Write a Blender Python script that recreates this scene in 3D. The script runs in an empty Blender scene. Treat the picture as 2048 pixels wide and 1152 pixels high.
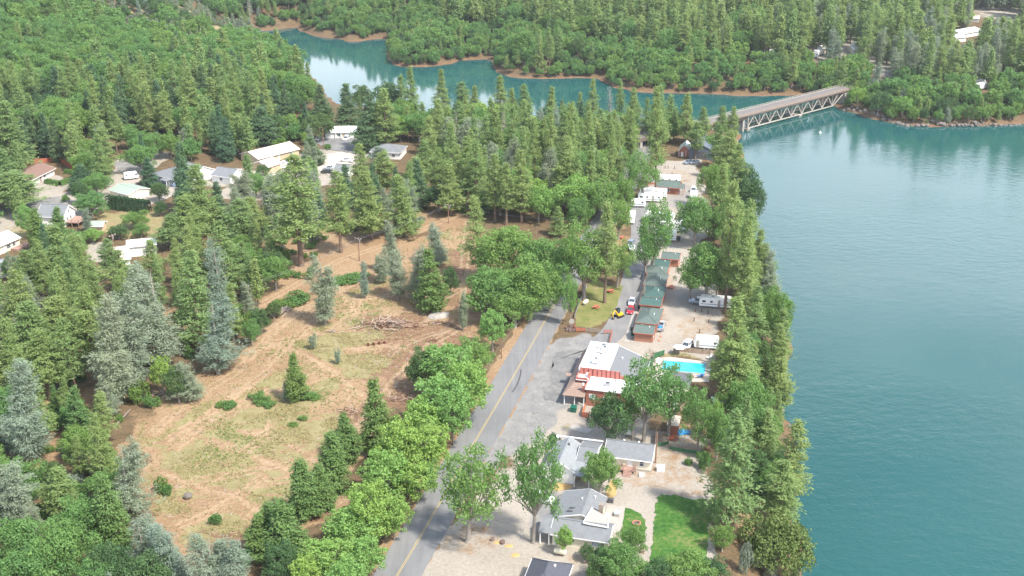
import bpy, math, random
import numpy as np
from mathutils import Vector, Matrix

C = bpy.context.scene.collection
SC = bpy.context.scene
R = math.radians
# ------------------------------------------------------------------ camera
CAM_H, PITCH, FPX = 120.0, R(22.3), 2260.0
cam = bpy.data.cameras.new('camera')
cam.sensor_width = 36.0
cam.lens = 36.0 * FPX / 2048.0
cam.clip_start, cam.clip_end = 1.0, 12000.0
camo = bpy.data.objects.new('camera', cam)
camo.location = (0, 0, CAM_H)
camo.rotation_euler = (R(90) - PITCH, 0, 0)
C.objects.link(camo)
SC.camera = camo
# ------------------------------------------------------------------ sky, sun, exposure
SUN_EL, SUN_AZ = R(54), R(130)          # azimuth clockwise from +Y
w = bpy.data.worlds.new("World")
SC.world = w
w.use_nodes = True
nt = w.node_tree
nt.nodes.clear()
out = nt.nodes.new('ShaderNodeOutputWorld')
bg = nt.nodes.new('ShaderNodeBackground')
sky = nt.nodes.new('ShaderNodeTexSky')
sky.sky_type = 'NISHITA'
sky.sun_disc = False
sky.sun_elevation, sky.sun_rotation = SUN_EL, SUN_AZ
sky.air_density, sky.dust_density = 1.0, 1.6
tc = nt.nodes.new('ShaderNodeTexCoord')
mp = nt.nodes.new('ShaderNodeMapping')
mp.inputs['Scale'].default_value = (1.0, 1.0, 3.2)
nz = nt.nodes.new('ShaderNodeTexNoise')
nz.inputs['Scale'].default_value = 2.6
nz.inputs['Detail'].default_value = 7
rp = nt.nodes.new('ShaderNodeValToRGB')
rp.color_ramp.elements[0].position = 0.36
rp.color_ramp.elements[1].position = 0.6
mx = nt.nodes.new('ShaderNodeMix')
mx.data_type = 'RGBA'
mx.inputs[7].default_value = (7.4, 7.9, 8.6, 1)       # sunlit cloud
L = nt.links.new
L(tc.outputs['Generated'], mp.inputs['Vector'])
L(mp.outputs[0], nz.inputs['Vector'])
sxyz = nt.nodes.new('ShaderNodeSeparateXYZ')
L(tc.outputs['Generated'], sxyz.inputs[0])
low = nt.nodes.new('ShaderNodeMath')      # cloud thickens towards the skyline
low.operation = 'MULTIPLY_ADD'
low.inputs[1].default_value, low.inputs[2].default_value = -0.45, 0.16
L(sxyz.outputs[2], low.inputs[0])
ad = nt.nodes.new('ShaderNodeMath')
ad.operation = 'ADD'
L(nz.outputs['Fac'], ad.inputs[0])
L(low.outputs[0], ad.inputs[1])
L(ad.outputs[0], rp.inputs['Fac'])
L(rp.outputs['Color'], mx.inputs[0])
L(sky.outputs[0], mx.inputs[6])
L(mx.outputs[2], bg.inputs['Color'])
bg.inputs['Strength'].default_value = 0.15
L(bg.outputs[0], out.inputs['Surface'])

sun = bpy.data.lights.new('sun', 'SUN')
sun.energy = 3.6
sun.angle = R(4.5)
sun.color = (1.0, 0.95, 0.87)
suno = bpy.data.objects.new('sun', sun)
sv = Vector((math.sin(SUN_AZ) * math.cos(SUN_EL), math.cos(SUN_AZ) * math.cos(SUN_EL), math.sin(SUN_EL)))
suno.rotation_euler = sv.to_track_quat('Z', 'Y').to_euler()
suno.location = (200, 0, 400)
C.objects.link(suno)
vs = SC.view_settings
vs.view_transform, vs.look, vs.gamma, vs.use_curve_mapping = 'Standard', 'None', 1.0, False
vs.exposure = 1.2
try:
    SC.cycles.max_bounces = 6
    SC.cycles.diffuse_bounces = 3
    SC.cycles.glossy_bounces = 3
    SC.cycles.transmission_bounces = 4
    SC.cycles.volume_bounces = 0
    SC.cycles.transparent_max_bounces = 4
    SC.cycles.caustics_reflective = False
    SC.cycles.caustics_refractive = False
except Exception:
    pass

# ------------------------------------------------------------------ projection helpers (photo pixel -> place)
CP, SP = math.cos(PITCH), math.sin(PITCH)
def ray(px, py):
    v = (576 - py) / FPX
    return ((px - 1024) / FPX, CP + v * SP, -SP + v * CP)
def P(px, py, z=0.0):
    d = ray(px, py)
    t = (z - CAM_H) / d[2]
    return (d[0] * t, d[1] * t)
def proj(x, y, z):
    zc = y * CP - (z - CAM_H) * SP
    yc = y * SP + (z - CAM_H) * CP
    return 1024 + FPX * x / zc, 576 - FPX * yc / zc, FPX / zc
HEAD = R(-14.5)                                   # heading of the road and of the lots beside it
# ------------------------------------------------------------------ materials
MATS = {}
def newmat(name):
    m = bpy.data.materials.new(name)
    m.use_nodes = True
    MATS[name] = m
    return m, m.node_tree, m.node_tree.nodes['Principled BSDF']
def nd(nt, t, **kw):
    n = nt.nodes.new(t)
    for k, v in kw.items():
        if k in n.inputs:
            n.inputs[k].default_value = v
        else:
            setattr(n, k, v)
    return n
def noise(nt, scale, detail=4, vec=None, rough=0.6):
    n = nd(nt, 'ShaderNodeTexNoise', Scale=scale, Detail=detail, Roughness=rough)
    if vec is not None:
        nt.links.new(vec, n.inputs['Vector'])
    return n.outputs['Fac']
def ramp(nt, fac, stops):
    r = nt.nodes.new('ShaderNodeValToRGB')
    e = r.color_ramp.elements
    while len(e) < len(stops):
        e.new(0.5)
    for i, (p, c) in enumerate(stops):
        e[i].position = p
        e[i].color = (c, c, c, 1) if isinstance(c, (int, float)) else (*c, 1)
    nt.links.new(fac, r.inputs['Fac'])
    return r.outputs['Color']
def mixc(nt, fac, a, b, mode='MIX'):
    m = nt.nodes.new('ShaderNodeMix')
    m.data_type = 'RGBA'
    m.blend_type = mode
    for sock, v in ((0, fac), (6, a), (7, b)):
        if isinstance(v, bpy.types.NodeSocket):
            nt.links.new(v, m.inputs[sock])
        elif sock == 0:
            m.inputs[0].default_value = v
        else:
            m.inputs[sock].default_value = (*v, 1)
    return m.outputs[2]
def mth(nt, op, a, b=None, clamp=False):
    m = nt.nodes.new('ShaderNodeMath')
    m.operation = op
    m.use_clamp = clamp
    for i, v in ((0, a), (1, b)):
        if v is None:
            continue
        if isinstance(v, bpy.types.NodeSocket):
            nt.links.new(v, m.inputs[i])
        else:
            m.inputs[i].default_value = v
    return m.outputs[0]
def bump(nt, bsdf, fac, strength, dist):
    b = nd(nt, 'ShaderNodeBump', Strength=strength, Distance=dist)
    nt.links.new(fac, b.inputs['Height'])
    nt.links.new(b.outputs[0], bsdf.inputs['Normal'])
def coords(nt, kind='Object'):
    return nt.nodes.new('ShaderNodeTexCoord').outputs[kind]
def plain(name, col, rough=0.7, var=0.18, scale=1.5, metal=0.0, fine=14.0, spec=0.3):
    """a base colour with blotchy wear and fine grain"""
    m, nt, b = newmat(name)
    v = coords(nt)
    n1, n2 = noise(nt, scale, 5, v), noise(nt, fine, 3, v)
    k = mth(nt, 'ADD', mth(nt, 'MULTIPLY', n1, 0.65), mth(nt, 'MULTIPLY', n2, 0.35))
    lo = [c * (1 - var) for c in col]
    hi = [min(1, c * (1 + var)) for c in col]
    nt.links.new(ramp(nt, k, [(0.3, lo), (0.7, hi)]), b.inputs['Base Color'])
    b.inputs['Roughness'].default_value = rough
    b.inputs['Metallic'].default_value = metal
    b.inputs['Specular IOR Level'].default_value = spec
    return m
def banded(name, col, axis, freq, depth=0.25, rough=0.7, var=0.15, dark=0.75):
    """siding, roofing courses or standing seams: repeating relief along one axis, with worn colour"""
    m, nt, b = newmat(name)
    v = coords(nt)
    s = nt.nodes.new('ShaderNodeSeparateXYZ')
    nt.links.new(v, s.inputs[0])
    fr = mth(nt, 'FRACT', mth(nt, 'MULTIPLY', s.outputs[axis], freq))
    line = ramp(nt, fr, [(0.0, 0.0), (0.12, 1.0)])
    n1 = noise(nt, 1.3, 5, v)
    n2 = noise(nt, 9, 3, v)
    k = mth(nt, 'ADD', mth(nt, 'MULTIPLY', n1, 0.5), mth(nt, 'MULTIPLY', n2, 0.5))
    c = ramp(nt, k, [(0.3, [x * (1 - var) for x in col]), (0.7, [min(1, x * (1 + var)) for x in col])])
    nt.links.new(mixc(nt, line, [x * dark for x in col], c), b.inputs['Base Color'])
    b.inputs['Roughness'].default_value = rough
    b.inputs['Specular IOR Level'].default_value = 0.25
    bump(nt, b, line, 0.6, depth * 0.1)
    return m
def foliage(name, col, var=0.35, trans=0.28, yellow=None):
    m, nt, b = newmat(name)
    v = coords(nt)
    oi = nt.nodes.new('ShaderNodeObjectInfo')
    # the leaves' own colour: differs from tree to tree and from spray to spray
    n1 = noise(nt, 0.55, 3, v)
    n2 = noise(nt, 5.0, 2, v)
    k = mth(nt, 'ADD', mth(nt, 'MULTIPLY', n1, 0.45), mth(nt, 'MULTIPLY', n2, 0.55))
    lo = [c * (1 - var) for c in col]
    hi = [c * (1 + var) for c in col]
    c = ramp(nt, k, [(0.3, lo), (0.7, hi)])
    y = yellow or (col[0] * 1.45, col[1] * 1.15, col[2] * 0.9)
    g = (col[0] * 0.72, col[1] * 0.88, col[2] * 1.1)
    t = ramp(nt, oi.outputs['Random'], [(0.0, g), (0.5, col), (1.0, y)])
    c = mixc(nt, 0.5, c, t)
    b.inputs['Roughness'].default_value = 0.65
    b.inputs['Specular IOR Level'].default_value = 0.15
    nt.links.new(c, b.inputs['Base Color'])
    tr = nt.nodes.new('ShaderNodeBsdfTranslucent')
    nt.links.new(mixc(nt, 0.4, c, (min(1, col[0] * 1.6), min(1, col[1] * 1.5), col[2] * 0.6)), tr.inputs['Color'])
    ms = nt.nodes.new('ShaderNodeMixShader')
    ms.inputs[0].default_value = trans
    nt.links.new(b.outputs[0], ms.inputs[1])
    nt.links.new(tr.outputs[0], ms.inputs[2])
    nt.links.new(ms.outputs[0], nt.nodes['Material Output'].inputs['Surface'])
    return m
foliage('pine_needles', (0.225, 0.31, 0.11), var=.45, trans=.42, yellow=(.285, .345, .125))
foliage('young_pine_needles', (0.15, 0.24, 0.075), trans=.36)
foliage('gray_pine_needles', (0.25, 0.305, 0.215), var=0.3, trans=.36, yellow=(.29, .32, .2))
foliage('fir_needles', (0.105, 0.18, 0.09), trans=.34)
foliage('oak_leaves', (0.155, 0.275, 0.085), var=.45, trans=0.44)
foliage('dark_oak_leaves', (0.09, 0.16, 0.06), trans=.34)
foliage('olive_leaves', (0.14, 0.19, 0.055))
foliage('lime_leaves', (0.22, 0.36, 0.1), var=.45, trans=0.42)
foliage('shrub_leaves', (0.125, 0.225, 0.06), trans=.36)
foliage('gray_shrub_leaves', (0.2, 0.235, 0.17))
foliage('straw', (.27, .225, .10), var=.3, trans=.2)
foliage('weed_leaves', (.13, .17, .045), var=.3, trans=.2)
foliage('hedge_leaves', (0.045, 0.09, 0.035))
plain('bark', (0.16, 0.11, 0.08), 0.9, 0.35, 2.0)
plain('dead_twigs', (0.34, 0.3, 0.27), 0.9, 0.3, 2.0)
plain('gray_bark', (0.25, 0.22, 0.19), 0.9, 0.3, 2.0)
plain('white_paint', (0.8, 0.8, 0.78), 0.5, 0.05)
plain('white_roof', (0.78, 0.78, 0.77), 0.5, 0.07)
plain('trim_white', (0.78, 0.77, 0.74), 0.5, 0.05)
banded('cream_siding', (0.72, 0.66, 0.52), 2, 5.0, var=0.06)
banded('white_siding', (0.76, 0.75, 0.72), 2, 5.0, var=0.05)
banded('blue_siding', (0.25, 0.31, 0.44), 2, 5.0, var=0.08)
banded('tan_siding', (0.5, 0.4, 0.27), 2, 5.0, var=0.08)
banded('red_siding', (0.33, 0.13, 0.09), 2, 4.0, var=0.15)
banded('redwood_siding', (0.36, 0.17, 0.11), 2, 4.0, var=0.18)
plain('red_panel', (0.42, 0.15, 0.12), 0.6, 0.12)
plain('red_wood', (0.4, 0.12, 0.07), 0.7, 0.2)
plain('red_batten', (0.13, 0.035, 0.03), 0.7, 0.15)
plain('stucco_white', (0.78, 0.77, 0.74), 0.8, 0.06)
banded('gray_shingle', (0.17, 0.178, 0.185), 1, 4.0, var=0.22, dark=0.8)
banded('pale_shingle', (0.225, 0.24, 0.245), 1, 4.0, var=0.2, dark=0.82)
banded('green_shingle', (0.095, 0.125, 0.112), 1, 4.0, var=0.25, dark=0.8)
banded('teal_metal_roof', (0.055, 0.105, 0.092), 0, 2.5, var=0.2, dark=0.8, rough=0.5)
banded('brown_shingle', (0.2, 0.125, 0.1), 1, 4.0, var=0.15, dark=0.8)
banded('brown_shake', (0.27, 0.19, 0.15), 2, 4.5, var=0.2, dark=0.6)
banded('pink_shingle', (0.62, 0.5, 0.44), 1, 4.0, var=0.12, dark=0.85)
banded('dark_shingle', (0.075, 0.078, 0.095), 1, 4.0, var=0.25, dark=0.8)
banded('blue_metal_roof', (0.11, 0.13, 0.16), 0, 2.0, var=0.15, rough=0.45, dark=0.8)
plain('gray_membrane', (0.155, 0.16, 0.165), 0.8, 0.1)
plain('green_roof', (0.27, 0.33, 0.27), 0.8, 0.1)
plain('tan_roof', (0.4, 0.36, 0.3), 0.8, 0.15)
plain('green_panel', (0.045, 0.13, 0.06), 0.6, 0.2)
plain('green_plastic', (0.01, 0.1, 0.06), 0.4, 0.2)
plain('weathered_wood', (0.3, 0.22, 0.16), 0.85, 0.25)
plain('deck_wood', (0.32, 0.2, 0.16), 0.85, 0.2)
plain('pale_wood', (0.42, 0.34, 0.24), 0.85, 0.2)
plain('orange_wood', (0.5, 0.24, 0.1), 0.8, 0.2)
plain('pole_wood', (0.22, 0.13, 0.09), 0.9, 0.25)
plain('dead_wood', (0.36, 0.28, 0.22), 0.9, 0.3)
plain('black_plastic', (0.02, 0.02, 0.022), 0.5, 0.2)
plain('rubber', (0.025, 0.025, 0.025), 0.85, 0.2)
plain('steel', (0.4, 0.41, 0.42), 0.4, 0.1, metal=0.6)
plain('dark_steel', (0.12, 0.12, 0.125), 0.5, 0.2, metal=0.4)
plain('truss_paint', (0.36, 0.325, 0.285), 0.6, 0.2)
plain('rusty_girder', (0.13, 0.09, 0.07), 0.8, 0.25)
plain('concrete', (0.3, 0.275, 0.245), 0.85, 0.15, 0.6)
plain('pale_concrete', (0.33, 0.305, 0.27), 0.85, 0.12, 0.5)
plain('deck_surface', (0.15, 0.135, 0.125), 0.85, 0.15, 0.4)
plain('rock', (0.15, 0.13, 0.115), 0.9, 0.3, 1.0)
plain('brown_rock', (0.13, 0.09, 0.075), 0.9, 0.3, 1.0)
plain('stone_chimney', (0.26, 0.21, 0.17), 0.9, 0.35, 3.0)
plain('blue_tarp', (0.02, 0.2, 0.5), 0.5, 0.2)
plain('blue_canvas', (0.05, 0.2, 0.5), 0.7, 0.2)
plain('red_canvas', (0.5, 0.08, 0.05), 0.7, 0.2)
plain('yellow_paint', (0.7, 0.42, 0.03), 0.45, 0.1)
plain('line_yellow', (0.4, 0.3, 0.115), 0.7, 0.2, 3.0)
plain('yellow_soil', (0.4, 0.27, 0.11), 0.9, 0.25, 2.0)
plain('rust', (0.14, 0.06, 0.035), 0.9, 0.3)
plain('orange_plastic', (0.8, 0.2, 0.03), 0.5, 0.1)
plain('propane_cream', (0.75, 0.68, 0.5), 0.45, 0.06)
for nm, c in dict(silver=(0.45, 0.47, 0.5), white=(0.8, 0.8, 0.8), red=(0.38, 0.02, 0.03), black=(0.03, 0.032, 0.036),
                  slate=(0.2, 0.24, 0.3), bluegray=(0.3, 0.36, 0.45)).items():
    m, nt, b = newmat('paint_' + nm)
    n = noise(nt, 3.0, 4, coords(nt))
    nt.links.new(ramp(nt, n, [(0.3, [x * 0.93 for x in c]), (0.7, c)]), b.inputs['Base Color'])
    b.inputs['Roughness'].default_value = 0.3
    b.inputs['Coat Weight'].default_value = 0.5
m, nt, b = newmat('glass')
n = noise(nt, 1.0, 2, coords(nt))
nt.links.new(ramp(nt, n, [(0.3, (0.03, 0.04, 0.05)), (0.7, (0.07, 0.09, 0.11))]), b.inputs['Base Color'])
b.inputs['Roughness'].default_value = 0.08
m, nt, b = newmat('pale_glass')
n = noise(nt, 1.0, 2, coords(nt))
nt.links.new(ramp(nt, n, [(0.3, (0.3, 0.36, 0.42)), (0.7, (0.45, 0.52, 0.58))]), b.inputs['Base Color'])
b.inputs['Roughness'].default_value = 0.15
m, nt, b = newmat('lamp_lens')
n = noise(nt, 6.0, 2, coords(nt))
nt.links.new(ramp(nt, n, [(0.3, (0.7, 0.7, 0.68)), (0.7, (0.85, 0.85, 0.82))]), b.inputs['Base Color'])
b.inputs['Roughness'].default_value = 0.2
plain('tail_lens', (0.4, 0.02, 0.02), 0.25, 0.1)
# water -------------------------------------------------------------
m, nt, b = newmat('lake_water')
geo = nt.nodes.new('ShaderNodeNewGeometry')
big = noise(nt, 0.006, 3, geo.outputs['Position'])
nt.links.new(ramp(nt, big, [(0.3, (0.010, 0.064, 0.064)), (0.7, (0.016, 0.080, 0.077))]), b.inputs['Base Color'])
b.inputs['Roughness'].default_value = 0.06
b.inputs['IOR'].default_value = 1.333
b.inputs['Specular IOR Level'].default_value = 0.5
mpn = nt.nodes.new('ShaderNodeMapping')
mpn.inputs['Rotation'].default_value = (0, 0, R(-20))
mpn.inputs['Scale'].default_value = (0.75, 1.2, 1.0)
nt.links.new(geo.outputs['Position'], mpn.inputs['Vector'])
r1 = noise(nt, 0.36, 4, mpn.outputs[0])
r2 = noise(nt, 1.1, 2, mpn.outputs[0])
calm = ramp(nt, noise(nt, 0.012, 4, mpn.outputs[0]), [(0.36, 0.2), (0.62, 1.0)])
spx = nt.nodes.new('ShaderNodeSeparateXYZ')
nt.links.new(geo.outputs['Position'], spx.inputs[0])
shelter = mth(nt, 'MULTIPLY', mth(nt, 'SUBTRACT', 560.0, spx.outputs[1]), 1 / 130.0, True)      # the coves lie calmer than the open lake
shelter = mth(nt, 'ADD', mth(nt, 'MULTIPLY', shelter, 0.9), 0.1)
hgt = mth(nt, 'MULTIPLY', mth(nt, 'MULTIPLY', mth(nt, 'ADD', r1, mth(nt, 'MULTIPLY', r2, 0.3)), calm), shelter)
bump(nt, b, hgt, 0.5, 0.3)
m, nt, b = newmat('pool_water')
n = noise(nt, 0.8, 3, coords(nt))
nt.links.new(ramp(nt, n, [(0.3, (0.01, 0.33, 0.40)), (0.7, (0.04, 0.42, 0.46))]), b.inputs['Base Color'])
b.inputs['Roughness'].default_value = 0.05
bump(nt, b, noise(nt, 2.5, 3, coords(nt)), 0.1, 0.1)
# roads and lawns ------------------------------------------------------
def groundmat(name, stops, scale, fine, bumpd=0.03, rough=0.9, streak=None):
    m, nt, b = newmat(name)
    g = nt.nodes.new('ShaderNodeNewGeometry').outputs['Position']
    n1 = noise(nt, scale, 6, g, 0.65)
    n2 = noise(nt, fine, 3, g, 0.7)
    k = mth(nt, 'ADD', mth(nt, 'MULTIPLY', n1, 0.6), mth(nt, 'MULTIPLY', n2, 0.4))
    c = ramp(nt, k, stops)
    if streak:
        mpp = nt.nodes.new('ShaderNodeMapping')
        mpp.inputs['Rotation'].default_value = (0, 0, -HEAD)
        mpp.inputs['Scale'].default_value = (1.0, 0.03, 1.0)
        nt.links.new(g, mpp.inputs['Vector'])
        s = ramp(nt, noise(nt, 0.8, 4, mpp.outputs[0]), [(0.4, streak), (0.62, 1.0)])
        c = mixc(nt, 1.0, c, s, 'MULTIPLY')
    nt.links.new(c, b.inputs['Base Color'])
    b.inputs['Roughness'].default_value = rough
    b.inputs['Specular IOR Level'].default_value = 0.2
    bump(nt, b, n2, 0.5, bumpd)
    return m
groundmat('asphalt', [(0.32, (0.14, 0.142, 0.145)), (0.5, (0.18, 0.18, 0.18)), (0.7, (0.215, 0.21, 0.205))], 0.09, 5.0, streak=0.86)
groundmat('dark_asphalt', [(0.32, (0.09, 0.09, 0.09)), (0.46, (0.14, 0.138, 0.135)), (0.56, (0.185, 0.18, 0.17)), (0.68, (0.25, 0.235, 0.21))], 0.3, 2.0)
groundmat('skid_rubber', [(0.3, (0.05, 0.05, 0.05)), (0.7, (0.09, 0.09, 0.09))], 0.5, 4.0)
groundmat('campground_asphalt', [(0.3, (0.15, 0.15, 0.152)), (0.5, (0.195, 0.192, 0.188)), (0.7, (0.26, 0.25, 0.23))], 0.13, 3.0, streak=0.88)
groundmat('lawn_grass', [(0.36, (0.018, 0.06, 0.012)), (0.45, (0.034, 0.1, 0.016)), (0.53, (0.06, 0.135, 0.024)), (0.62, (0.16, 0.165, 0.06))], 0.13, 1.3, 0.25)
groundmat('dry_lawn', [(0.32, (0.085, 0.11, 0.028)), (0.48, (0.14, 0.15, 0.045)), (0.64, (0.25, 0.2, 0.1))], 0.2, 2.0, 0.1)
groundmat('pool_concrete', [(0.3, (0.38, 0.34, 0.29)), (0.7, (0.46, 0.41, 0.35))], 0.25, 4.0)
# ------------------------------------------------------------------ mesh helpers
class MB:
    """collects shapes; build() links them as ONE mesh object"""
    def __init__(s):
        s.v, s.f, s.m = [], [], []
    def add(s, vs, fs, mi=0):
        o = len(s.v)
        s.v += [tuple(v) for v in vs]
        s.f += [tuple(i + o for i in f) for f in fs]
        s.m += [mi] * len(fs)
    def box(s, c, d, rz=0.0, mi=0, tilt=None):
        x, y, z = d[0] / 2, d[1] / 2, d[2] / 2
        M = Matrix.Rotation(rz, 3, 'Z')
        if tilt:
            M = M @ Matrix.Rotation(tilt[1], 3, tilt[0])
        c = Vector(c)
        vs = [c + M @ Vector((a * x, b * y, e * z)) for e in (-1, 1) for a, b in ((-1, -1), (1, -1), (1, 1), (-1, 1))]
        s.add(vs, [(3, 2, 1, 0), (4, 5, 6, 7), (0, 1, 5, 4), (1, 2, 6, 5), (2, 3, 7, 6), (3, 0, 4, 7)], mi)
    def b2(s, lo, hi, mi=0):
        s.box([(a + b) / 2 for a, b in zip(lo, hi)], [b - a for a, b in zip(lo, hi)], 0, mi)
    def tube(s, p0, p1, r0, r1=None, n=6, mi=0, caps=True):
        r1 = r0 if r1 is None else r1
        p0, p1 = Vector(p0), Vector(p1)
        d = (p1 - p0)
        if d.length < 1e-6:
            return
        q = d.to_track_quat('Z', 'Y')
        vs = []
        for p, r in ((p0, r0), (p1, r1)):
            for k in range(n):
                a = 2 * math.pi * k / n
                vs.append(p + q @ Vector((r * math.cos(a), r * math.sin(a), 0)))
        fs = [(k, (k + 1) % n, n + (k + 1) % n, n + k) for k in range(n)]
        if caps:
            fs += [tuple(range(n - 1, -1, -1)), tuple(range(n, 2 * n))]
        s.add(vs, fs, mi)
    def bar(s, p0, p1, w, h, mi=0):
        p0, p1 = Vector(p0), Vector(p1)
        d = p1 - p0
        q = d.to_track_quat('X', 'Z')
        vs = [p + q @ Vector((0, a * w / 2, b * h / 2)) for p in (p0, p1) for a, b in ((-1, -1), (1, -1), (1, 1), (-1, 1))]
        s.add(vs, [(3, 2, 1, 0), (4, 5, 6, 7), (0, 1, 5, 4), (1, 2, 6, 5), (2, 3, 7, 6), (3, 0, 4, 7)], mi)
    def prism(s, prof, axis, a, b, mi=0):
        """extrude a closed 2-D profile along an axis: axis 0 -> (y,z) profile, 1 -> (x,z), 2 -> (x,y)"""
        def mk(p, t):
            q = [p[0], p[1]]
            q.insert(axis, t)
            return q
        n = len(prof)
        vs = [mk(p, a) for p in prof] + [mk(p, b) for p in prof]
        fs = [(k, (k + 1) % n, n + (k + 1) % n, n + k) for k in range(n)]
        fs += [tuple(range(n - 1, -1, -1)), tuple(range(n, 2 * n))]
        s.add(vs, fs, mi)
    def ball(s, c, r, seg=8, rings=5, mi=0, jit=0, rng=None, zmin=-1):
        vs, fs = [], []
        for i in range(rings + 1):
            th = math.pi * i / rings
            for k in range(seg):
                a = 2 * math.pi * k / seg
                j = 1 + (rng.uniform(-jit, jit) if rng else 0)
                rr = r if isinstance(r, (tuple, list)) else (r, r, r)
                vs.append((c[0] + rr[0] * j * math.sin(th) * math.cos(a), c[1] + rr[1] * j * math.sin(th) * math.sin(a), c[2] + rr[2] * j * max(zmin, math.cos(th))))
        for i in range(rings):
            for k in range(seg):
                fs.append((i * seg + k, (i + 1) * seg + k, (i + 1) * seg + (k + 1) % seg, i * seg + (k + 1) % seg))
        s.add(vs, fs, mi)
    def mesh(s, name, mats):
        me = bpy.data.meshes.new(name)
        me.from_pydata(s.v, [], s.f)
        for mm in (mats if isinstance(mats, (list, tuple)) else [mats]):
            me.materials.append(MATS[mm])
        if max(s.m or [0]) > 0:
            me.polygons.foreach_set('material_index', s.m)
        me.validate()
        import bmesh
        bm = bmesh.new()
        bm.from_mesh(me)
        bmesh.ops.recalc_face_normals(bm, faces=bm.faces)
        bm.to_mesh(me)
        bm.free()
        return me
    def build(s, name, mats, parent=None, loc=(0, 0, 0), rz=0.0, bevel=0.0):
        o = bpy.data.objects.new(name, s.mesh(name, mats))
        o.location, o.rotation_euler = loc, (0, 0, rz)
        if parent is not None:
            o.parent = parent
        C.objects.link(o)
        if bevel:
            bv = o.modifiers.new('bevel', 'BEVEL')
            bv.width, bv.segments, bv.limit_method = bevel, 2, 'ANGLE'
        return o
def tag(o, label, cat=None, group=None, kind=None):
    o['label'] = label
    if cat: o['category'] = cat
    if group: o['group'] = group
    if kind: o['kind'] = kind
    return o
def thing(name, label, cat, loc=(0, 0, 0), rz=0.0, group=None):
    o = bpy.data.objects.new(name, None)
    o.location, o.rotation_euler = loc, (0, 0, rz)
    o.empty_display_size = 0.5
    C.objects.link(o)
    return tag(o, label, cat, group)
def np_mesh(name, v, f, mats, mi=None):
    """v (N,3); f a list of (k,n) int arrays of quads or tris"""
    me = bpy.data.meshes.new(name)
    me.vertices.add(len(v))
    me.vertices.foreach_set('co', np.asarray(v, np.float32).ravel())
    fl = [np.asarray(a, np.int32) for a in f if len(a)]
    idx = np.concatenate([a.ravel() for a in fl])
    tot = np.concatenate([np.full(len(a), a.shape[1], np.int32) for a in fl])
    me.loops.add(len(idx))
    me.loops.foreach_set('vertex_index', idx)
    me.polygons.add(len(tot))
    me.polygons.foreach_set('loop_start', np.concatenate([[0], np.cumsum(tot)[:-1]]).astype(np.int32))
    me.polygons.foreach_set('loop_total', tot)
    for mm in (mats if isinstance(mats, (list, tuple)) else [mats]):
        me.materials.append(MATS[mm])
    if mi is not None:
        me.polygons.foreach_set('material_index', np.asarray(mi, np.int32))
    me.update(calc_edges=True)
    return me
def l2w(O, rz, u, v, z=0.0):
    c, s_ = math.cos(rz), math.sin(rz)
    return (O[0] + c * u - s_ * v, O[1] + s_ * u + c * v, z)
def copy_tree(o, parent=None):
    c = o.copy()
    C.objects.link(c)
    c.parent = parent
    for ch in list(o.children):
        copy_tree(ch, c)
    return c
# ------------------------------------------------------------------ the lake's outline and the lie of the land
WZ = -9.0
def wpx(pts):
    return [P(a, b, WZ) for a, b in pts]
EAST = wpx([(1597, 1160), (1588, 1060), (1582, 960), (1574, 880), (1566, 835), (1560, 770), (1575, 700), (1568, 640), (1552, 590), (1530, 520), (1508, 460), (1490, 400), (1482, 340), (1480, 300), (1480, 268)])
NORTH = wpx([(1440, 258), (1380, 262), (1300, 258), (1200, 262), (1100, 258), (1000, 256), (930, 252), (850, 250), (790, 240), (730, 236), (690, 228), (655, 196), (640, 170), (612, 148), (585, 138), (552, 126), (520, 118), (540, 108), (568, 106), (580, 101), (566, 95), (530, 92), (500, 86), (470, 84)])
FAR = wpx([(462, 72), (490, 65), (545, 58), (601, 49), (603, 63), (649, 72), (691, 81), (726, 81), (772, 74), (782, 84), (776, 100), (779, 127), (810, 135), (867, 132), (926, 121), (979, 116), (992, 126), (985, 141), (1021, 153), (1078, 158), (1150, 155), (1197, 156), (1214, 163), (1212, 170), (1254, 180), (1330, 186), (1407, 188), (1531, 190), (1614, 189), (1660, 205), (1686, 219), (1711, 225), (1761, 240), (1811, 250), (1861, 254), (1961, 251), (2048, 248), (2140, 244)])
LAKE = np.array(EAST + NORTH + FAR + [(420.0, 480.0), (460.0, 300.0), (430.0, 60.0), (300.0, -80.0), (20.0, -60.0), (46.0, 120.0)])
def sdist(poly, x, y):
    """distance to a closed outline, negative inside"""
    poly = np.asarray(poly, float)
    x, y = np.asarray(x, float), np.asarray(y, float)
    sh = x.shape
    x, y = x.ravel(), y.ravel()
    best = np.full(x.shape, 1e18)
    ins = np.zeros(x.shape, bool)
    n = len(poly)
    for i in range(n):
        ax, ay = poly[i]
        bx, by = poly[(i + 1) % n]
        ex, ey = bx - ax, by - ay
        L2 = ex * ex + ey * ey + 1e-12
        t = np.clip(((x - ax) * ex + (y - ay) * ey) / L2, 0, 1)
        dx, dy = x - ax - t * ex, y - ay - t * ey
        best = np.minimum(best, dx * dx + dy * dy)
        if ay != by:
            cr = ((ay > y) != (by > y)) & (x < (bx - ax) * (y - ay) / (by - ay) + ax)
            ins ^= cr
    d = np.sqrt(best)
    return np.where(ins, -d, d).reshape(sh)
def ldist(line, x, y):
    best = np.full(np.shape(x), 1e18)
    for (ax, ay), (bx, by) in zip(line[:-1], line[1:]):
        ex, ey = bx - ax, by - ay
        t = np.clip(((x - ax) * ex + (y - ay) * ey) / (ex * ex + ey * ey + 1e-12), 0, 1)
        best = np.minimum(best, (x - ax - t * ex) ** 2 + (y - ay - t * ey) ** 2)
    return np.sqrt(best)
def sm(t):
    t = np.clip(t, 0, 1)
    return t * t * (3 - 2 * t)
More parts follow.
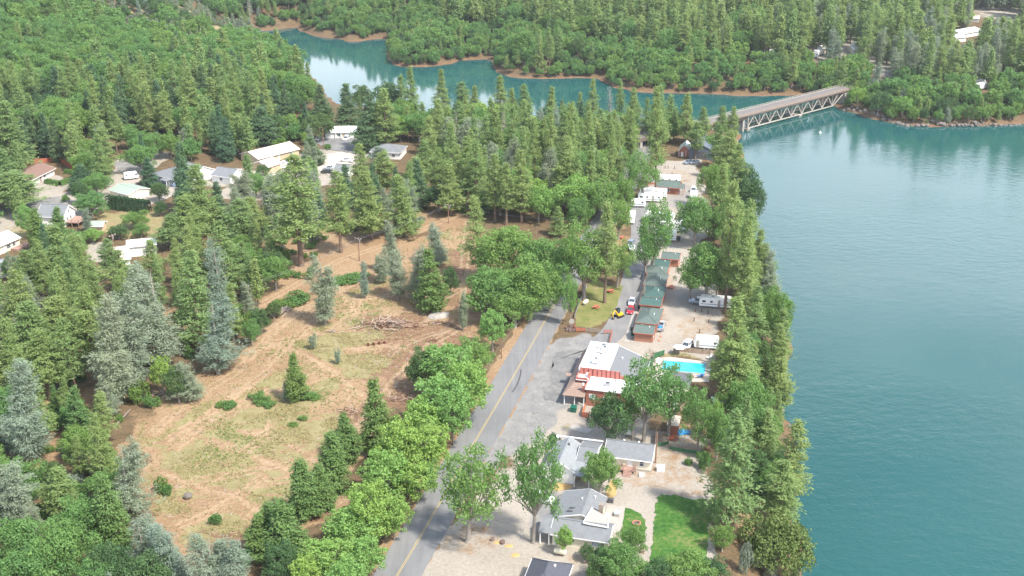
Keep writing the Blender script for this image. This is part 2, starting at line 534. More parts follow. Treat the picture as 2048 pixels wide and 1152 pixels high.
def wob(x, y, s=1.0):
    return (np.sin(x / (17 * s) + 1.3) * np.cos(y / (13 * s) + .4) + .6 * np.sin(x / (7.3 * s) - y / (9.1 * s)) + .4 * np.cos(x / (4.1 * s) + y / (5.3 * s)))
def hz(x, y):
    x, y = np.asarray(x, float), np.asarray(y, float)
    d = sdist(LAKE, x, y)
    d = d + 1.2 * wob(x, y, .55) * np.clip(1 - np.abs(d) / 12, 0, 1)
    far = sm((y - 530) / 30) * sm((x + 125) / 10) + (1 - sm((y - 530) / 30)) * sm((x - 125) / 20)
    far = np.clip(far, 0, 1)
    bank = 9.0 * sm(d / 15.0) ** .8
    bankf = 2.4 * sm(d / 5) + 6.6 * sm((d - 2) / 30)
    h = WZ + np.where(d > 0, bank * (1 - far) + bankf * far, -5.5 * sm(-d / 18))
    inland = sm((d - 4) / 70)
    h = h + 62 * np.exp(-((x + 330) / 165) ** 2 - ((y - 770) / 210) ** 2) * inland
    h = h + 38 * sm((-x - 190) / 260) * sm((y - 300) / 250) * inland
    h = h + (0.035 * np.clip(y - 640, 0, 600) + 190 * sm((y - 1150) / 1700)) * inland * sm((y - 560) / 90)
    h = h + 150 * (sm((-x - 700) / 1500) + sm((x - 800) / 1500)) * inland
    h = h - 4.2 * sm((y - 372) / 60) * sm((x - 8) / 25) * (1 - far) * (d > 0) * sm(d / 15)
    rough = sm((d - 12) / 20) * np.clip(far + sm((-x - 185) / 40) + .0, 0, 1)
    h = h + .8 * wob(x, y, 1.6) * rough + 3.0 * wob(x, y, 9.0) * rough * sm((d - 40) / 80)
    return h
def hz1(x, y):
    return float(hz(np.array([x]), np.array([y]))[0])
def ground(px, py, up=0.0):
    """where the photograph's pixel meets the land (or a level that lies up metres above it)"""
    d = ray(px, py)
    t = np.linspace(120, 1400, 700)
    z = CAM_H + d[2] * t
    h = hz(d[0] * t, d[1] * t) + up
    i = int(np.argmax(z <= h)) if (z <= h).any() else len(t) - 1
    i = max(i, 1)
    f0, f1 = z[i - 1] - h[i - 1], z[i] - h[i]
    k = t[i - 1] + (t[i] - t[i - 1]) * (f0 / (f0 - f1) if f0 != f1 else 0)
    return d[0] * k, d[1] * k
def G(px, py):
    x, y = ground(px, py)
    return (x, y, hz1(x, y))
def gpoly(pts):
    return [P(*p) for p in pts]
# ------------------------------------------------------------------ the ground sheet
def axis(lo, hi, step, far_lo, far_hi):
    a = [lo + step * i for i in range(int((hi - lo) / step) + 1)]
    s, v = step, lo
    left = []
    while v > far_lo:
        s = min(s * 1.12, 220)
        v -= s
        left.append(v)
    s, v = step, a[-1]
    right = []
    while v < far_hi:
        s = min(s * 1.12, 220)
        v += s
        right.append(v)
    return np.array(left[::-1] + a + right)
gx, gy = axis(-190, 112, 1.0, -3800, 3800), axis(150, 500, 1.0, -400, 4200)
mxs, mys = np.meshgrid(gx, gy)
X, Y = mxs.ravel(), mys.ravel()
Z = hz(X, Y)
ROADPX = [(760, 1210), (801, 1140), (853, 1053), (900, 970), (944, 893), (1005.5, 790), (1040, 730), (1069, 680), (1091, 640), (1113, 603), (1130, 570), (1148, 538), (1168, 505), (1190, 470), (1216, 430), (1246, 385), (1268, 345), (1282, 310), (1290, 295), (1302, 278)]
ROAD = [ground(*p) for p in ROADPX]
def zone(pts, soft=2.0, jit=1.5):
    d = sdist(gpoly(pts), X, Y) + jit * wob(X, Y, .35)
    return sm(.5 - d / (2 * soft))
def trail(pts, wd, soft=1.2, jit=.7):
    d = ldist([ground(*p) for p in pts], X, Y) + jit * wob(X, Y, .3)
    return sm((wd - d) / soft * .5 + .5)
CLEAR = [(262, 855), (330, 790), (430, 745), (490, 690), (560, 640), (640, 590), (700, 545), (770, 520), (850, 470), (900, 455), (945, 455), (945, 560), (940, 660), (985, 680), (960, 740), (860, 740), (800, 800), (760, 880), (700, 980), (620, 1050), (520, 1110), (420, 1130), (330, 1110), (270, 1040), (250, 950)]
dirt = zone(CLEAR, 4, 3)
CZ = dirt.copy()
grass = np.zeros_like(X)
gravel = np.zeros_like(X)
pave = np.zeros_like(X)
for pl in ([(290, 850), (420, 800), (520, 740), (640, 800), (690, 880), (620, 980), (480, 1020), (330, 1000), (290, 930)],
           [(600, 640), (720, 640), (800, 680), (760, 740), (640, 760), (560, 700)], [(640, 560), (760, 560), (780, 620), (680, 640)],
           [(500, 750), (640, 730), (700, 800), (560, 830)], [(330, 1000), (460, 1010), (520, 1060), (380, 1070)],
           [(870, 470), (930, 470), (930, 530), (890, 540)]):
    grass = np.maximum(grass, zone(pl, 5, 4))
TRACKS = [([(300, 870), (380, 800), (470, 745), (560, 650), (640, 600), (720, 560), (830, 530)], 2.6), ([(330, 880), (430, 820), (540, 740)], 1.2),
          ([(600, 1020), (680, 930), (740, 830), (790, 760), (860, 690), (930, 650)], 4.0), ([(640, 920), (560, 880), (480, 860)], .8),
          ([(330, 950), (420, 980), (480, 1000), (560, 1050)], 1.3), ([(590, 700), (660, 740), (720, 790)], 1.2), ([(420, 880), (520, 920), (620, 960)], .7),
          ([(280, 640), (420, 620), (520, 610), (600, 565), (680, 520), (770, 490), (890, 440), (940, 420)], 3.0),
          ([(935, 430), (930, 520), (925, 600), (930, 650)], 4.5), ([(700, 700), (790, 690), (860, 720)], 2.0)]
for pl, wd in TRACKS:
    t = trail(pl, wd)
    dirt = np.maximum(dirt, t)
    grass = grass * (1 - t)
ruts = np.zeros_like(X)
for pl, wd in TRACKS:
    for off in (-.9, .9):
        q = [ground(*p) for p in pl]
        q = [(x + off * .8, y - off * .6) for x, y in q]
        ruts = np.maximum(ruts, sm((.45 - ldist(q, X, Y)) / .6 * .5 + .5))
rtk = random.Random(8)
for k in range(34):      # wheel tracks that wander across the clearing, two ruts apiece
    ax_, ay_ = rtk.uniform(-75, -20), rtk.uniform(175, 300)
    an = R(52) + rtk.gauss(0, .5)
    ln_, cv = rtk.uniform(10, 38), rtk.gauss(0, .02)
    for off in (-.85, .85):
        pl = []
        for j in range(12):
            s_ = ln_ * j / 11
            a_ = an + cv * s_
            pl.append((ax_ + math.cos(a_) * s_ - math.sin(a_) * off, ay_ + math.sin(a_) * s_ + math.cos(a_) * off))
        t = sm((.55 - ldist(pl, X, Y)) / .5 * .5 + .5) * rtk.uniform(.5, 1)
        dirt = np.maximum(dirt, t * CZ)
        grass = grass * (1 - .9 * t)
        ruts = np.maximum(ruts, t * CZ * .9)
# red-brown litter patches that show between the trees on the left
for pl in ([(20, 640), (200, 640), (220, 800), (120, 1000), (30, 950)], [(100, 700), (200, 690), (180, 860), (90, 860)], [(330, 570), (440, 560), (440, 700), (350, 690)],
           [(470, 470), (760, 440), (800, 520), (560, 600), (480, 560)], [(800, 380), (1000, 380), (960, 470), (820, 450)], [(1200, 430), (1260, 400), (1280, 470), (1230, 500)]):
    dirt = np.maximum(dirt, .75 * zone(pl, 5, 4))
# lots right of the road
GRAVEL = [[(770, 1180), (905, 1040), (975, 960), (1060, 860), (1110, 800), (1240, 690), (1260, 560), (1300, 440), (1290, 330), (1330, 300), (1400, 300), (1410, 380), (1410, 470), (1430, 560), (1445, 640), (1420, 720), (1300, 700), (1300, 860), (1420, 880), (1420, 1000), (1440, 1180)]]
for pl in GRAVEL:
    gravel = np.maximum(gravel, zone(pl, 2.5, 1.5))
for pl in ([(1215, 870), (1420, 860), (1415, 990), (1320, 985), (1260, 1000), (1225, 950)], [(1270, 560), (1290, 690), (1260, 700), (1265, 610)], [(1310, 560), (1330, 560), (1330, 680), (1312, 680)],
           [(1345, 620), (1445, 630), (1430, 700), (1350, 690)], [(1320, 320), (1400, 320), (1390, 360), (1320, 350)], [(1080, 830), (1250, 850), (1240, 880), (1100, 865)], [(1055, 1010), (1100, 1090), (1230, 1110), (1240, 1160), (1050, 1120)],
           [(1460, 1030), (1520, 1000), (1510, 1060), (1480, 1150), (1440, 1160)], [(1325, 690), (1420, 690), (1420, 715), (1325, 712)], [(900, 1040), (1040, 1060), (1040, 1130), (900, 1120)], [(1300, 540), (1350, 550), (1340, 640), (1310, 600)]):
    z_ = .8 * zone(pl, 3, 2)
    dirt = np.maximum(dirt, z_)
for pl in ([(985, 850), (1065, 700), (1180, 665), (1185, 720), (1140, 790), (1110, 830), (1070, 880), (1010, 920), (940, 990), (905, 1000)],):
    pave = np.maximum(pave, zone(pl, 2, 1.5))
for pl in ([(1072, 990), (1110, 975), (1150, 1000), (1090, 1050), (1050, 1060)],):
    pave = np.maximum(pave, .7 * zone(pl, 1.5, .8))
for pl in ([(1370, 480), (1400, 480), (1425, 600), (1370, 600)], [(1330, 360), (1400, 360), (1400, 430), (1330, 430)], [(1340, 575), (1440, 585), (1440, 640), (1340, 640)]):
    pave = np.maximum(pave, .5 * zone(pl, 4, 3))
# yards and lanes among the houses on the left
for pl in ([(-30, 400), (30, 400), (90, 355), (140, 365), (130, 395), (60, 420), (40, 470), (-30, 480)], [(160, 380), (240, 340), (300, 345), (240, 400), (150, 440), (60, 430), (60, 400), (140, 385)],
           [(265, 395), (330, 370), (400, 345), (520, 340), (620, 330), (700, 345), (700, 365), (600, 380), (480, 380), (400, 370), (330, 400), (280, 420)],
           [(600, 310), (640, 300), (730, 285), (740, 300), (715, 350), (640, 355), (600, 330)], [(170, 480), (220, 485), (225, 525), (175, 520)], [(470, 340), (530, 330), (520, 400), (440, 400)],
           [(230, 325), (300, 310), (340, 310), (320, 340), (240, 350)]):
    gravel = np.maximum(gravel, zone(pl, 2, 1.2))
for pl in ([(-30, 420), (120, 395), (170, 405), (60, 425), (-30, 445)], [(230, 330), (300, 320), (300, 340), (235, 345)]):
    pave = np.maximum(pave, .8 * zone(pl, 1.5, .6))
for pl in ([(190, 430), (290, 420), (330, 440), (330, 465), (250, 480), (190, 450)], [(0, 470), (60, 440), (70, 460), (20, 490)]):
    grass = np.maximum(grass, zone(pl, 2, 1.5))
    dirt = np.maximum(dirt, zone(pl, 2, 1.5))
FARLOT = [[(1960, 30), (2000, -6), (2080, -6), (2080, 42)]]
hill_bare = sm(1.2 - (((X + 190) / 50) ** 2 + ((Y - 675) / 75) ** 2))
farclear = np.zeros_like(X)
for q in ((1700, 110, 30, 22), (1560, 100, 16, 12), (1840, 60, 20, 15), (1690, 70, 14, 12), (1800, 140, 20, 14)):
    qx, qy = ground(q[0], q[1])
    farclear = np.maximum(farclear, sm(1.3 - np.hypot((X - qx) / q[2], (Y - qy) / (q[3] * 2.2))))
gravel = np.maximum(gravel, farclear * .8)
for q in ((2030, 14, 34, 30), (1990, 26, 16, 14)):
    qx, qy = ground(q[0], q[1])
    gravel = np.maximum(gravel, sm(1.4 - np.hypot((X - qx) / q[2], (Y - qy) / (q[3] * 2.0))))
# gentle relief in the clearing, none where roads and sheets lie
relief = np.clip(dirt + grass, 0, 1) * np.clip(1 - gravel * 3, 0, 1) * sm((sdist(gpoly(CLEAR), X, Y) * -1) / 6)
scraped = np.zeros_like(X)
for pl in ([(720, 640), (800, 632), (930, 625), (965, 700), (900, 735), (840, 720), (790, 790), (720, 740)], [(700, 830), (790, 780), (830, 765), (790, 870), (720, 900)], [(430, 1060), (600, 1010), (640, 990), (560, 1090), (430, 1130)], [(905, 480), (945, 470), (945, 620), (920, 640)]):
    scraped = np.maximum(scraped, zone(pl, 5, 4))
Z = Z + relief * (.16 * wob(X, Y, .5) + .10 * wob(X + 31, Y - 7, .22))
NX, NY = len(gx), len(gy)
ii = (np.arange(NY - 1)[:, None] * NX + np.arange(NX - 1)[None, :]).ravel()
quads = np.stack([ii, ii + 1, ii + NX + 1, ii + NX], 1)
grass = np.maximum(grass, zone([(1085, 845), (1250, 862), (1240, 880), (1100, 868)], 1.5, 1.2))
grass = np.maximum(grass, .8 * zone([(1340, 690), (1420, 692), (1425, 722), (1330, 712)], 1.2, .8))
me = np_mesh('ground', np.stack([X, Y, Z], 1), [quads], [])
for nm, arr in (('cover', np.stack([dirt, grass, gravel, pave], 1)), ('cover_two', np.stack([np.clip(hill_bare * .8, 0, 1), farclear, scraped, ruts], 1))):
    at = me.color_attributes.new(nm, 'FLOAT_COLOR', 'POINT')
    at.data.foreach_set('color', arr.astype(np.float32).ravel())
me.polygons.foreach_set('use_smooth', np.ones(len(quads), bool))
m, nt, b = newmat('ground_cover')
g = nt.nodes.new('ShaderNodeNewGeometry').outputs['Position']
def attr(name):
    a = nt.nodes.new('ShaderNodeAttribute')
    a.attribute_name = name
    s = nt.nodes.new('ShaderNodeSeparateColor')
    nt.links.new(a.outputs['Color'], s.inputs[0])
    return s.outputs[0], s.outputs[1], s.outputs[2], a.outputs['Alpha']
aD, aG, aV, aP = attr('cover')
hB, fC, aS, aR = attr('cover_two')
nA, nB, nC, nD = noise(nt, 0.05, 6, g, .65), noise(nt, 0.35, 5, g, .65), noise(nt, 1.6, 4, g, .7), noise(nt, 6.0, 3, g, .7)
mpp = nt.nodes.new('ShaderNodeMapping')
mpp.inputs['Rotation'].default_value = (0, 0, R(38))
mpp.inputs['Scale'].default_value = (.09, 1.1, 1)
nt.links.new(g, mpp.inputs['Vector'])
nS = noise(nt, .55, 5, mpp.outputs[0], .6)
mix4 = mth(nt, 'ADD', mth(nt, 'MULTIPLY', nB, .5), mth(nt, 'MULTIPLY', nC, .5))
litter = ramp(nt, mix4, [(.3, (.06, .055, .028)), (.46, (.11, .08, .045)), (.56, (.15, .10, .058)), (.68, (.085, .105, .036))])
dirtc = ramp(nt, mth(nt, 'ADD', mth(nt, 'MULTIPLY', nA, .45), mth(nt, 'MULTIPLY', nC, .55)), [(.3, (.15, .088, .048)), (.44, (.235, .15, .086)), (.54, (.285, .195, .115)), (.68, (.36, .275, .18))])
grassc = ramp(nt, mth(nt, 'ADD', mth(nt, 'MULTIPLY', nB, .5), mth(nt, 'MULTIPLY', nD, .5)), [(.3, (.12, .125, .045)), (.43, (.19, .175, .075)), (.55, (.25, .215, .11)), (.7, (.34, .28, .16))])
gravc = ramp(nt, mth(nt, 'ADD', mth(nt, 'MULTIPLY', nA, .5), mth(nt, 'MULTIPLY', nC, .5)), [(.3, (.22, .19, .15)), (.5, (.31, .275, .23)), (.7, (.38, .345, .295))])
pavec = ramp(nt, mth(nt, 'ADD', mth(nt, 'MULTIPLY', nB, .6), mth(nt, 'MULTIPLY', nC, .4)), [(.3, (.145, .143, .138)), (.5, (.205, .2, .19)), (.68, (.28, .265, .24))])
redb = ramp(nt, mix4, [(.3, (.10, .055, .033)), (.5, (.18, .10, .06)), (.7, (.27, .18, .115))])
hillc = ramp(nt, mix4, [(.3, (.14, .13, .06)), (.5, (.30, .23, .14)), (.7, (.42, .33, .22))])
def edge(a, n, k=1.1):
    return ramp(nt, mth(nt, 'ADD', a, mth(nt, 'MULTIPLY', mth(nt, 'SUBTRACT', n, .5), k)), [(.36, 0.0), (.62, 1.0)])
c = mixc(nt, edge(hB, nB), litter, hillc)
c = mixc(nt, edge(aD, mix4), c, dirtc)
scrc = ramp(nt, mth(nt, 'ADD', mth(nt, 'MULTIPLY', nS, .4), mth(nt, 'MULTIPLY', nC, .6)), [(.32, (.085, .048, .028)), (.48, (.165, .095, .058)), (.64, (.26, .175, .11))])
c = mixc(nt, mth(nt, 'MULTIPLY', edge(aS, nB), .85), c, scrc)
rutc = ramp(nt, nC, [(.3, (.29, .195, .115)), (.7, (.42, .32, .215))])
c = mixc(nt, mth(nt, 'MULTIPLY', edge(aR, nB, 1.0), .55), c, rutc)
gs = mth(nt, 'MULTIPLY', aG, ramp(nt, mth(nt, 'ADD', mth(nt, 'MULTIPLY', nS, .55), mth(nt, 'MULTIPLY', nB, .45)), [(.40, .32), (.54, 1.0)]))
c = mixc(nt, edge(gs, mth(nt, 'ADD', mth(nt, 'MULTIPLY', nC, .6), mth(nt, 'MULTIPLY', nD, .4)), 1.5), c, grassc)
vd = mth(nt, 'MULTIPLY', aD, .55)
c = mixc(nt, mth(nt, 'MULTIPLY', edge(aV, mix4), mth(nt, 'SUBTRACT', 1.0, edge(vd, nB, 1.0))), c, gravc)
c = mixc(nt, edge(aP, mix4, .8), c, pavec)
sp = nt.nodes.new('ShaderNodeSeparateXYZ')
nt.links.new(g, sp.inputs[0])
zz = mth(nt, 'ADD', sp.outputs[2], mth(nt, 'MULTIPLY', nB, 2.6))
low = mth(nt, 'SUBTRACT', 1.0, mth(nt, 'MULTIPLY', mth(nt, 'ADD', zz, 7.9), .8, True))
c = mixc(nt, mth(nt, 'MULTIPLY', low, 1.0, True), c, redb)
nt.links.new(c, b.inputs['Base Color'])
b.inputs['Roughness'].default_value = .95
b.inputs['Specular IOR Level'].default_value = .1
bump(nt, b, mth(nt, 'ADD', nD, mth(nt, 'MULTIPLY', nC, 1.5)), .7, .14)
me.materials.append(m)
o = bpy.data.objects.new('ground', me)
C.objects.link(o)
o['kind'] = 'structure'
o['label'] = 'red-brown earth, dry grass and gravel of the peninsula and the shores'
# the lake
mb = MB()
mb.add([(-900, -500, WZ), (900, -500, WZ), (900, 1000, WZ), (-900, 1000, WZ)], [(0, 1, 2, 3)])
o = mb.build('lake', 'lake_water')
o['kind'], o['label'] = 'structure', 'teal lake water with small ripples'
# ------------------------------------------------------------------ sheets that lie on the ground
def sheet(name, label, poly, mat, up=.02, rag=0.0):
    """flat sheet with an outline in place coordinates, a hand's breadth thick at its rim"""
    h = max(hz1(*p) for p in poly) + up
    if rag:
        q = []
        rr_ = random.Random(len(poly) * 13)
        for (ax_, ay_), (bx_, by_) in zip(poly, list(poly[1:]) + [poly[0]]):
            n_ = max(1, int(math.hypot(bx_ - ax_, by_ - ay_) / .6))
            for k in range(n_):
                q.append((ax_ + (bx_ - ax_) * k / n_ + rr_.gauss(0, rag), ay_ + (by_ - ay_) * k / n_ + rr_.gauss(0, rag)))
        poly = q
    m_ = MB()
    n = len(poly)
    m_.add([(x, y, h) for x, y in poly] + [(x, y, h - .25) for x, y in poly], [tuple(range(n))] + [(k, n + k, n + (k + 1) % n, (k + 1) % n) for k in range(n)])
    o = m_.build(name, mat)
    o['kind'], o['label'] = 'structure', label
    return o
def resample(line, step):
    pts = [Vector(p) for p in line]
    # smooth first
    for _ in range(2):
        q = [pts[0]]
        for a, b_ in zip(pts[:-1], pts[1:]):
            q += [a * .75 + b_ * .25, a * .25 + b_ * .75]
        pts = q + [pts[-1]]
    outp = [pts[0]]
    for a in pts[1:]:
        while (a - outp[-1]).length > step:
            outp.append(outp[-1] + (a - outp[-1]).normalized() * step)
    return outp
def ribbon(name, label, line, left, right, mat, up, parent=None, jit=0, rng=None, z=None):
    pts = resample(line, 2.0)
    vs, fs = [], []
    for i, p in enumerate(pts):
        t = (pts[min(i + 1, len(pts) - 1)] - pts[max(i - 1, 0)]).normalized()
        nrm = Vector((-t.y, t.x))
        a, b_ = p + nrm * (left + (rng.uniform(-jit, jit) if rng else 0)), p - nrm * (right + (rng.uniform(-jit, jit) if rng else 0))
        zc = max(hz1(a.x, a.y), hz1(b_.x, b_.y), hz1(p.x, p.y)) + up if z is None else z
        vs += [(a.x, a.y, zc), (b_.x, b_.y, zc)]
        if i:
            k = 2 * i
            fs.append((k - 2, k - 1, k + 1, k))
    m_ = MB()
    m_.add(vs, fs)
    o = m_.build(name, mat, parent)
    if parent is None:
        o['kind'], o['label'] = 'structure', label
    return o
rg = random.Random(5)
ribbon('dirt_shoulder', 'strip of bare orange dirt along the road', ROAD[:14], 6.4, 4.2, 'ground_cover', .012, jit=.5, rng=rg)
me_s = bpy.data.objects['dirt_shoulder'].data
for nm, colr in (('cover', (1, 0, 0, 0)), ('cover_two', (0, 0, 0, 0))):
    at = me_s.color_attributes.new(nm, 'FLOAT_COLOR', 'POINT')
    at.data.foreach_set('color', np.tile(np.array(colr, np.float32), len(me_s.vertices)))
road = ribbon('road', 'two-lane grey asphalt road with a double yellow centre line', ROAD, 4.15, 4.1, 'asphalt', .035, jit=.07, rng=rg)
for s_ in (-1, 1):
    ribbon('centre_line', '', ROAD, .06 + s_ * .13, .04 - s_ * .13, 'line_yellow', .05, parent=road)
for k_, (nm_, pl_, mt_) in enumerate((('darker_asphalt', [(1112, 704), (1166, 700), (1150, 735), (1132, 776), (1104, 768), (1100, 735)], 'dark_asphalt'), ('darker_asphalt', [(1086, 776), (1104, 772), (1126, 790), (1116, 806), (1086, 800)], 'dark_asphalt'), ('darker_asphalt', [(1062, 832), (1070, 824), (1084, 826), (1080, 836), (1068, 838)], 'dark_asphalt'))):  # darker mottled asphalt areas laid over the pavement by the store
    sheet(nm_, 'darker area of asphalt in front of the store', gpoly(pl_), mt_, .03 + .006 * k_, .35)
ribbon('skid_mark', 'dark curved tyre mark across the lane', [P(1042, 739), P(1041, 752), P(1036, 766), P(1030, 777), P(1024, 786)], .16, .16, 'skid_rubber', .052)
CAMPROAD = [ground(*p) for p in [(1180, 695), (1215, 680), (1238, 655), (1250, 620), (1262, 580), (1272, 545), (1280, 510), (1285, 470), (1280, 430), (1280, 395)]]
ribbon('campground_road', 'worn grey asphalt lane beside the row of cabins', CAMPROAD, 3.4, 3.0, 'campground_asphalt', .016)
O_CAB = P(1270, 682)
def cab(u, v, z=0.0):
    return l2w(O_CAB, HEAD, u, v, z)
sheet('walkway', 'narrow concrete walkway along the row of cabins', [cab(-2.6, -1.2)[:2], cab(-1.3, -1.2)[:2], cab(-3.6, 52)[:2], cab(-4.8, 52)[:2]], 'pale_concrete', .07)
sheet('picnic_lawn', 'lawn with yellowing grass between the road and the campground lane', gpoly([(1152, 652), (1150, 630), (1160, 600), (1178, 565), (1195, 560), (1215, 572), (1246, 572), (1240, 595), (1232, 615), (1224, 632), (1205, 647), (1180, 656)]), 'dry_lawn', .03, .18)
sheet('small_lawn', 'patch of grass beside the campground lane', gpoly([(1232, 532), (1236, 500), (1252, 492), (1264, 505), (1256, 532)]), 'dry_lawn', .03, .15)
sheet('lawn', 'bright green mown lawn near the lake', gpoly([(1298, 1133), (1303, 1090), (1308, 1040), (1314, 1000), (1322, 989), (1350, 990), (1385, 1000), (1414, 998), (1417, 1040), (1416, 1090), (1412, 1133), (1360, 1140)]), 'lawn_grass', .05, .16)
sheet('yard_lawn', 'half-round lawn with a fire ring behind the house', gpoly([(1250, 1016), (1262, 1018), (1278, 1026), (1290, 1040), (1293, 1056), (1286, 1070), (1270, 1085), (1252, 1090), (1242, 1078)]), 'lawn_grass', .05, .08)
sheet('patio', 'pale concrete patio beside the house', gpoly([(1213, 1010), (1250, 1014), (1247, 1038), (1240, 1062), (1228, 1066), (1210, 1046)]), 'pale_concrete', .06)
sheet('foundation_slab', 'bare concrete slab in the grass behind the house', gpoly([(1136, 859), (1146, 850), (1186, 860), (1176, 868)]), 'pale_concrete', .12)
sheet('driveway', 'grey gravel driveway beside the house', gpoly([(1092, 1000), (1130, 985), (1150, 975), (1158, 984), (1132, 992), (1112, 1010), (1100, 1022), (1080, 1016)]), 'campground_asphalt', .02)
sheet('concrete_yard', 'pale concrete yard between the white-roofed house and the small white house', gpoly([(642, 313), (706, 301), (724, 316), (704, 342), (655, 352), (628, 338)]), 'pool_concrete', .05, .3)
sheet('concrete_yard', 'pale bare yard behind the fence of the gray-roofed house', gpoly([(478, 352), (530, 340), (562, 350), (530, 378), (490, 384)]), 'pool_concrete', .05, .4)
sheet('street', 'grey asphalt turnaround in front of the white house', gpoly([(628, 287), (650, 279), (724, 279), (728, 300), (690, 306), (660, 302)]), 'campground_asphalt', .04)
fl = gpoly([(1935, 62), (1985, 10), (2010, -6), (2090, -6), (2090, 44), (2040, 36), (1990, 50)])
# ------------------------------------------------------------------ tree shapes
NR = np.random.RandomState
def diamonds(c, n, size, width, rng, jit=.6, axis=None):
    """leaf-shaped faces at centres c, facing about n"""
    N = len(c)
    n = n + rng.normal(0, jit, (N, 3))
    n /= np.linalg.norm(n, axis=1)[:, None] + 1e-9
    a = rng.normal(0, 1, (N, 3)) if axis is None else axis + rng.normal(0, .35, (N, 3))
    t = a - (a * n).sum(1)[:, None] * n
    t /= np.linalg.norm(t, axis=1)[:, None] + 1e-9
    b = np.cross(n, t)
    s = np.asarray(size) * rng.uniform(.7, 1.3, N)
    t, b = t * (s / 2)[:, None], b * (s * width / 2)[:, None]
    return np.stack([c - t, c + b * 1.0, c + t, c - b * 1.0], 1).reshape(-1, 3)
def conifer(seed, h, rad, cb=.2, wh=34, nb=(4, 6), p=.85, rise=.12, droop=.18, tuft=.55, k=6, step=.55, w=.28, inner=.3, bulge=.12, ragged=.3, lean=.02, leaders=1):
    rng = NR(seed)
    cs, ns, ax = [], [], []
    twigs = []
    for L_ in range(leaders):
        ph0 = rng.uniform(0, 6.3)
        off = np.array([math.cos(ph0 + L_ * 2.4), math.sin(ph0 + L_ * 2.4)]) * (0 if leaders == 1 else rad * .45)
        hh = h * (1 - .13 * L_)
        for i in range(wh):
            f = (i + rng.uniform(-.4, .4)) / wh
            f = min(max(f, 0), 1)
            z = hh * (cb + (1 - cb) * f)
            prof = (1 - f) ** p * (1 + bulge * math.sin(f * 9 + ph0)) * min(1, .55 + f * 3.2)
            for j in range(rng.randint(nb[0], nb[1] + 1)):
                a = rng.uniform(0, 6.2832)
                z = hh * (cb + (1 - cb) * min(1, max(0, f + rng.uniform(-1.7, 1.7) / wh)))
                prof_a = 1 + .16 * math.sin(a + ph0 * 3 + f * 4) + .1 * math.sin(2 * a - f * 7)
                ln = (rad * prof * prof_a * rng.uniform(1 - ragged, 1.12) + .25) / (1 if leaders == 1 else 1.25)
                if rng.rand() < .13:
                    continue
                d = np.array([math.cos(a), math.sin(a), 0])
                o0 = np.array([off[0] * f, off[1] * f, z])
                nt_ = max(2, int(ln / step))
                sl = rise + .5 * f * f
                for q in range(nt_):
                    u = inner + (1 - inner) * (q + rng.rand()) / nt_
                    r = ln * u
                    side = rng.normal(0, .16 * ln * u + .08)
                    pos = o0 + d * r + np.array([-d[1], d[0], 0]) * side + np.array([0, 0, sl * r - droop * r * r / max(rad, 1) + rng.normal(0, .1)])
                    cs.append(pos)
                    ns.append(np.array([d[0] * .45, d[1] * .45, .9]))
                    ax.append(d + np.array([0, 0, .25]))
                if ln > .8:
                    twigs.append((o0, o0 + d * ln * .8 + np.array([0, 0, sl * ln * .8 - droop * .64 * ln * ln / max(rad, 1)])))
    cs, ns, ax = np.repeat(np.array(cs), k, 0), np.repeat(np.array(ns), k, 0), np.repeat(np.array(ax), k, 0)
    cs = cs + rng.normal(0, tuft * .55, cs.shape) * np.array([1, 1, .95])
    return diamonds(cs, ns, tuft, w, rng, .75, ax), twigs
def broad(seed, rad, zc, rz, lobes=26, leaf=.36, dens=26, lobe_r=(.26, .42), flat=.95, hollow=.72, gap=.0):
    rng = NR(seed)
    out_, lim = [], []
    th = np.arccos(1 - 2 * (np.arange(lobes) + .5) / lobes * .82)
    ph = np.arange(lobes) * 2.39996 + rng.uniform(0, 6)
    for a, b_ in zip(th, ph):
        s = rng.uniform(.42, .95)
        wb = 1 + .18 * math.sin(2 * b_ + seed) + .1 * math.sin(3 * b_ + seed * 2)
        c = np.array([wb * rad * s * math.sin(a) * math.cos(b_), wb * rad * s * math.sin(a) * math.sin(b_), zc + rz * s * math.cos(a) + rng.normal(0, .3)])
        r = rad * rng.uniform(*lobe_r)
        n = int(dens * 35.0 * r * r / (leaf * leaf))
        d = rng.normal(0, 1, (n, 3))
        d[:, 2] += .35
        d /= np.linalg.norm(d, axis=1)[:, None]
        rr = r * rng.uniform(hollow, 1.08, n) ** .8
        bumpy = 1 + .16 * np.sin(d[:, 0] * 5 + a * 7) * np.cos(d[:, 1] * 6 + b_) + .1 * np.sin(d[:, 2] * 9 + b_ * 3)
        pts = c + d * (rr * bumpy)[:, None] * np.array([1, 1, flat])
        out_.append(diamonds(pts, d, leaf, .72, rng, .85))
        lim.append(c)
    return np.concatenate(out_), lim
def quads_of(v):
    n = len(v) // 4
    return np.arange(n * 4).reshape(n, 4)
def tubes(segs, n=5):
    vs, fs = [], []
    for p0, p1, r0, r1 in segs:
        p0, p1 = Vector(p0), Vector(p1)
        q = (p1 - p0).to_track_quat('Z', 'Y')
        o = len(vs)
        for p, r in ((p0, r0), (p1, r1)):
            for k in range(n):
                a = 2 * math.pi * k / n
                vs.append(tuple(p + q @ Vector((r * math.cos(a), r * math.sin(a), 0))))
        fs += [(o + k, o + (k + 1) % n, o + n + (k + 1) % n, o + n + k) for k in range(n)]
    return np.array(vs), np.array(fs)
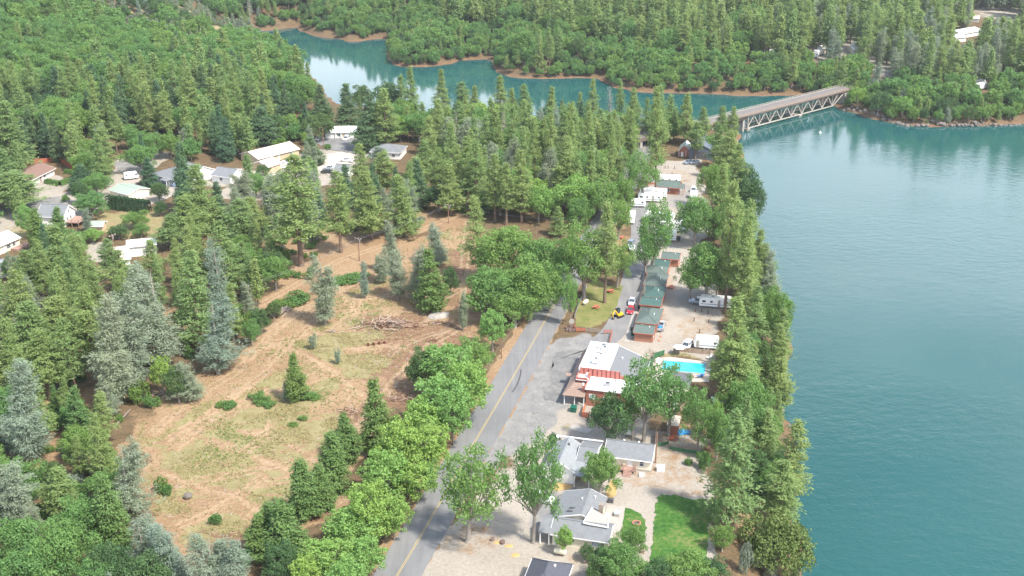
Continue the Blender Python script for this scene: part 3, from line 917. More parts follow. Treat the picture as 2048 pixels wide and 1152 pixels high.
def pine_trunk(seed, h, r, twigs, keep=.5, forks=1, rad=3):
    rng = random.Random(seed)
    segs = []
    pts = [(0, 0, -.4)] + [(rng.uniform(-.12, .12), rng.uniform(-.12, .12), h * t) for t in (.15, .35, .55, .75, .96)]
    rs = [r * 1.35, r, r * .85, r * .65, r * .4, r * .06]
    for a, b_, c, d in zip(pts[:-1], pts[1:], rs[:-1], rs[1:]):
        segs.append((a, b_, c, d))
    for t in twigs:
        if rng.random() < keep:
            segs.append((t[0], t[1], .06, .02))
    return tubes(segs)
def oak_trunk(seed, zc, r, lim, rad):
    rng = random.Random(seed)
    zf = max(1.2, zc * .45)
    segs = [((0, 0, -.4), (0, 0, .4), r * 1.6, r * 1.1), ((0, 0, .4), (rng.uniform(-.3, .3), rng.uniform(-.3, .3), zf), r * 1.1, r * .8)]
    top = segs[-1][1]
    for c in lim:
        c = Vector(c)
        t = Vector(top)
        mid = t.lerp(c, .5) + Vector((0, 0, rng.uniform(-.3, .5)))
        segs.append((t, mid, r * .42, r * .22))
        segs.append((mid, t.lerp(c, .95), r * .22, r * .07))
    return tubes(segs)
SHAPES = {}          # kind -> list of (crown mesh, trunk mesh, height, radius)
FARSHAPES = {}       # kind -> list of one-mesh trees for the distance
def shape(kind, leafmat, barkmat, gen, far=None):
    SHAPES[kind], FARSHAPES[kind] = [], []
    for v, tv, tf, h, r in gen:
        cm = np_mesh(kind + '_crown', v, [quads_of(v)], leafmat)
        tm = np_mesh(kind + '_trunk', tv, [tf], barkmat)
        SHAPES[kind].append((cm, tm, h, r))
    for v, tv, tf, h, r in (far or []):
        vv = np.concatenate([v, tv])
        q = quads_of(v)
        mi = np.concatenate([np.zeros(len(q)), np.ones(len(tf))])
        FARSHAPES[kind].append((np_mesh(kind + '_distant', vv, [q, tf + len(v)], [leafmat, barkmat], mi), h, r))
def gen_con(n, seed, h, rad, tr=.28, keep=.5, **kw):
    for i in range(n):
        v, tw = conifer(seed + i, h, rad, **kw)
        tv, tf = pine_trunk(seed + i, h, tr, tw, keep)
        yield v, tv, tf, h, rad
def gen_broad(n, seed, rad, zc, rz, tr=.3, **kw):
    for i in range(n):
        v, lim = broad(seed + i, rad, zc, rz, **kw)
        tv, tf = oak_trunk(seed + i, zc, tr, lim[::2], rad)
        yield v, tv, tf, zc + rz, rad
def gen_mix(n, seed, h, rad, base, keep=.5, tr=.28):
    for i in range(n):
        r_ = random.Random(seed * 7 + i)
        kw = dict(base, cb=r_.uniform(.08, .34), p=r_.uniform(.62, 1.05), wh=base['wh'] + r_.randint(-6, 5), ragged=r_.uniform(.3, .6), bulge=r_.uniform(.08, .26), rise=r_.uniform(.15, .4), droop=r_.uniform(.08, .2))
        yield from gen_con(1, seed + i, h, rad, tr, keep, **kw)
shape('pine_tree', 'pine_needles', 'bark', gen_mix(8, 10, 22, 3.6, dict(wh=33, nb=(5, 8), tuft=.48, k=12, step=.5, w=.36)),
      gen_mix(6, 20, 22, 3.4, dict(wh=26, nb=(5, 8), tuft=.95, k=5, step=.65, w=.46), .15))
shape('young_pine', 'young_pine_needles', 'bark', gen_con(3, 30, 14, 3.4, cb=.03, wh=30, nb=(6, 9), p=.85, tuft=.5, k=10, step=.42, ragged=.26, rise=.2, droop=.12, w=.42),
      gen_con(2, 35, 14, 3.2, cb=.05, wh=22, nb=(6, 9), p=.85, tuft=.9, k=4, step=.6, ragged=.28, rise=.2, keep=.1, w=.5))
shape('gray_pine', 'gray_pine_needles', 'gray_bark', gen_con(4, 40, 18, 3.8, cb=.1, wh=26, nb=(5, 8), p=.6, tuft=.5, k=12, step=.45, ragged=.45, rise=.4, droop=.12, leaders=2, bulge=.28, w=.22, keep=.7),
      gen_con(3, 45, 18, 3.5, cb=.1, wh=20, nb=(5, 8), p=.6, tuft=1.05, k=4, step=.65, ragged=.45, rise=.35, leaders=2, bulge=.28, w=.42, keep=.3))
shape('fir_tree', 'fir_needles', 'bark', gen_con(3, 50, 20, 3.9, cb=.05, wh=36, nb=(6, 8), p=.85, tuft=.56, k=10, step=.45, ragged=.22, rise=.02, droop=.2, w=.42),
      gen_con(2, 55, 20, 3.6, cb=.06, wh=26, nb=(6, 8), p=.85, tuft=1.1, k=4, step=.65, ragged=.25, rise=.02, droop=.2, keep=.1, w=.5))
OKW = dict(lobes=44, leaf=.36, dens=.5, lobe_r=(.16, .32), hollow=.55)
shape('oak_tree', 'oak_leaves', 'gray_bark', gen_broad(5, 60, 5.0, 6.4, 4.8, tr=.34, **OKW), gen_broad(4, 65, 5.0, 5.2, 4.6, lobes=28, leaf=.75, dens=.7, lobe_r=(.2, .36), hollow=.6))
shape('dark_oak', 'dark_oak_leaves', 'gray_bark', gen_broad(3, 70, 4.6, 5.6, 4.2, tr=.3, **OKW), gen_broad(2, 75, 4.6, 4.6, 4.2, lobes=28, leaf=.75, dens=.7, lobe_r=(.2, .36), hollow=.6))
shape('olive_tree', 'olive_leaves', 'gray_bark', gen_broad(2, 78, 5.0, 4.6, 3.6, tr=.3, **OKW))
shape('leafy_tree', 'lime_leaves', 'gray_bark', gen_broad(5, 80, 4.2, 6.2, 5.0, tr=.22, lobes=64, leaf=.38, dens=.5, lobe_r=(.12, .26), hollow=.35, flat=1.15), gen_broad(2, 86, 4.4, 6.0, 5.0, lobes=20, leaf=.8, dens=.8))
shape('shrub', 'shrub_leaves', 'bark', gen_broad(4, 90, 1.6, .9, .9, tr=.07, lobes=14, leaf=.26, dens=.7), gen_broad(2, 95, 1.6, .9, .9, tr=.07, lobes=10, leaf=.5, dens=.8))
shape('gray_shrub', 'gray_shrub_leaves', 'bark', gen_broad(2, 98, 1.6, 1.0, 1.0, tr=.07, lobes=14, leaf=.26, dens=.6), gen_broad(2, 99, 1.6, 1.0, 1.0, tr=.07, lobes=10, leaf=.5, dens=24))
shape('open_oak', 'oak_leaves', 'gray_bark', gen_broad(4, 110, 5.2, 7.2, 5.4, tr=.36, lobes=42, leaf=.36, dens=.34, lobe_r=(.15, .3), hollow=.35), [])
shape('cypress_tree', 'young_pine_needles', 'bark', gen_con(2, 120, 14, 2.2, cb=.02, wh=34, nb=(5, 7), p=.55, tuft=.5, k=6, step=.45, ragged=.15, rise=.9, droop=0, w=.3, inner=.2))
shape('dead_tree', 'dead_twigs', 'gray_bark', gen_con(3, 130, 17, 2.2, cb=.2, wh=20, nb=(3, 6), p=.7, tuft=.5, k=3, step=.5, ragged=.5, rise=.1, droop=.1, w=.1, keep=1.0))
KINDS = dict(N='dead_tree', P='pine_tree', Y='young_pine', G='gray_pine', F='fir_tree', O='oak_tree', D='dark_oak', L='leafy_tree', S='shrub', H='gray_shrub', A='open_oak', V='olive_tree', C='cypress_tree')
LOOK = dict(N='bare gray dead tree', P='yellow-green pine', Y='dense young green pine', G='pale gray-green pine', F='dark green fir', O='round green oak', D='dark green oak', L='bright lime-green leafy tree',
            S='low green shrub', H='low gray-green shrub', A='open-crowned oak with bare limbs showing', V='broad olive-green tree', C='column-shaped dark cypress')
CAT = dict(N='dead tree', P='pine tree', Y='young pine', G='gray pine', F='fir tree', O='oak tree', D='oak tree', L='tree', S='shrub', H='shrub', A='oak tree', V='tree', C='cypress')
# ------------------------------------------------------------------ trees that the photograph singles out: kind, top x, top y, foot y, width (photo pixels)
T = """
G 205 592 810 92;G 243 566 780 88;G 297 532 735 105;G 420 598 748 82;G 375 720 800 66;G 212 762 832 52;G 22 712 930 100;G 12 925 1070 95;G 237 892 1048 86;G 278 1042 1150 84;G 337 1048 1180 92;G 415 1070 1215 95;G 457 1074 1215 85
Y 145 775 892 60;P 195 785 890 62;Y 207 862 952 46;P 112 935 1040 74;Y 212 952 1100 74;P 60 755 880 76;P 40 608 765 92;P 100 598 745 100;P 166 580 772 84;P 375 506 700 86;P 30 545 705 80;P 130 640 790 70;P 10 640 800 70;P 75 660 800 70
O 150 1000 1105 110;O 110 1050 1180 120;O 30 1040 1150 118;O 62 1090 1200 110;D 300 1115 1215 110;D 220 1090 1190 90;O 190 1120 1210 90;O 10 1110 1200 80;D 90 925 985 55
L 317 708 790 52;D 350 735 808 46;S 272 772 806 40;S 300 795 815 30;D 180 1000 1080 60
P 4 205 345 95;P 22 345 418 110;P 2 300 400 70;Y 68 420 505 48;Y 110 415 492 38;L 46 408 478 40;O 178 386 432 72;D 155 362 410 34;L 184 458 484 44;O 266 422 458 52;D 235 452 478 42;O 280 448 474 36;P 202 255 352 62;O 277 288 348 64;F 290 315 374 40;F 354 286 425 44;F 362 340 440 46;D 315 366 402 38;D 318 404 432 28;F 158 330 385 46;O 188 345 395 50;S 130 392 404 16
P 105 452 592 98;P 50 505 610 80;P 150 468 602 82;P 211 477 560 48;P 236 500 584 56;P 300 480 560 62;P 362 394 488 84;P 440 448 596 92;G 432 486 645 62;P 470 400 515 78;P 392 330 470 78;P 500 395 480 60;F 430 365 455 46;G 480 340 420 54;P 340 430 500 60;P 20 610 700 70
P 585 314 532 112;G 540 345 470 60;P 672 344 505 66;P 737 344 478 74;P 722 288 405 56;P 808 350 474 66;P 762 304 402 54;P 830 315 405 50;G 788 440 548 38;F 836 320 420 40;P 956 394 558 66;G 876 450 532 54;G 792 500 598 48;G 830 495 604 58;G 762 500 566 42;Y 858 504 624 62;D 900 538 590 40;G 726 520 598 22;G 641 514 648 58;O 546 512 580 66;G 905 238 342 62;G 955 233 334 80;G 905 345 402 34;D 876 374 424 56;P 900 330 432 52;P 990 310 442 56;P 1012 330 450 50;P 848 280 385 50;G 628 336 420 44;F 690 330 420 38;G 760 290 330 40
D 840 702 782 64;L 892 688 795 112;L 928 716 838 110;L 880 756 868 118;L 845 800 895 108;L 905 790 890 90;L 800 838 955 118;L 856 848 955 112;L 770 905 1005 100;L 832 918 1005 92;L 740 968 1085 118;L 700 1018 1105 108;L 785 996 1080 84;L 655 1078 1170 122;L 725 1076 1160 92;L 690 1120 1220 100;O 942 680 748 90;L 985 618 702 72;G 925 580 662 24;L 612 1112 1200 90;D 560 1090 1170 70
Y 750 766 905 72;Y 687 830 922 58;Y 660 868 980 72;Y 600 922 1035 72;Y 565 1004 1120 90;Y 516 1030 1115 64;Y 640 930 1020 50;Y 536 1010 1100 60;Y 585 708 800 48
S 612 768 796 44;S 630 778 796 30;G 569 765 800 16;G 624 666 698 20;G 675 698 728 14;S 512 766 798 30;S 522 780 806 36;S 536 792 812 26;S 458 788 812 34;S 440 796 812 24;S 605 830 838 22;S 585 842 852 18;S 322 965 985 26;S 334 972 990 18;S 430 1030 1046 26;S 592 562 604 50;S 568 578 612 44;D 545 606 636 36;D 520 620 668 44;O 500 640 690 40;S 700 532 560 62;S 670 545 566 40
O 1020 448 570 122;O 1085 478 585 112;O 985 538 645 110;O 1062 520 640 112;O 1030 578 655 92;O 1100 520 622 70;A 1172 448 600 108;L 1144 546 652 32;A 1140 470 560 80;P 1216 408 606 58;A 1237 480 575 60;L 1146 350 440 86;P 1116 414 472 40;A 1210 350 446 92;A 1180 300 392 110;O 1250 350 440 50;A 1240 400 480 60
A 1290 306 402 80;P 1322 178 388 46;A 1312 398 548 84;A 1296 460 560 48;O 1396 394 492 86;O 1422 478 608 112;A 1384 520 600 56;A 1440 500 596 56
P 1470 368 622 66;P 1450 330 480 56;P 1490 440 640 60;P 1476 598 812 92;P 1516 572 700 58;O 1555 578 700 66;G 1546 488 610 58;P 1520 462 590 52;D 1503 358 456 64;P 1596 622 745 56;P 1562 652 775 50;D 1530 688 778 60;O 1510 758 880 80;P 1566 718 842 62;P 1472 828 1045 112;P 1594 836 1010 84;P 1566 925 1065 84;V 1556 1040 1150 134;H 1536 1104 1150 46;H 1492 1100 1150 26;H 1590 1130 1180 26;O 1448 1052 1102 46;D 1428 1118 1170 60;O 1380 1108 1180 110;D 1320 1125 1190 70;L 1290 1125 1180 60;P 1535 820 950 60;P 1500 430 540 50;D 1430 1000 1070 30;P 1440 250 340 52;P 1460 262 370 48;P 1480 290 420 44;D 1492 330 430 44;P 1395 245 318 40;O 1430 322 420 60;O 1460 400 500 56;P 1580 700 800 40
A 1295 718 885 112;A 1345 724 872 90;D 1218 790 890 84;A 1402 775 905 78;A 1270 768 880 60;O 1202 904 990 78;A 932 890 1084 146;A 1068 868 1086 108;L 1129 1050 1108 38;D 1176 1092 1122 32;D 1202 1094 1124 34;O 1266 1052 1115 56;O 1240 1086 1180 84;D 1205 1110 1180 60;D 1108 868 894 28;S 1410 910 938 30;S 1378 918 930 18;S 1188 1130 1150 30;O 1440 820 920 60;L 1430 800 880 40;D 1490 680 790 56
F 738 195 302 62;P 768 180 302 70;F 690 170 262 52;F 520 215 290 60;P 820 135 250 40;P 885 140 235 34;P 925 165 232 36;P 1000 152 240 40;P 950 172 240 30;D 640 228 282 60;F 622 275 330 44;S 655 290 298 18;L 872 240 266 30;L 965 205 262 80;C 718 192 256 12;P 800 150 240 36;F 785 168 240 36;L 610 262 290 22;D 590 250 275 60;S 560 278 296 34;L 610 308 326 16;D 525 330 352 28;F 640 170 250 44;D 770 165 235 60;D 720 172 225 40
P 1188 158 262 34;P 1242 160 262 32;P 1268 176 268 32;P 1323 172 292 44;P 1378 186 292 36;P 1102 174 270 34;P 1050 170 262 36;P 1294 196 280 26;P 1160 186 260 28;P 1025 178 256 30;N 1222 172 256 26;N 496 -4 40 14;N 975 470 520 20;N 1290 560 610 14;P 1415 215 290 30;P 1445 212 290 34;P 1470 215 300 34
P 245 115 205 28;P 293 128 212 30;G 412 160 205 22;P 165 135 215 34;P 480 105 175 30;P 470 145 225 30;F 498 160 232 34;P 580 110 178 24;P 600 118 182 22;P 615 125 190 20;P 500 100 160 24
P 1780 78 128 26;P 1078 60 142 26;G 1754 128 190 34;P 1690 110 190 32;P 1590 95 175 28;G 1830 80 160 34;G 1880 75 155 34;G 1860 110 175 36;G 1935 90 150 34;P 1100 55 140 24;P 1800 110 160 26;L 1720 172 215 34;D 1760 185 235 40;L 1810 190 235 40;D 1850 215 245 20;D 1890 195 235 26;H 1810 185 212 14;G 1900 215 246 20;D 1980 215 250 24;D 1660 150 180 40
"""
TREES = []       # (kind, x, y, z, height, radius, hand placed)
for item in T.replace('\n', ';').split(';'):
    if not item.strip():
        continue
    k, ax_, ay_, fy, wd = item.split()
    ax_, ay_, fy, wd = map(float, (ax_, ay_, fy, wd))
    fx = ax_ + (1024 - ax_) / 5510 * (fy - ay_)
    x, y, z = G(fx, fy)
    if float(sdist(LAKE, np.array([x]), np.array([y]))[0]) < 1.0:
        # a foot that would stand in the lake is drawn back up the bank
        for back in range(1, 40):
            x2, y2 = x - .5 * back, y + .0 * back
            if float(sdist(LAKE, np.array([x2]), np.array([y2]))[0]) > 1.0:
                x, y = x2, y2
                break
        z = hz1(x, y)
    # height: where the upright over the foot meets the top's line of sight
    dx_ = ray(ax_, ay_)
    t_ = y / dx_[1]
    h = CAM_H + dx_[2] * t_ - z
    s = proj(x, y, z + h / 2)[2]
    if k == 'S' and 400 < ax_ < 720 and 520 < ay_ < 860:
        h *= .32                        # sprawling weeds, wider than high
    TREES.append([k, x, y, z, max(h, .6), wd / s / 2 * (1.2 if k in 'PYGF' else 1.02), True])
# ------------------------------------------------------------------ the woods between them
KEEP = [  # windows in the picture through which something stands clear: x0, y0, x1, y1
    (38, 326, 118, 380), (72, 405, 160, 445), (-5, 450, 46, 500), (215, 358, 330, 422), (298, 322, 405, 368), (418, 328, 482, 358), (505, 285, 605, 345), (632, 248, 730, 318), (640, 318, 720, 365),
    (735, 285, 803, 318), (220, 472, 320, 520), (172, 482, 224, 520), (190, 420, 335, 470), (640, 120, 780, 200), (780, 135, 1010, 190), (1010, 160, 1480, 190), (1400, 178, 1700, 262), (1340, 290, 1412, 340),
    (1262, 500, 1345, 690), (1265, 360, 1385, 460), (1380, 540, 1460, 630), (1278, 270, 1302, 330), (655, 190, 735, 225), (60, 378, 150, 405), (1345, 300, 1410, 470), (1240, 440, 1275, 520),
    (855, 425, 945, 560), (520, 560, 800, 640), (640, 480, 800, 540), (1180, 440, 1240, 470), (540, 60, 640, 140), (1695, 215, 2048, 262), (145, 370, 170, 405), (230, 318, 262, 350)]
def far_side(x, y):
    return y > 562 or (x > 118 and y > 478)
def blocked(px, py0, py1, half):
    for a, b_, c, d in KEEP:
        if px + half * .6 > a and px - half * .6 < c and py1 > b_ and py0 < d:
            if py1 > d - 3 or py0 < d:
                return True
    return False
NOGROW = [gpoly(p) for p in (CLEAR, [(738, 1170), (797, 1053), (889, 900), (954, 790), (1026, 680), (1066, 610), (1112, 540), (1160, 480), (1200, 440), (1275, 320), (1290, 280), (1330, 270), (1430, 290), (1440, 470), (1470, 640), (1450, 760), (1450, 1000), (1520, 1000), (1480, 1200), (738, 1200)])]
ZONES = [  # outline in the photograph (feet of the trees), spacing, mix of kinds, heights
    ([(0, 285), (120, 268), (330, 285), (430, 300), (540, 288), (560, 250), (640, 228), (620, 200), (520, 190), (300, 215), (0, 225)], 6.0, 'PPPPFFDO', (17, 27)),
    ([(-60, 330), (40, 300), (160, 330), (120, 350), (30, 345), (-60, 400)], 6.5, 'PPF', (18, 26)),
    ([(430, 300), (540, 288), (600, 300), (520, 330), (440, 330)], 6.0, 'FFPO', (15, 22)),
    ([(540, 285), (640, 240), (700, 238), (700, 262), (640, 275), (560, 290)], 5.5, 'OODF', (9, 15)),
    ([(735, 250), (860, 258), (1000, 262), (1280, 268), (1270, 300), (1000, 290), (860, 300), (740, 300)], 5.5, 'PPFOL', (13, 21)),
    ([(870, 300), (1280, 285), (1265, 330), (1240, 400), (1150, 440), (1000, 450), (900, 430), (850, 380)], 5.6, 'PPPPOGGLP', (15, 26)),
    ([(1000, 300), (1150, 290), (1200, 310), (1100, 340)], 6, 'LLO', (9, 13)),
    ([(1180, 330), (1260, 330), (1250, 430), (1160, 470), (1110, 430)], 6.5, 'AOO', (11, 15)),
    ([(330, 385), (520, 370), (640, 400), (860, 400), (880, 440), (700, 470), (560, 480), (420, 470), (330, 470)], 8.5, 'PPPGF', (14, 22)),
    ([(330, 520), (480, 520), (540, 580), (470, 690), (380, 720), (340, 640)], 8.0, 'PPGO', (13, 21)),
    ([(-60, 560), (60, 580), (220, 590), (330, 580), (340, 700), (260, 760), (100, 790), (-60, 800)], 7.5, 'PPPG', (15, 22)),
    ([(-60, 800), (90, 800), (200, 900), (240, 1050), (230, 1170), (-60, 1180)], 6.5, 'PPGOOY', (10, 18)),
    ([(230, 1130), (420, 1150), (620, 1120), (660, 1200), (230, 1260)], 5.5, 'OGYD', (8, 13)),
    ([(480, 520), (560, 540), (540, 600), (480, 620)], 6, 'POD', (10, 16)),
    ([(1425, 380), (1480, 380), (1530, 560), (1560, 640), (1560, 760), (1555, 860), (1565, 960), (1575, 1060), (1500, 1010), (1470, 900), (1450, 760), (1470, 620)], 4.6, 'PPODODO', (9, 19)),
    ([(1400, 268), (1475, 268), (1478, 340), (1440, 380), (1415, 330)], 5.5, 'PPOO', (11, 17)),
    ([(1300, 262), (1400, 258), (1400, 285), (1310, 290)], 6, 'PPO', (14, 20)),
    ([(760, 1010), (880, 850), (960, 720), (950, 700), (860, 780), (780, 900), (700, 1030), (640, 1160), (720, 1160)], 4.5, 'LLLS', (5, 10)),
    ([(-60, 300), (120, 300), (330, 300), (540, 295), (740, 300), (700, 380), (560, 400), (420, 400), (330, 480), (180, 560), (-60, 570)], 8.0, 'PPFOGDO', (11, 20)),
    ([(850, 440), (930, 420), (1040, 450), (1000, 460), (950, 440)], 4.5, 'DSO', (4, 8)),
]
WORLDZONES = [  # the far woods, outlined on the ground itself
    ('hill', [(-620, 470), (-215, 440), (-175, 520), (-110, 585), (-128, 650), (-190, 640), (-260, 640), (-420, 620), (-620, 640)], 5.8, 'OOOOOODOOP', (12, 17)),
    ('hill', [(-190, 430), (-120, 470), (-100, 520), (-110, 590), (-180, 560), (-215, 450)], 5.6, 'PPOOFO', (13, 21)),
    ('beyond', [(-640, 1000), (-300, 850), (-205, 745), (-160, 690), (-120, 735), (-60, 760), (-60, 1300), (-800, 1300)], 6.0, 'OODDOPPG', (12, 18)),
    ('far', [(-150, 720), (-118, 665), (-85, 600), (-60, 570), (0, 560), (60, 548), (110, 535), (150, 520), (165, 500), (260, 480), (420, 500), (560, 545), (640, 1250), (-60, 1250), (-100, 800)], 6.2, None, (14, 30)),
    ('farshore', [(-150, 720), (-118, 665), (-85, 600), (-60, 570), (0, 560), (60, 548), (110, 535), (150, 520), (165, 500), (260, 480), (330, 500), (330, 600), (60, 720), (-60, 790), (-140, 800)], 4.6, 'OODOOP', (7, 13)),
    ('ridge', [ground(90, 3), ground(190, 45), ground(290, 76), ground(390, 103), (-150, 672), (-142, 712), (-172, 745), (-200, 762), (-300, 900), (-400, 760)], 5.6, 'GGGHSHDG', (6, 13)),
]
rz_ = random.Random(77)
existing = [(t[1], t[2], t[5]) for t in TREES]
cell = {}
def put_cell(x, y, r):
    cell.setdefault((int(x // 12), int(y // 12)), []).append((x, y, r))
for e in existing:
    put_cell(*e)
def crowd(x, y, sp):
    cx, cy = int(x // 12), int(y // 12)
    for a in (-1, 0, 1):
        for b_ in (-1, 0, 1):
            for ex, ey, er in cell.get((cx + a, cy + b_), ()):
                if (ex - x) ** 2 + (ey - y) ** 2 < (sp * .62 + (er * .35 if er > 3 else 0)) ** 2:
                    return True
    return False
HSC = dict(N=.8, P=1, F=.85, G=.72, O=.62, D=.5, L=.55, Y=.6, S=.14, H=.14, A=.62)
def widths(k, h, rnd):
    return {'N': h * .12, 'P': h * .185, 'F': h * .21, 'G': h * .23, 'O': h * .46, 'D': h * .48, 'L': h * .4, 'Y': h * .25, 'S': h * .8, 'H': h * .8, 'A': h * .42}[k] * rnd.uniform(.85, 1.2)
def fill(poly, sp, mix, hts, name=None):
    poly = np.array(poly)
    x0, y0 = poly.min(0)
    x1, y1 = poly.max(0)
    n = int((x1 - x0) * (y1 - y0) / (sp * sp) * 4)
    rr = NR(int(abs(x0 * 7 + y0 * 3)) % 99991)
    xs, ys = rr.uniform(x0, x1, n), rr.uniform(y0, y1, n)
    ok = sdist(poly, xs, ys) < 0
    for p in NOGROW:
        ok &= sdist(p, xs, ys) > 1.5
    ok &= sdist(LAKE, xs, ys) > (1.2 if name == 'farshore' else 2.5)
    if name == 'farshore':
        ok &= sdist(LAKE, xs, ys) < 34
    xs, ys = xs[ok], ys[ok]
    zs = hz(xs, ys)
    dl = sdist(LAKE, xs, ys)
    for x, y, z, d in zip(xs, ys, zs, dl):
        if mix is None:                                  # far side: pines inland, oaks near the water, gray pines to the east
            e = sm((x - 90) / 90)
            u = rz_.random()
            if d < 30: k = 'O' if u < .45 else ('D' if u < .6 else 'P')
            elif u < .42 * e and y < 900: k = 'G'
            elif u < .24 + .2 * (math.sin(x / 37) * math.cos(y / 41) > .25): k = 'O'
            else: k = 'P'
        else:
            k = rz_.choice(mix)
        if k == 'P' and rz_.random() < .015:
            k = 'N'
        h = rz_.uniform(*hts) * HSC[k] * (1.35 if name in ('hill', 'beyond', 'farshore') and k in 'OD' else 1) if mix is None or k not in 'OD' or 'P' in mix or 'F' in mix else rz_.uniform(*hts) * (.9 if k == 'O' else .75)
        if k in 'SH':
            h = rz_.uniform(1.2, 2.6)
        if d < 10:
            h *= .75
        r = widths(k, h, rz_)
        if crowd(x, y, sp if k not in 'SH' else 3.0):
            continue
        px, py, s = proj(x, y, z)
        pxa, pya, _ = proj(x, y, z + h)
        if py < -25 or px < -260 or px > 2308 or pya > 1240:
            continue
        if not far_side(x, y) and blocked(pxa, pya, py, r * s):
            continue
        if not far_side(x, y) and x > -90 and pya < 200 and 640 < pxa < 1480 and py > 220 and rz_.random() < .8:
            continue
        if far_side(x, y) and any(abs(pxa - q[0]) < q[2] and pya < q[1] + 12 and py > q[1] for q in CLEARINGS):
            continue
        put_cell(x, y, r)
        TREES.append([k, x, y, z, h, r, False])
CLEARINGS = [(2000, 20, 52), (1940, 66, 34), (1415, 108, 14), (1705, 92, 20), (1148, 72, 7), (1640, 106, 20), (1248, 96, 6), (1165, 97, 8), (1500, 112, 12), (1970, 175, 18), (1765, 140, 30)]
for poly, sp, mix, hts in ZONES:
    fill([ground(*p) for p in poly], sp, mix, hts)
for name, poly, sp, mix, hts in WORLDZONES[::-1]:
    fill(poly, sp, mix, hts, name)
# low undergrowth in the near woods
for poly, sp in (([(0, 640), (250, 640), (300, 780), (180, 1000), (230, 1150), (-40, 1150)], 7), ([(340, 560), (520, 540), (640, 560), (520, 660), (380, 720)], 7), ([(480, 470), (850, 440), (900, 470), (640, 560)], 8),
                 ([(640, 1170), (760, 985), (880, 850), (960, 735), (1015, 690), (955, 790), (890, 900), (797, 1053), (735, 1170)], 2.4), ([(1440, 740), (1540, 700), (1565, 860), (1575, 1060), (1510, 1020), (1480, 900)], 3), ([(1440, 400), (1500, 400), (1565, 640), (1560, 760), (1500, 740), (1460, 620)], 3), ([(1690, 226), (1840, 250), (2048, 240), (2048, 215), (1760, 195)], 4.5)):
    fill([ground(*p) for p in poly], sp, 'SSSH' if sp != 2.4 else 'SSL', (2, 5))
print('trees', len(TREES))

# dry grass and weeds of the clearing: tufts nobody could count
rg_ = NR(404)
cx_, cy_ = rg_.uniform(-95, -5, 90000), rg_.uniform(160, 345, 90000)
inside = sdist(gpoly(CLEAR), cx_, cy_) < -1
gi_ = np.searchsorted(gx, cx_) - 1
gj_ = np.searchsorted(gy, cy_) - 1
gw = grass.reshape(NY, NX)[gj_, gi_]
clump = np.sin(cx_ / 3.1 + 1.7 * np.sin(cy_ / 5.3)) * np.cos(cy_ / 2.7 + cx_ / 9) + .5 * np.sin((cx_ * .6 + cy_ * .8) / 1.3)
ok = inside & (rg_.rand(len(cx_)) < .10 + .75 * gw * (clump > -.1))
cx_, cy_ = cx_[ok], cy_[ok]
cz_ = Z.reshape(NY, NX)[gj_[ok], gi_[ok]]
green = (np.sin(cx_ / 6.0 + 2) * np.cos(cy_ / 7.3) + .4 * rg_.normal(0, 1, len(cx_))) > .75
for nm, sel, mt, lb in (('dry_grass', ~green, 'straw', 'dry straw-coloured grass tufts in the clearing'), ('weeds', green, 'weed_leaves', 'low green weeds among the dry grass of the clearing')):
    c_ = np.stack([cx_[sel], cy_[sel], cz_[sel] + .1], 1)
    c_ = np.repeat(c_, 3, 0) + rg_.normal(0, .2, (3 * sel.sum(), 3)) * np.array([1, 1, .15])
    v = diamonds(c_, np.tile([[.3, -.4, .8]], (len(c_), 1)), .42, .5, rg_, .7)
    o = bpy.data.objects.new(nm, np_mesh(nm, v, [quads_of(v)], mt))
    C.objects.link(o)
    o['kind'], o['label'] = 'stuff', lb

# stones, chips of wood and litter strewn over the scraped ground
rg_ = NR(77)
cx_, cy_ = rg_.uniform(-95, -5, 5200), rg_.uniform(160, 345, 5200)
w_ = scraped.reshape(NY, NX)[np.searchsorted(gy, cy_) - 1, np.searchsorted(gx, cx_) - 1]
ok = (sdist(gpoly(CLEAR), cx_, cy_) < -1) & (rg_.rand(len(cx_)) < .10 + .6 * w_)
cx_, cy_ = cx_[ok], cy_[ok]
cz_ = Z.reshape(NY, NX)[np.searchsorted(gy, cy_) - 1, np.searchsorted(gx, cx_) - 1]
for nm, part_, mt, lb, sz, wd_ in (('stones', slice(0, None, 3), 'pale_concrete', 'pale stones and chips strewn over the clearing', .3, .8), ('wood_debris', slice(1, None, 3), 'dead_wood', 'broken sticks strewn over the clearing', .95, .14), ('bark_debris', slice(2, None, 3), 'pole_wood', 'dark bark and root scraps strewn over the clearing', .5, .5)):
    m_ = MB()
    for x, y, z in zip(cx_[part_], cy_[part_], cz_[part_]):
        m_.box((x, y, z + .06), (sz * rg_.uniform(.5, 1.4), sz * wd_ * rg_.uniform(.6, 1.2), .14), rg_.uniform(0, 6.3))
    o = m_.build(nm, mt)
    o['kind'], o['label'] = 'stuff', lb
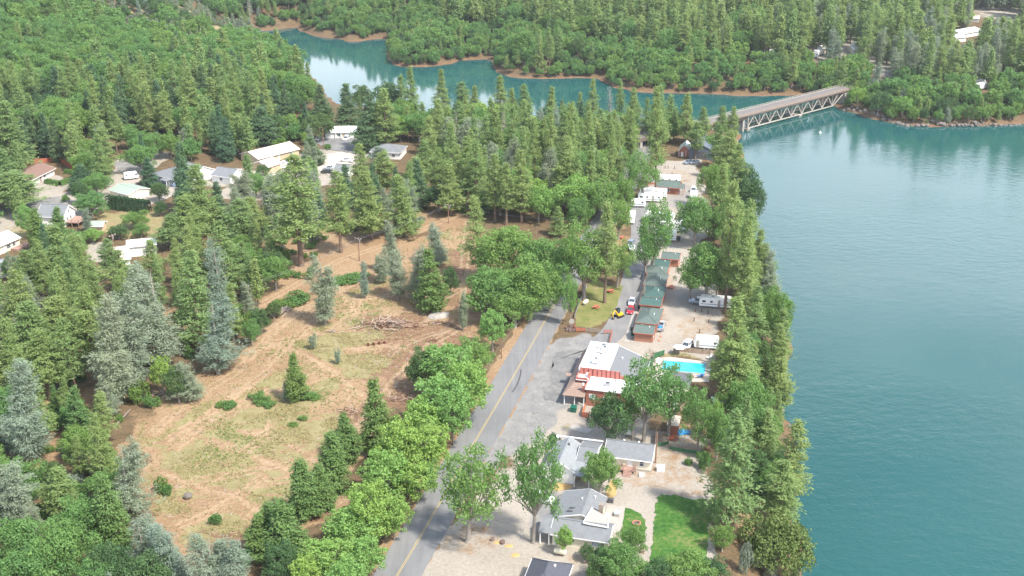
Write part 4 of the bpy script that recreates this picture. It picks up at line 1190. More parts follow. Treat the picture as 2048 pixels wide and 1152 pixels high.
# ------------------------------------------------------------------ buildings
def window(parent, at, w_, h_, face, glass='glass', frame='trim_white', bars=1, door=None):
    """at: the middle of the opening on the wall's outer face; face: outward direction in the thing's own axes"""
    rz = {'f': 0.0, 'b': math.pi, 'l': -math.pi / 2, 'r': math.pi / 2}[face]
    fr = MB()
    t = .09
    for cx_, cz_, a, b_ in ((0, h_ / 2 + t / 2, w_ + 2 * t, t), (0, -h_ / 2 - t / 2, w_ + 2 * t, t), (-w_ / 2 - t / 2, 0, t, h_), (w_ / 2 + t / 2, 0, t, h_)):
        fr.box((cx_, -.035, cz_), (a, .09, b_))
    for k in range(bars):
        fr.box((0, -.03, 0) if bars == 1 else (-w_ / 2 + w_ * (k + 1) / (bars + 1), -.03, 0), (w_, .06, .05) if bars == 1 else (.05, .06, h_))
    o = fr.build('window', frame, parent, at, rz)
    g_ = MB()
    g_.box((0, -.008, 0), (w_, .03, h_))
    g_.build('pane', glass, o)
    return o
def door(parent, at, w_, h_, face, mat='white_paint', name='door'):
    rz = {'f': 0.0, 'b': math.pi, 'l': -math.pi / 2, 'r': math.pi / 2}[face]
    m_ = MB()
    m_.box((0, -.03, h_ / 2), (w_, .08, h_))
    if name == 'garage_door':
        for k in range(4):
            m_.box((0, -.08, h_ * (k + .5) / 4), (w_ - .1, .04, h_ / 4 - .06))
    o = m_.build(name, mat, parent, at, rz)
    k_ = MB()
    k_.ball((w_ * .38 if name == 'door' else 0, -.12, h_ * .47 if name == 'door' else .3), .06, 6, 4)
    k_.build('handle', 'steel', o)
    return o
def slab(m_, a, b_, c, d, t=.14):
    """a roof plane a-b-c-d (counter-clockwise seen from outside) given thickness t downwards"""
    lo = [(p[0], p[1], p[2] - t) for p in (a, b_, c, d)]
    m_.add([a, b_, c, d] + lo, [(0, 1, 2, 3), (7, 6, 5, 4), (0, 4, 5, 1), (1, 5, 6, 2), (2, 6, 7, 3), (3, 7, 4, 0)])
def gable_part(root, u0, u1, v0, v1, wh, rh, axis, wall, roof, ov=.45, z0=0.0, trim='trim_white', wname='wall', rname='roof', ridge=.5, endov=None):
    """walls with gable ends and a two-plane roof; the ridge runs along axis u or v"""
    eo = ov * .7 if endov is None else endov
    m_ = MB()
    rf = MB()
    fbs = []
    if axis == 'u':
        vm = v0 + (v1 - v0) * ridge
        m_.prism([(v0, z0 - .3), (v1, z0 - .3), (v1, z0 + wh), (vm, z0 + wh + rh), (v0, z0 + wh)], 0, u0, u1)
        sl0, sl1 = rh / (vm - v0), rh / (v1 - vm)
        zt = z0 + wh + rh + .12
        A, B = u0 - eo, u1 + eo
        slab(rf, (A, v0 - ov, z0 + wh - ov * sl0 + .12), (B, v0 - ov, z0 + wh - ov * sl0 + .12), (B, vm, zt), (A, vm, zt))
        slab(rf, (B, v1 + ov, z0 + wh - ov * sl1 + .12), (A, v1 + ov, z0 + wh - ov * sl1 + .12), (A, vm, zt), (B, vm, zt))
        for uu in (A - .03, B + .03):
            fb = MB()
            fb.bar((uu, v0 - ov, z0 + wh - ov * sl0 + .02), (uu, vm, zt - .1), .05, .22)
            fb.bar((uu, vm, zt - .1), (uu, v1 + ov, z0 + wh - ov * sl1 + .02), .05, .22)
            fbs.append(fb)
        fb = MB()
        fbs.append(fb)
        fb.bar((A, v0 - ov - .04, z0 + wh - ov * sl0 + .03), (B, v0 - ov - .04, z0 + wh - ov * sl0 + .03), .06, .2)
        cap = MB()
        cap.bar((A, vm, zt + .02), (B, vm, zt + .02), .3, .06)
    else:
        um = u0 + (u1 - u0) * ridge
        m_.prism([(u0, z0 - .3), (u1, z0 - .3), (u1, z0 + wh), (um, z0 + wh + rh), (u0, z0 + wh)], 1, v0, v1)
        sl0, sl1 = rh / (um - u0), rh / (u1 - um)
        zt = z0 + wh + rh + .12
        A, B = v0 - eo, v1 + eo
        slab(rf, (u0 - ov, B, z0 + wh - ov * sl0 + .12), (u0 - ov, A, z0 + wh - ov * sl0 + .12), (um, A, zt), (um, B, zt))
        slab(rf, (u1 + ov, A, z0 + wh - ov * sl1 + .12), (u1 + ov, B, z0 + wh - ov * sl1 + .12), (um, B, zt), (um, A, zt))
        for vv in (A - .03, B + .03):
            fb = MB()
            fb.bar((u0 - ov, vv, z0 + wh - ov * sl0 + .02), (um, vv, zt - .1), .05, .22)
            fb.bar((um, vv, zt - .1), (u1 + ov, vv, z0 + wh - ov * sl1 + .02), .05, .22)
            fbs.append(fb)
        cap = MB()
        cap.bar((um, A, zt + .02), (um, B, zt + .02), .3, .06)
    wo = m_.build(wname, wall, root)
    ro = rf.build(rname, roof, root)
    cap.build('ridge_cap', roof, ro)
    for fb in fbs:
        fb.build('fascia', trim, ro)
    return wo, ro
def hip_part(root, u0, u1, v0, v1, wh, rh, wall, roof, ov=.45, z0=0.0, trim='trim_white', inset=.5, axis='v', ends=(1, 1)):
    m_ = MB()
    m_.b2((u0, v0, z0 - .3), (u1, v1, z0 + wh))
    wo = m_.build('wall', wall, root)
    a, b_, c, d = u0 - ov, u1 + ov, v0 - ov, v1 + ov
    ze, zt = z0 + wh + .02, z0 + wh + rh
    rf = MB()
    if axis == 'v':
        um, q = (a + b_) / 2, (b_ - a) * inset
        r0, r1 = (um, c + q * ends[0], zt), (um, d - q * ends[1], zt)
        vs = [(a, c, ze), (b_, c, ze), (b_, d, ze), (a, d, ze), r0, r1, (a, c, ze - .16), (b_, c, ze - .16), (b_, d, ze - .16), (a, d, ze - .16)]
        fs = [(0, 1, 4), (1, 2, 5, 4), (2, 3, 5), (3, 0, 4, 5)]
    else:
        vm, q = (c + d) / 2, (d - c) * inset
        r0, r1 = (a + q * ends[0], vm, zt), (b_ - q * ends[1], vm, zt)
        vs = [(a, c, ze), (b_, c, ze), (b_, d, ze), (a, d, ze), r0, r1, (a, c, ze - .16), (b_, c, ze - .16), (b_, d, ze - .16), (a, d, ze - .16)]
        fs = [(0, 1, 5, 4), (1, 2, 5), (2, 3, 4, 5), (3, 0, 4)]
    fs += [(0, 6, 7, 1), (1, 7, 8, 2), (2, 8, 9, 3), (3, 9, 6, 0), (9, 8, 7, 6)]
    rf.add(vs, fs)
    ro = rf.build('roof', roof, root)
    cp = MB()
    cp.bar((r0[0], r0[1], zt + .02), (r1[0], r1[1], zt + .02), .25, .06)
    for e, r in ((0, r0), (1, r0 if axis == 'v' else r1), (2, r1), (3, r1 if axis == 'v' else r0)):
        cp.bar((vs[e][0], vs[e][1], ze + .02), (r[0], r[1], zt + .02), .22, .05)
    cp.build('ridge_cap', roof, ro)
    fb = MB()
    for p, q_ in ((0, 1), (1, 2), (2, 3), (3, 0)):
        fb.bar((vs[p][0], vs[p][1], ze - .09), (vs[q_][0], vs[q_][1], ze - .09), .08, .2)
    fb.build('fascia', trim, ro)
    return wo, ro
def vent(parent, at, r=.12, h=.5, mat='steel', name='vent_pipe'):
    m_ = MB()
    m_.tube((at[0], at[1], at[2] - .3), (at[0], at[1], at[2] + h), r, n=8)
    m_.tube((at[0], at[1], at[2] + h), (at[0], at[1], at[2] + h + .1), r * 1.7, r * 1.2, n=8)
    return m_.build(name, mat, parent)
def boxpart(parent, name, lo, hi, mat, bevel=0):
    m_ = MB()
    m_.b2(lo, hi)
    return m_.build(name, mat, parent, bevel=bevel)
def posts(parent, pts, r, z0, z1, mat, name='post'):
    base = None
    for x, y in pts:
        m_ = MB()
        m_.box((0, 0, (z0 + z1) / 2), (2 * r, 2 * r, z1 - z0))
        m_.build(name, mat, parent, (x, y, 0))
# ---- the cabins beside the campground lane
CABG = 'redwood cabins in a row along the lane'
def cabin(u, v, du, dv, wh, rh, style, label, roofm, wallm='redwood_siding'):
    t = thing('cabin', label, 'cabin', cab(u, v), HEAD, CABG)
    if style == 'u':
        gable_part(t, 0, du, 0, dv, wh, rh, 'u', wallm, roofm, ov=.4, trim='red_wood')
        zr = wh + rh * .6
    elif style == 'hip':
        hip_part(t, 0, du, 0, dv, wh, rh, wallm, roofm, ov=.4, trim='red_wood', inset=.5)
        zr = wh + rh * .6
    window(t, (du, dv * .3, 1.5), .9, .8, 'r', frame='trim_white')
    window(t, (0, dv * .3, 1.5), .9, .8, 'l', frame='trim_white')
    door(t, (0, dv * .62, 0), .9, 2.0, 'l', 'red_wood')
    door(t, (du, dv * .7, 0), .9, 2.0, 'r', 'red_wood')
    vent(t, (du * .75, dv * .38, zr + .1), .09, .35, 'white_paint')
    vent(t, (du * .3, dv * .6, zr + .15), .07, .3)
    return t
c1 = cabin(-.2, 0, 4.6, 4.6, 2.5, 1.0, 'u', 'small redwood cabin with green shingle roof, nearest end of the row', 'green_shingle')
cabin(-.6, 6.2, 5.2, 9.6, 2.5, 1.25, 'hip', 'long redwood cabin with gray-green hipped roof, second from the near end', 'green_shingle')
cabin(-1.4, 18.2, 5.2, 4.6, 2.5, 1.0, 'u', 'cabin with bright teal metal roof in the middle of the row', 'teal_metal_roof')
cabin(-1.7, 23.6, 5.2, 7.2, 2.6, 1.2, 'hip', 'long cabin behind the teal-roofed cabin, green hipped roof', 'teal_metal_roof')
cabin(-2.4, 31.8, 5.3, 8.6, 2.6, 1.3, 'hip', 'long gray-roofed cabin, fifth from the near end of the row', 'green_shingle')
cabin(-3.0, 41.0, 5.2, 5.4, 2.6, 1.2, 'hip', 'gray-roofed cabin just short of the small flat green roof', 'green_shingle')
cabin(-2.7, 47.2, 5.0, 4.8, 2.5, .9, 'u', 'redwood cabin under the big campground oak, green roof', 'teal_metal_roof')
cabin(-.4, 53.8, 4.8, 4.6, 2.5, 1.0, 'u', 'farthest redwood cabin of the row, half hidden by oaks', 'green_shingle')
for q in (.9, 1.7):
    boxpart(c1, 'air_conditioner', (q + .2, 4.65, 1.0), (q + .85, 5.2, 1.6), 'white_paint') if q < 1 else None
# ---- store building
S0 = P(1128.5, 809)
st = thing('store', 'red store building with white flat roofs, gray gabled side and brown shake awning', 'store', (S0[0], S0[1], 0), HEAD)
boxpart(st, 'front_wall', (4.7, .8, -.2), (15.4, 7.0, 4.1), 'red_siding')
boxpart(st, 'front_roof', (4.45, .5, 4.1), (15.7, 7.1, 4.32), 'white_roof')
boxpart(st, 'entry_wall', (1.9, 4.2, -.2), (4.7, 7.0, 4.4), 'red_siding')
boxpart(st, 'entry_roof', (1.7, 4.0, 4.4), (4.45, 7.1, 4.62), 'white_roof')
boxpart(st, 'back_wall', (1.9, 7.0, -.2), (8.4, 22.0, 5.2), 'red_siding')
boxpart(st, 'back_roof', (1.7, 7.1, 5.2), (8.5, 22.2, 5.42), 'white_roof')
# gray gabled side: one slope falling away to the right
m_ = MB()
m_.prism([(8.4, -.2), (15.8, -.2), (15.8, 3.2), (8.4, 5.1)], 1, 7.4, 21.6)
m_.build('side_wall', 'red_siding', st)
m_ = MB()
slab(m_, (8.5, 6.9, 5.46), (16.3, 6.9, 3.28), (16.3, 20.4, 3.28), (8.5, 22.1, 5.46), .16)
sr = m_.build('side_roof', 'gray_membrane', st)
m_ = MB()
for a, b_ in (((8.5, 22.14, 5.4), (16.3, 20.44, 3.22)), ((16.34, 6.9, 3.2), (16.34, 20.4, 3.2))):
    m_.bar(a, b_, .07, .24)
m_.build('fascia', 'trim_white', sr)
vent(sr, (10.3, 16.0, 5.0), .12, .4, 'white_paint')
vent(sr, (13.2, 12.0, 4.3), .08, .3)
# the false front of red panels, each between dark battens, stepping down to the right
zt = [6.3, 6.3, 6.3, 6.28, 6.3, 6.3, 6.25, 6.2, 6.15, 5.4, 5.0]
pu = 2.1
for k, z_ in enumerate(zt):
    wd_ = 1.02
    boxpart(st, 'facade_panel', (pu, 6.78, 4.33), (pu + wd_ - .16, 6.96, z_ - .12 * (k > 8)), 'red_panel')
    boxpart(st, 'facade_batten', (pu + wd_ - .157, 6.72, 4.335), (pu + wd_ - .003, 6.97, z_ - .06 - .12 * (k > 8)), 'red_batten')
    pu += wd_
boxpart(st, 'parapet', (1.72, 7.2, 5.42), (2.0, 22.0, 5.95), 'white_paint')
boxpart(st, 'parapet', (2.003, 21.7, 5.42), (8.4, 21.98, 5.9), 'white_paint')
boxpart(st, 'parapet', (1.72, 4.02, 4.62), (1.98, 6.7, 5.1), 'red_panel')
boxpart(st, 'parapet', (1.983, 4.02, 4.62), (4.4, 4.26, 5.1), 'red_panel')
boxpart(st, 'parapet', (4.403, .55, 4.32), (4.6, 4.0, 4.7), 'red_panel')
boxpart(st, 'chimney', (4.25, 5.2, 4.63), (4.75, 5.8, 5.9), 'red_panel')
boxpart(st, 'chimney', (3.85, .9, 3.2), (4.35, 1.5, 4.9), 'red_panel')
for (u, v, a, b_, hh, mt) in ((5.0, 18.0, 1.3, 1.2, .9, 'white_paint'), (4.6, 20.2, 1.0, .9, .7, 'steel'), (4.9, 15.6, .7, .6, .5, 'steel'), (4.0, 11.4, 1.6, 1.3, 1.0, 'white_paint'), (4.5, 10.2, .9, .5, .5, 'steel')):
    ac = boxpart(st, 'roof_unit', (u, v, 5.42), (u + a, v + b_, 5.42 + hh), mt, .04)
    m_ = MB()
    m_.tube((u + a / 2, v + b_ / 2, 5.42 + hh), (u + a / 2, v + b_ / 2, 5.5 + hh), min(a, b_) * .36, n=12)
    m_.build('fan_grille', 'dark_steel', ac)
for (p, q_) in (((3.2, 19.6), (4.9, 19.2)), ((3.0, 17.0), (5.0, 16.8)), ((5.6, 16.6), (6.6, 17.9)), ((3.4, 11.1), (4.4, 10.6))):
    m_ = MB()
    m_.tube((*p, 5.62), (*q_, 5.66), .1, n=6)
    m_.build('duct', 'dark_steel', st)
for u in (2.5, 5.4):
    boxpart(st, 'skylight', (u, 7.7, 5.42), (u + 1.5, 8.1, 5.56), 'dark_steel')
rc = boxpart(st, 'roof_unit', (8.6, 2.4, 4.32), (9.7, 3.5, 5.2), 'steel', .04)
m_ = MB(); m_.tube((9.15, 2.95, 5.2), (9.15, 2.95, 5.27), .4, n=12); m_.build('fan_grille', 'dark_steel', rc)
vent(st, (10.8, 3.2, 4.32), .1, 1.6, 'red_batten', 'flue')
m_ = MB(); m_.tube((3.9, 6.2, 4.62), (3.9, 6.2, 4.95), .3, .25, n=10); m_.ball((3.9, 6.2, 5.1), .34, 10, 6); m_.build('roof_ventilator', 'trim_white', st)
m_ = MB(); m_.tube((4.0, .9, 4.9), (4.0, .9, 5.1), .2, .15, n=8); m_.ball((4.0, .9, 5.25), .24, 8, 6); m_.build('roof_ventilator', 'trim_white', st)
# brown shake awning down the left side and hipped over the porch: courses laid one over the next
def course_awning(name, a0, a1, b0, b1, n):
    """a0,a1: upper edge; b0,b1: lower edge"""
    aw = MB()
    slab(aw, b0, b1, a1, a0, .1)
    o = aw.build(name, 'brown_shake', st)
    va, vb, wa, wb = Vector(a0), Vector(b0), Vector(a1), Vector(b1)
    for k in range(n):
        f0, f1 = k / n, (k + 1.02) / n
        p = [vb.lerp(va, f0), wb.lerp(wa, f0), wb.lerp(wa, f1), vb.lerp(va, f1)]
        m2 = MB()
        up = Vector((0, 0, .09)); up2 = Vector((0, 0, .03))
        m2.add([p[0] + up, p[1] + up, p[2] + up2, p[3] + up2, p[0], p[1]], [(0, 1, 2, 3), (0, 4, 5, 1)])
        m2.build('shake_course', 'brown_shake', o)
    return o
course_awning('awning', (1.6, 22.0, 4.6), (1.6, 5.0, 4.3), (-.2, 22.4, 2.9), (-.2, 3.8, 2.75), 7)
course_awning('awning', (1.6, 5.0, 4.3), (1.6, 3.2, 4.15), (-.2, 3.8, 2.75), (-.4, -.4, 2.55), 7)
course_awning('awning', (1.603, 3.2, 4.15), (4.4, 3.2, 4.15), (-.4, -.403, 2.55), (4.7, -.403, 2.55), 8)
posts(st, [(0, 0), (2.3, 0), (4.4, 0)], .09, 0, 2.55, 'white_paint', 'porch_post')
boxpart(st, 'porch_floor', (-.2, -.3, -.1), (4.7, 4.2, .14), 'concrete')
window(st, (3.4, 4.2, 1.5), 1.4, 1.2, 'f')
door(st, (2.6, 4.2, .14), .95, 2.05, 'f', 'orange_wood')
window(st, (6.1, .8, 2.4), 1.2, 1.0, 'f', 'pale_glass')
window(st, (9.2, .8, 2.0), 1.2, 1.0, 'f')
for v in (10, 14, 18):
    window(st, (1.9, v, 1.5), 1.6, 1.2, 'l')
door(st, (1.9, 8.2, 0), 1.0, 2.05, 'l', 'white_paint')
for v0_ in (9.4, 4.4):
    boxpart(st, 'hanging_canopy', (-1.8, v0_, 2.3), (-.25, v0_ + 1.6, 2.4), 'brown_shake') if v0_ > 5 else None
ox, oy = P(1160, 770)
# wooden ramp wall and gate at the porch's right end
rf_ = thing('fence', 'bright red-orange wooden ramp fence at the right end of the store porch', 'fence', l2w(S0, HEAD, 5.0, -.6), HEAD)
for k in range(9):
    boxpart(rf_, 'board', (-.12, -.1 - k * .42 - .38, .02), (-.04, -.1 - k * .42, 1.5 - .05 * k), 'orange_wood' if k % 3 else 'red_wood')
for k in range(4):
    boxpart(rf_, 'board', (-.1 + k * .42, -4.1, .02), (-.1 + k * .42 + .39, -4.02, 1.25), 'red_wood')
boxpart(rf_, 'rail', (-.2, -3.9, 1.15), (-.125, 0, 1.25), 'red_wood')
# ---- cream cabin with deck
h1 = thing('cream_house', 'cream siding cottage with gray shingle roof and small wooden front deck', 'house', (*P(1210, 932), 0), HEAD)
gable_part(h1, 0, 9.2, 0, 6.2, 2.7, 1.7, 'u', 'cream_siding', 'gray_shingle', ov=.45)
window(h1, (1.25, 0, 1.7), .8, 1.2, 'f'); window(h1, (7.4, 0, 1.7), .8, 1.2, 'f'); window(h1, (9.2, 3.2, 1.7), .8, 1.2, 'r')
door(h1, (5.0, 0, .75), .95, 1.95, 'f')
boxpart(h1, 'porch_lamp', (4.2, -.14, 2.2), (4.35, -.02, 2.45), 'black_plastic')
boxpart(h1, 'porch_chair', (3.6, -.5, .8), (4.3, -.1, 1.3), 'pale_wood')
dk = MB(); dk.b2((3.1, -1.8, .62), (6.4, -.05, .72)); dko = dk.build('deck', 'deck_wood', h1)
for k in range(6):
    boxpart(dko, 'deck_board', (3.1, -1.8 + k * .29, .721), (6.4, -1.8 + k * .29 + .26, .75), 'deck_wood')
for a, b_ in (((3.1, -1.8), (3.1, -.1)), ((6.4, -1.8), (6.4, -.1)), ((3.1, -1.8), (4.0, -1.8)), ((5.7, -1.8), (6.4, -1.8))):
    m_ = MB()
    m_.bar((*a, 1.55), (*b_, 1.55), .07, .09); m_.bar((*a, 1.15), (*b_, 1.15), .04, .07)
    m_.build('railing', 'deck_wood', h1)
posts(h1, [(3.1, -1.8), (4.0, -1.8), (5.7, -1.8), (6.4, -1.8), (6.4, -.95), (3.1, -.95)], .05, 0, 1.62, 'deck_wood', 'rail_post')
for k in range(4):
    boxpart(h1, 'step', (4.05, -2.12 - k * .32, .0), (5.65, -1.82 - k * .32, .58 - k * .15), 'deck_wood')
for u in (3.2, 6.2):
    vent(h1, (u, 3.5, 4.3), .13, .25, 'white_paint')
boxpart(h1, 'skirting', (-.05, -.05, -.1), (9.25, 6.25, .35), 'pale_concrete')
# ---- two gray-roofed houses nearer
O5 = P(1120, 965)
h2 = thing('gray_house', 'white house with pale gray roof and cross gable, behind the roadside oaks', 'house', (*O5, 0), HEAD)
gable_part(h2, -3.0, 2.6, 0, 9.6, 3.0, 1.7, 'v', 'stucco_white', 'pale_shingle', ov=.4)
gable_part(h2, 2.6, 6.0, 3.2, 12.0, 2.9, 1.4, 'u', 'stucco_white', 'gray_shingle', ov=.35, rname='side_roof', wname='side_wall')
m_ = MB(); slab(m_, (2.62, -1.0, 2.75), (6.1, -1.0, 2.45), (6.1, 3.4, 2.95), (2.62, 3.4, 3.3), .12); po = m_.build('porch_roof', 'pale_shingle', h2)
posts(h2, [(5.9, -.8), (3.0, -.8)], .08, 0, 2.5, 'trim_white')
boxpart(h2, 'back_gutter', (-3.2, 12.5, 3.0), (6.3, 12.7, 3.25), 'white_paint')
window(h2, (.0, 0, 1.6), 1.0, 1.1, 'f'); door(h2, (3.4, 3.2, 0), .95, 2.0, 'f', 'black_plastic'); window(h2, (5.0, 3.2, 1.6), 1.1, 1.1, 'f'); window(h2, (-3, 5, 1.6), 1.2, 1.1, 'l'); window(h2, (6.0, 7, 1.6), 1, 1.1, 'r')
vent(h2, (.3, 7.0, 4.6), .16, .35, 'dark_steel')
m_ = MB(); m_.tube((-2.9, 11.2, 2.5), (-2.9, 11.2, 3.9), .04, n=6)
q = Vector((-.5, -.75, .45)).to_track_quat('Z', 'Y')
ring = [(0, 0, -.12)] + [(.45 * math.cos(a), .45 * math.sin(a), 0) for a in [k * math.pi / 6 for k in range(12)]]
m_.add([Vector((-2.9, 11.1, 3.95)) + q @ Vector(p) for p in ring], [(0, 1 + k, 1 + (k + 1) % 12) for k in range(12)])
m_.build('satellite_dish', 'trim_white', h2)
O6 = P(1082, 1082)
h3 = thing('ell_house', 'L-shaped cream house with gray roofs, stone chimney and carport posts', 'house', (*O6, 0), HEAD)
gable_part(h3, 2.2, 12.3, -.5, 4.6, 2.6, 1.35, 'u', 'cream_siding', 'gray_shingle', ov=.5, endov=.35)
gable_part(h3, 1.7, 9.4, 4.6, 13.0, 2.6, 1.25, 'v', 'cream_siding', 'gray_shingle', ov=.35, ridge=.62, rname='rear_roof', wname='rear_wall')
m_ = MB(); slab(m_, (-.3, -1.0, 2.55), (1.9, -1.0, 2.55), (1.9, 2.05, 3.97), (-.3, 2.05, 3.97), .13); slab(m_, (1.9, 5.1, 2.5), (-.3, 5.1, 2.5), (-.3, 2.05, 3.97), (1.9, 2.05, 3.97), .13)
m_.build('carport_roof', 'gray_shingle', h3)
posts(h3, [(0, -.7), (0, 4.6), (1.6, -.7)], .09, 0, 2.5, 'trim_white', 'carport_post')
m_ = MB(); slab(m_, (7.4, 1.4, 4.12), (11.9, 1.3, 4.0), (11.4, 5.0, 3.7), (8.0, 7.0, 3.8), .2); fr_ = m_.build('flat_roof', 'pale_concrete', h3)
m_ = MB()
for a, b_ in (((7.4, 1.4, 4.2), (11.9, 1.3, 4.08)), ((7.4, 1.4, 4.2), (8.0, 7.0, 3.88)), ((11.9, 1.3, 4.08), (11.4, 5.0, 3.78))):
    m_.bar(a, b_, .22, .2)
m_.build('fascia', 'white_paint', fr_)
boxpart(h3, 'chimney', (9.2, 6.7, 0), (10.0, 7.5, 5.0), 'stone_chimney', .05)
for u, v in ((3.9, 6.6), (3.6, 5.5)):
    boxpart(h3, 'skylight', (u, v, 3.42), (u + 1.0, v + .3, 3.62), 'dark_steel')
vent(h3, (5.6, 9.6, 3.7), .1, .3, 'white_paint'); vent(h3, (7.8, 11, 3.6), .1, .3, 'white_paint')
window(h3, (5.7, -.5, 1.6), .9, 1.0, 'f', bars=2); window(h3, (10.0, -.5, 1.5), 1.3, 1.1, 'f', 'pale_glass', bars=2); window(h3, (11.3, -.5, 1.5), .6, 1.2, 'f'); window(h3, (12.3, 2.0, 1.5), 1.0, 1.1, 'r')
door(h3, (3.0, -.5, 0), .9, 2.0, 'f', 'white_paint')
h4 = thing('dark_roof_house', 'house with dark slate hipped roof at the bottom of the lot', 'house', (*P(1062, 1152), 0), HEAD)
hip_part(h4, .4, 6.6, -7.5, .8, 2.8, 2.1, 'tan_siding', 'dark_shingle', ov=.5, inset=.42)
vent(h4, (4.6, -2.0, 4.2), .14, .3, 'white_paint')
window(h4, (6.6, -3, 1.5), 1.0, 1.0, 'r')
# ---- low buildings between the store and the pool
px_, py_ = P(1296, 800)
h5 = thing('pool_annex', 'low tan flat-roofed annex behind the leafy trees beside the pool', 'building', (px_, py_, 0), HEAD)
boxpart(h5, 'wall', (0, -3, -.2), (8.6, 9.0, 3.0), 'tan_siding'); boxpart(h5, 'roof', (-.3, -3.3, 3.0), (8.9, 9.3, 3.2), 'tan_roof')
for u, v in ((2, 1), (5.5, 4), (6.4, -1)):
    boxpart(h5, 'roof_unit', (u, v, 3.2), (u + 1, v + .9, 3.8), 'white_paint', .03)
window(h5, (3, -3, 1.5), 1.2, .9, 'f'); door(h5, (6.5, -3, 0), .9, 2, 'f')
h6 = thing('red_shed', 'small dark red shed with flat brown roof beside the blue tarp', 'shed', (*P(1334, 869), 0), HEAD)
boxpart(h6, 'wall', (0, 0, -.1), (2.2, 4.2, 2.3), 'red_siding'); boxpart(h6, 'roof', (-.2, -.2, 2.3), (2.4, 4.4, 2.45), 'tan_roof'); door(h6, (2.2, 1.5, 0), .8, 1.9, 'r', 'red_batten')
# ---- far end of the campground
def gpx(px, py):
    x, y, z = G(px, py)
    return (x, y, z)
h7 = thing('red_cabin', 'small red cabin with white lean-to roof beside the metal barn', 'cabin', gpx(1357, 313), HEAD)
gable_part(h7, 0, 4.4, 0, 6.5, 2.8, 2.2, 'v', 'red_siding', 'green_roof', ov=.3)
m_ = MB(); slab(m_, (2.4, -.6, 5.16), (5.0, -.6, 2.9), (5.0, 6.9, 2.9), (2.4, 6.9, 5.16), .12); m_.build('white_roof_panel', 'white_roof', h7)
door(h7, (1.4, 0, 0), .9, 2, 'f', 'white_paint'); posts(h7, [(.1, -.08), (2.9, -.08)], .07, 0, 3.0, 'white_paint', 'corner_trim')
h8 = thing('metal_barn', 'blue-gray metal barn at the far end of the campground', 'barn', gpx(1377, 317), HEAD)
gable_part(h8, 0, 10.5, 0, 16, 3.4, 2.4, 'v', 'blue_metal_roof', 'blue_metal_roof', ov=.3, trim='dark_steel')
door(h8, (5.2, 0, 0), 3.4, 3.0, 'f', 'dark_steel', 'garage_door')
h9 = thing('campground_office', 'red cabin with gray-green roof among the parked motorhomes', 'cabin', gpx(1313, 387), HEAD)
gable_part(h9, 0, 7.6, 0, 5.5, 2.8, 1.4, 'u', 'red_siding', 'green_shingle', ov=.6, trim='red_wood')
m_ = MB(); slab(m_, (7.6, -.4, 2.75), (9.4, -.4, 2.5), (9.4, 5.6, 2.5), (7.6, 5.6, 2.75), .1); m_.build('porch_roof', 'green_shingle', h9); posts(h9, [(9.2, -.2), (9.2, 5.3)], .08, 0, 2.5, 'red_wood')
window(h9, (4, 0, 1.5), 1.1, 1, 'f'); door(h9, (7.6, 2.5, 0), .9, 2, 'r', 'white_paint')
# ---- houses on the left
def eave_house(name, label, a, b_, ze, W, rh, wall, roof, cat='house', feats=(), ov=.5, ridge=.5, style='gable', trim='trim_white', dz=None):
    """the roof edge that faces the camera runs from photo pixel a to b_, ze above the ground"""
    ax_, ay_ = ground(*a, up=ze)
    bx_, by_ = ground(*b_, up=ze)
    L_ = math.hypot(bx_ - ax_, by_ - ay_)
    rz = math.atan2(by_ - ay_, bx_ - ax_)
    z = min(hz1(ax_, ay_), hz1(bx_, by_))
    t = thing('house' if name.endswith('house') else name, label, cat, (ax_, ay_, z), rz)
    if style == 'gable':
        gable_part(t, ov * .7, L_ - ov * .7, ov, W + ov, ze - .05, rh, 'u', wall, roof, ov=ov, ridge=ridge, trim=trim)
    elif style == 'hip':
        hip_part(t, ov, L_ - ov, ov, W + ov, ze - .05, rh, wall, roof, ov=ov, axis='u', trim=trim)
    else:
        boxpart(t, 'wall', (ov, ov, -.2), (L_ - ov, W, ze), wall)
        boxpart(t, 'roof', (0, 0, ze), (L_, W + ov, ze + .25), roof)
    for f in feats:
        if f[0] == 'w': window(t, (L_ * f[1] if f[4] == 'f' else (L_ - ov * .7 if f[4] == 'r' else ov * .7), ov if f[4] == 'f' else f[1], f[2]), f[3], 1.0, f[4], *f[5:])
        if f[0] == 'd': door(t, (L_ * f[1] if f[2] == 'f' else (L_ - ov * .7 if f[2] == 'r' else ov * .7), ov if f[2] == 'f' else f[1], 0), .95, 2.05, f[2], f[3])
        if f[0] == 'g': door(t, (L_ * f[1] if f[2] == 'f' else (L_ - ov * .7 if f[2] == 'r' else ov * .7), ov if f[2] == 'f' else f[1], 0), f[3], 2.3, f[2], f[4], 'garage_door')
    return t, L_
b1, L1 = eave_house('brown_roof_house', 'house with red-brown roof and white garage end at the far left', (59, 362), (112, 334), 2.7, 11, 1.6, 'stucco_white', 'brown_shingle', feats=[('g', 4.6, 'l', 4.6, 'white_paint'), ('w', .6, 1.5, 1.4, 'f'), ('d', .45, 'f', 'brown_shake')], ov=.7)
b2, L2 = eave_house('deck_house', 'white house with blue-gray roof and raised deck at its gable end', (71, 431), (126, 434), 3.8, 7.5, 2.6, 'white_siding', 'gray_shingle', feats=[('w', 3, 2.2, 1.0, 'r'), ('w', 5, 2.2, 1.0, 'r'), ('w', 4.1, 4.6, .8, 'r')])
dk = boxpart(b2, 'deck', (L2 - .1, 1.0, 1.5), (L2 + 4.4, 7.5, 1.7), 'deck_wood')
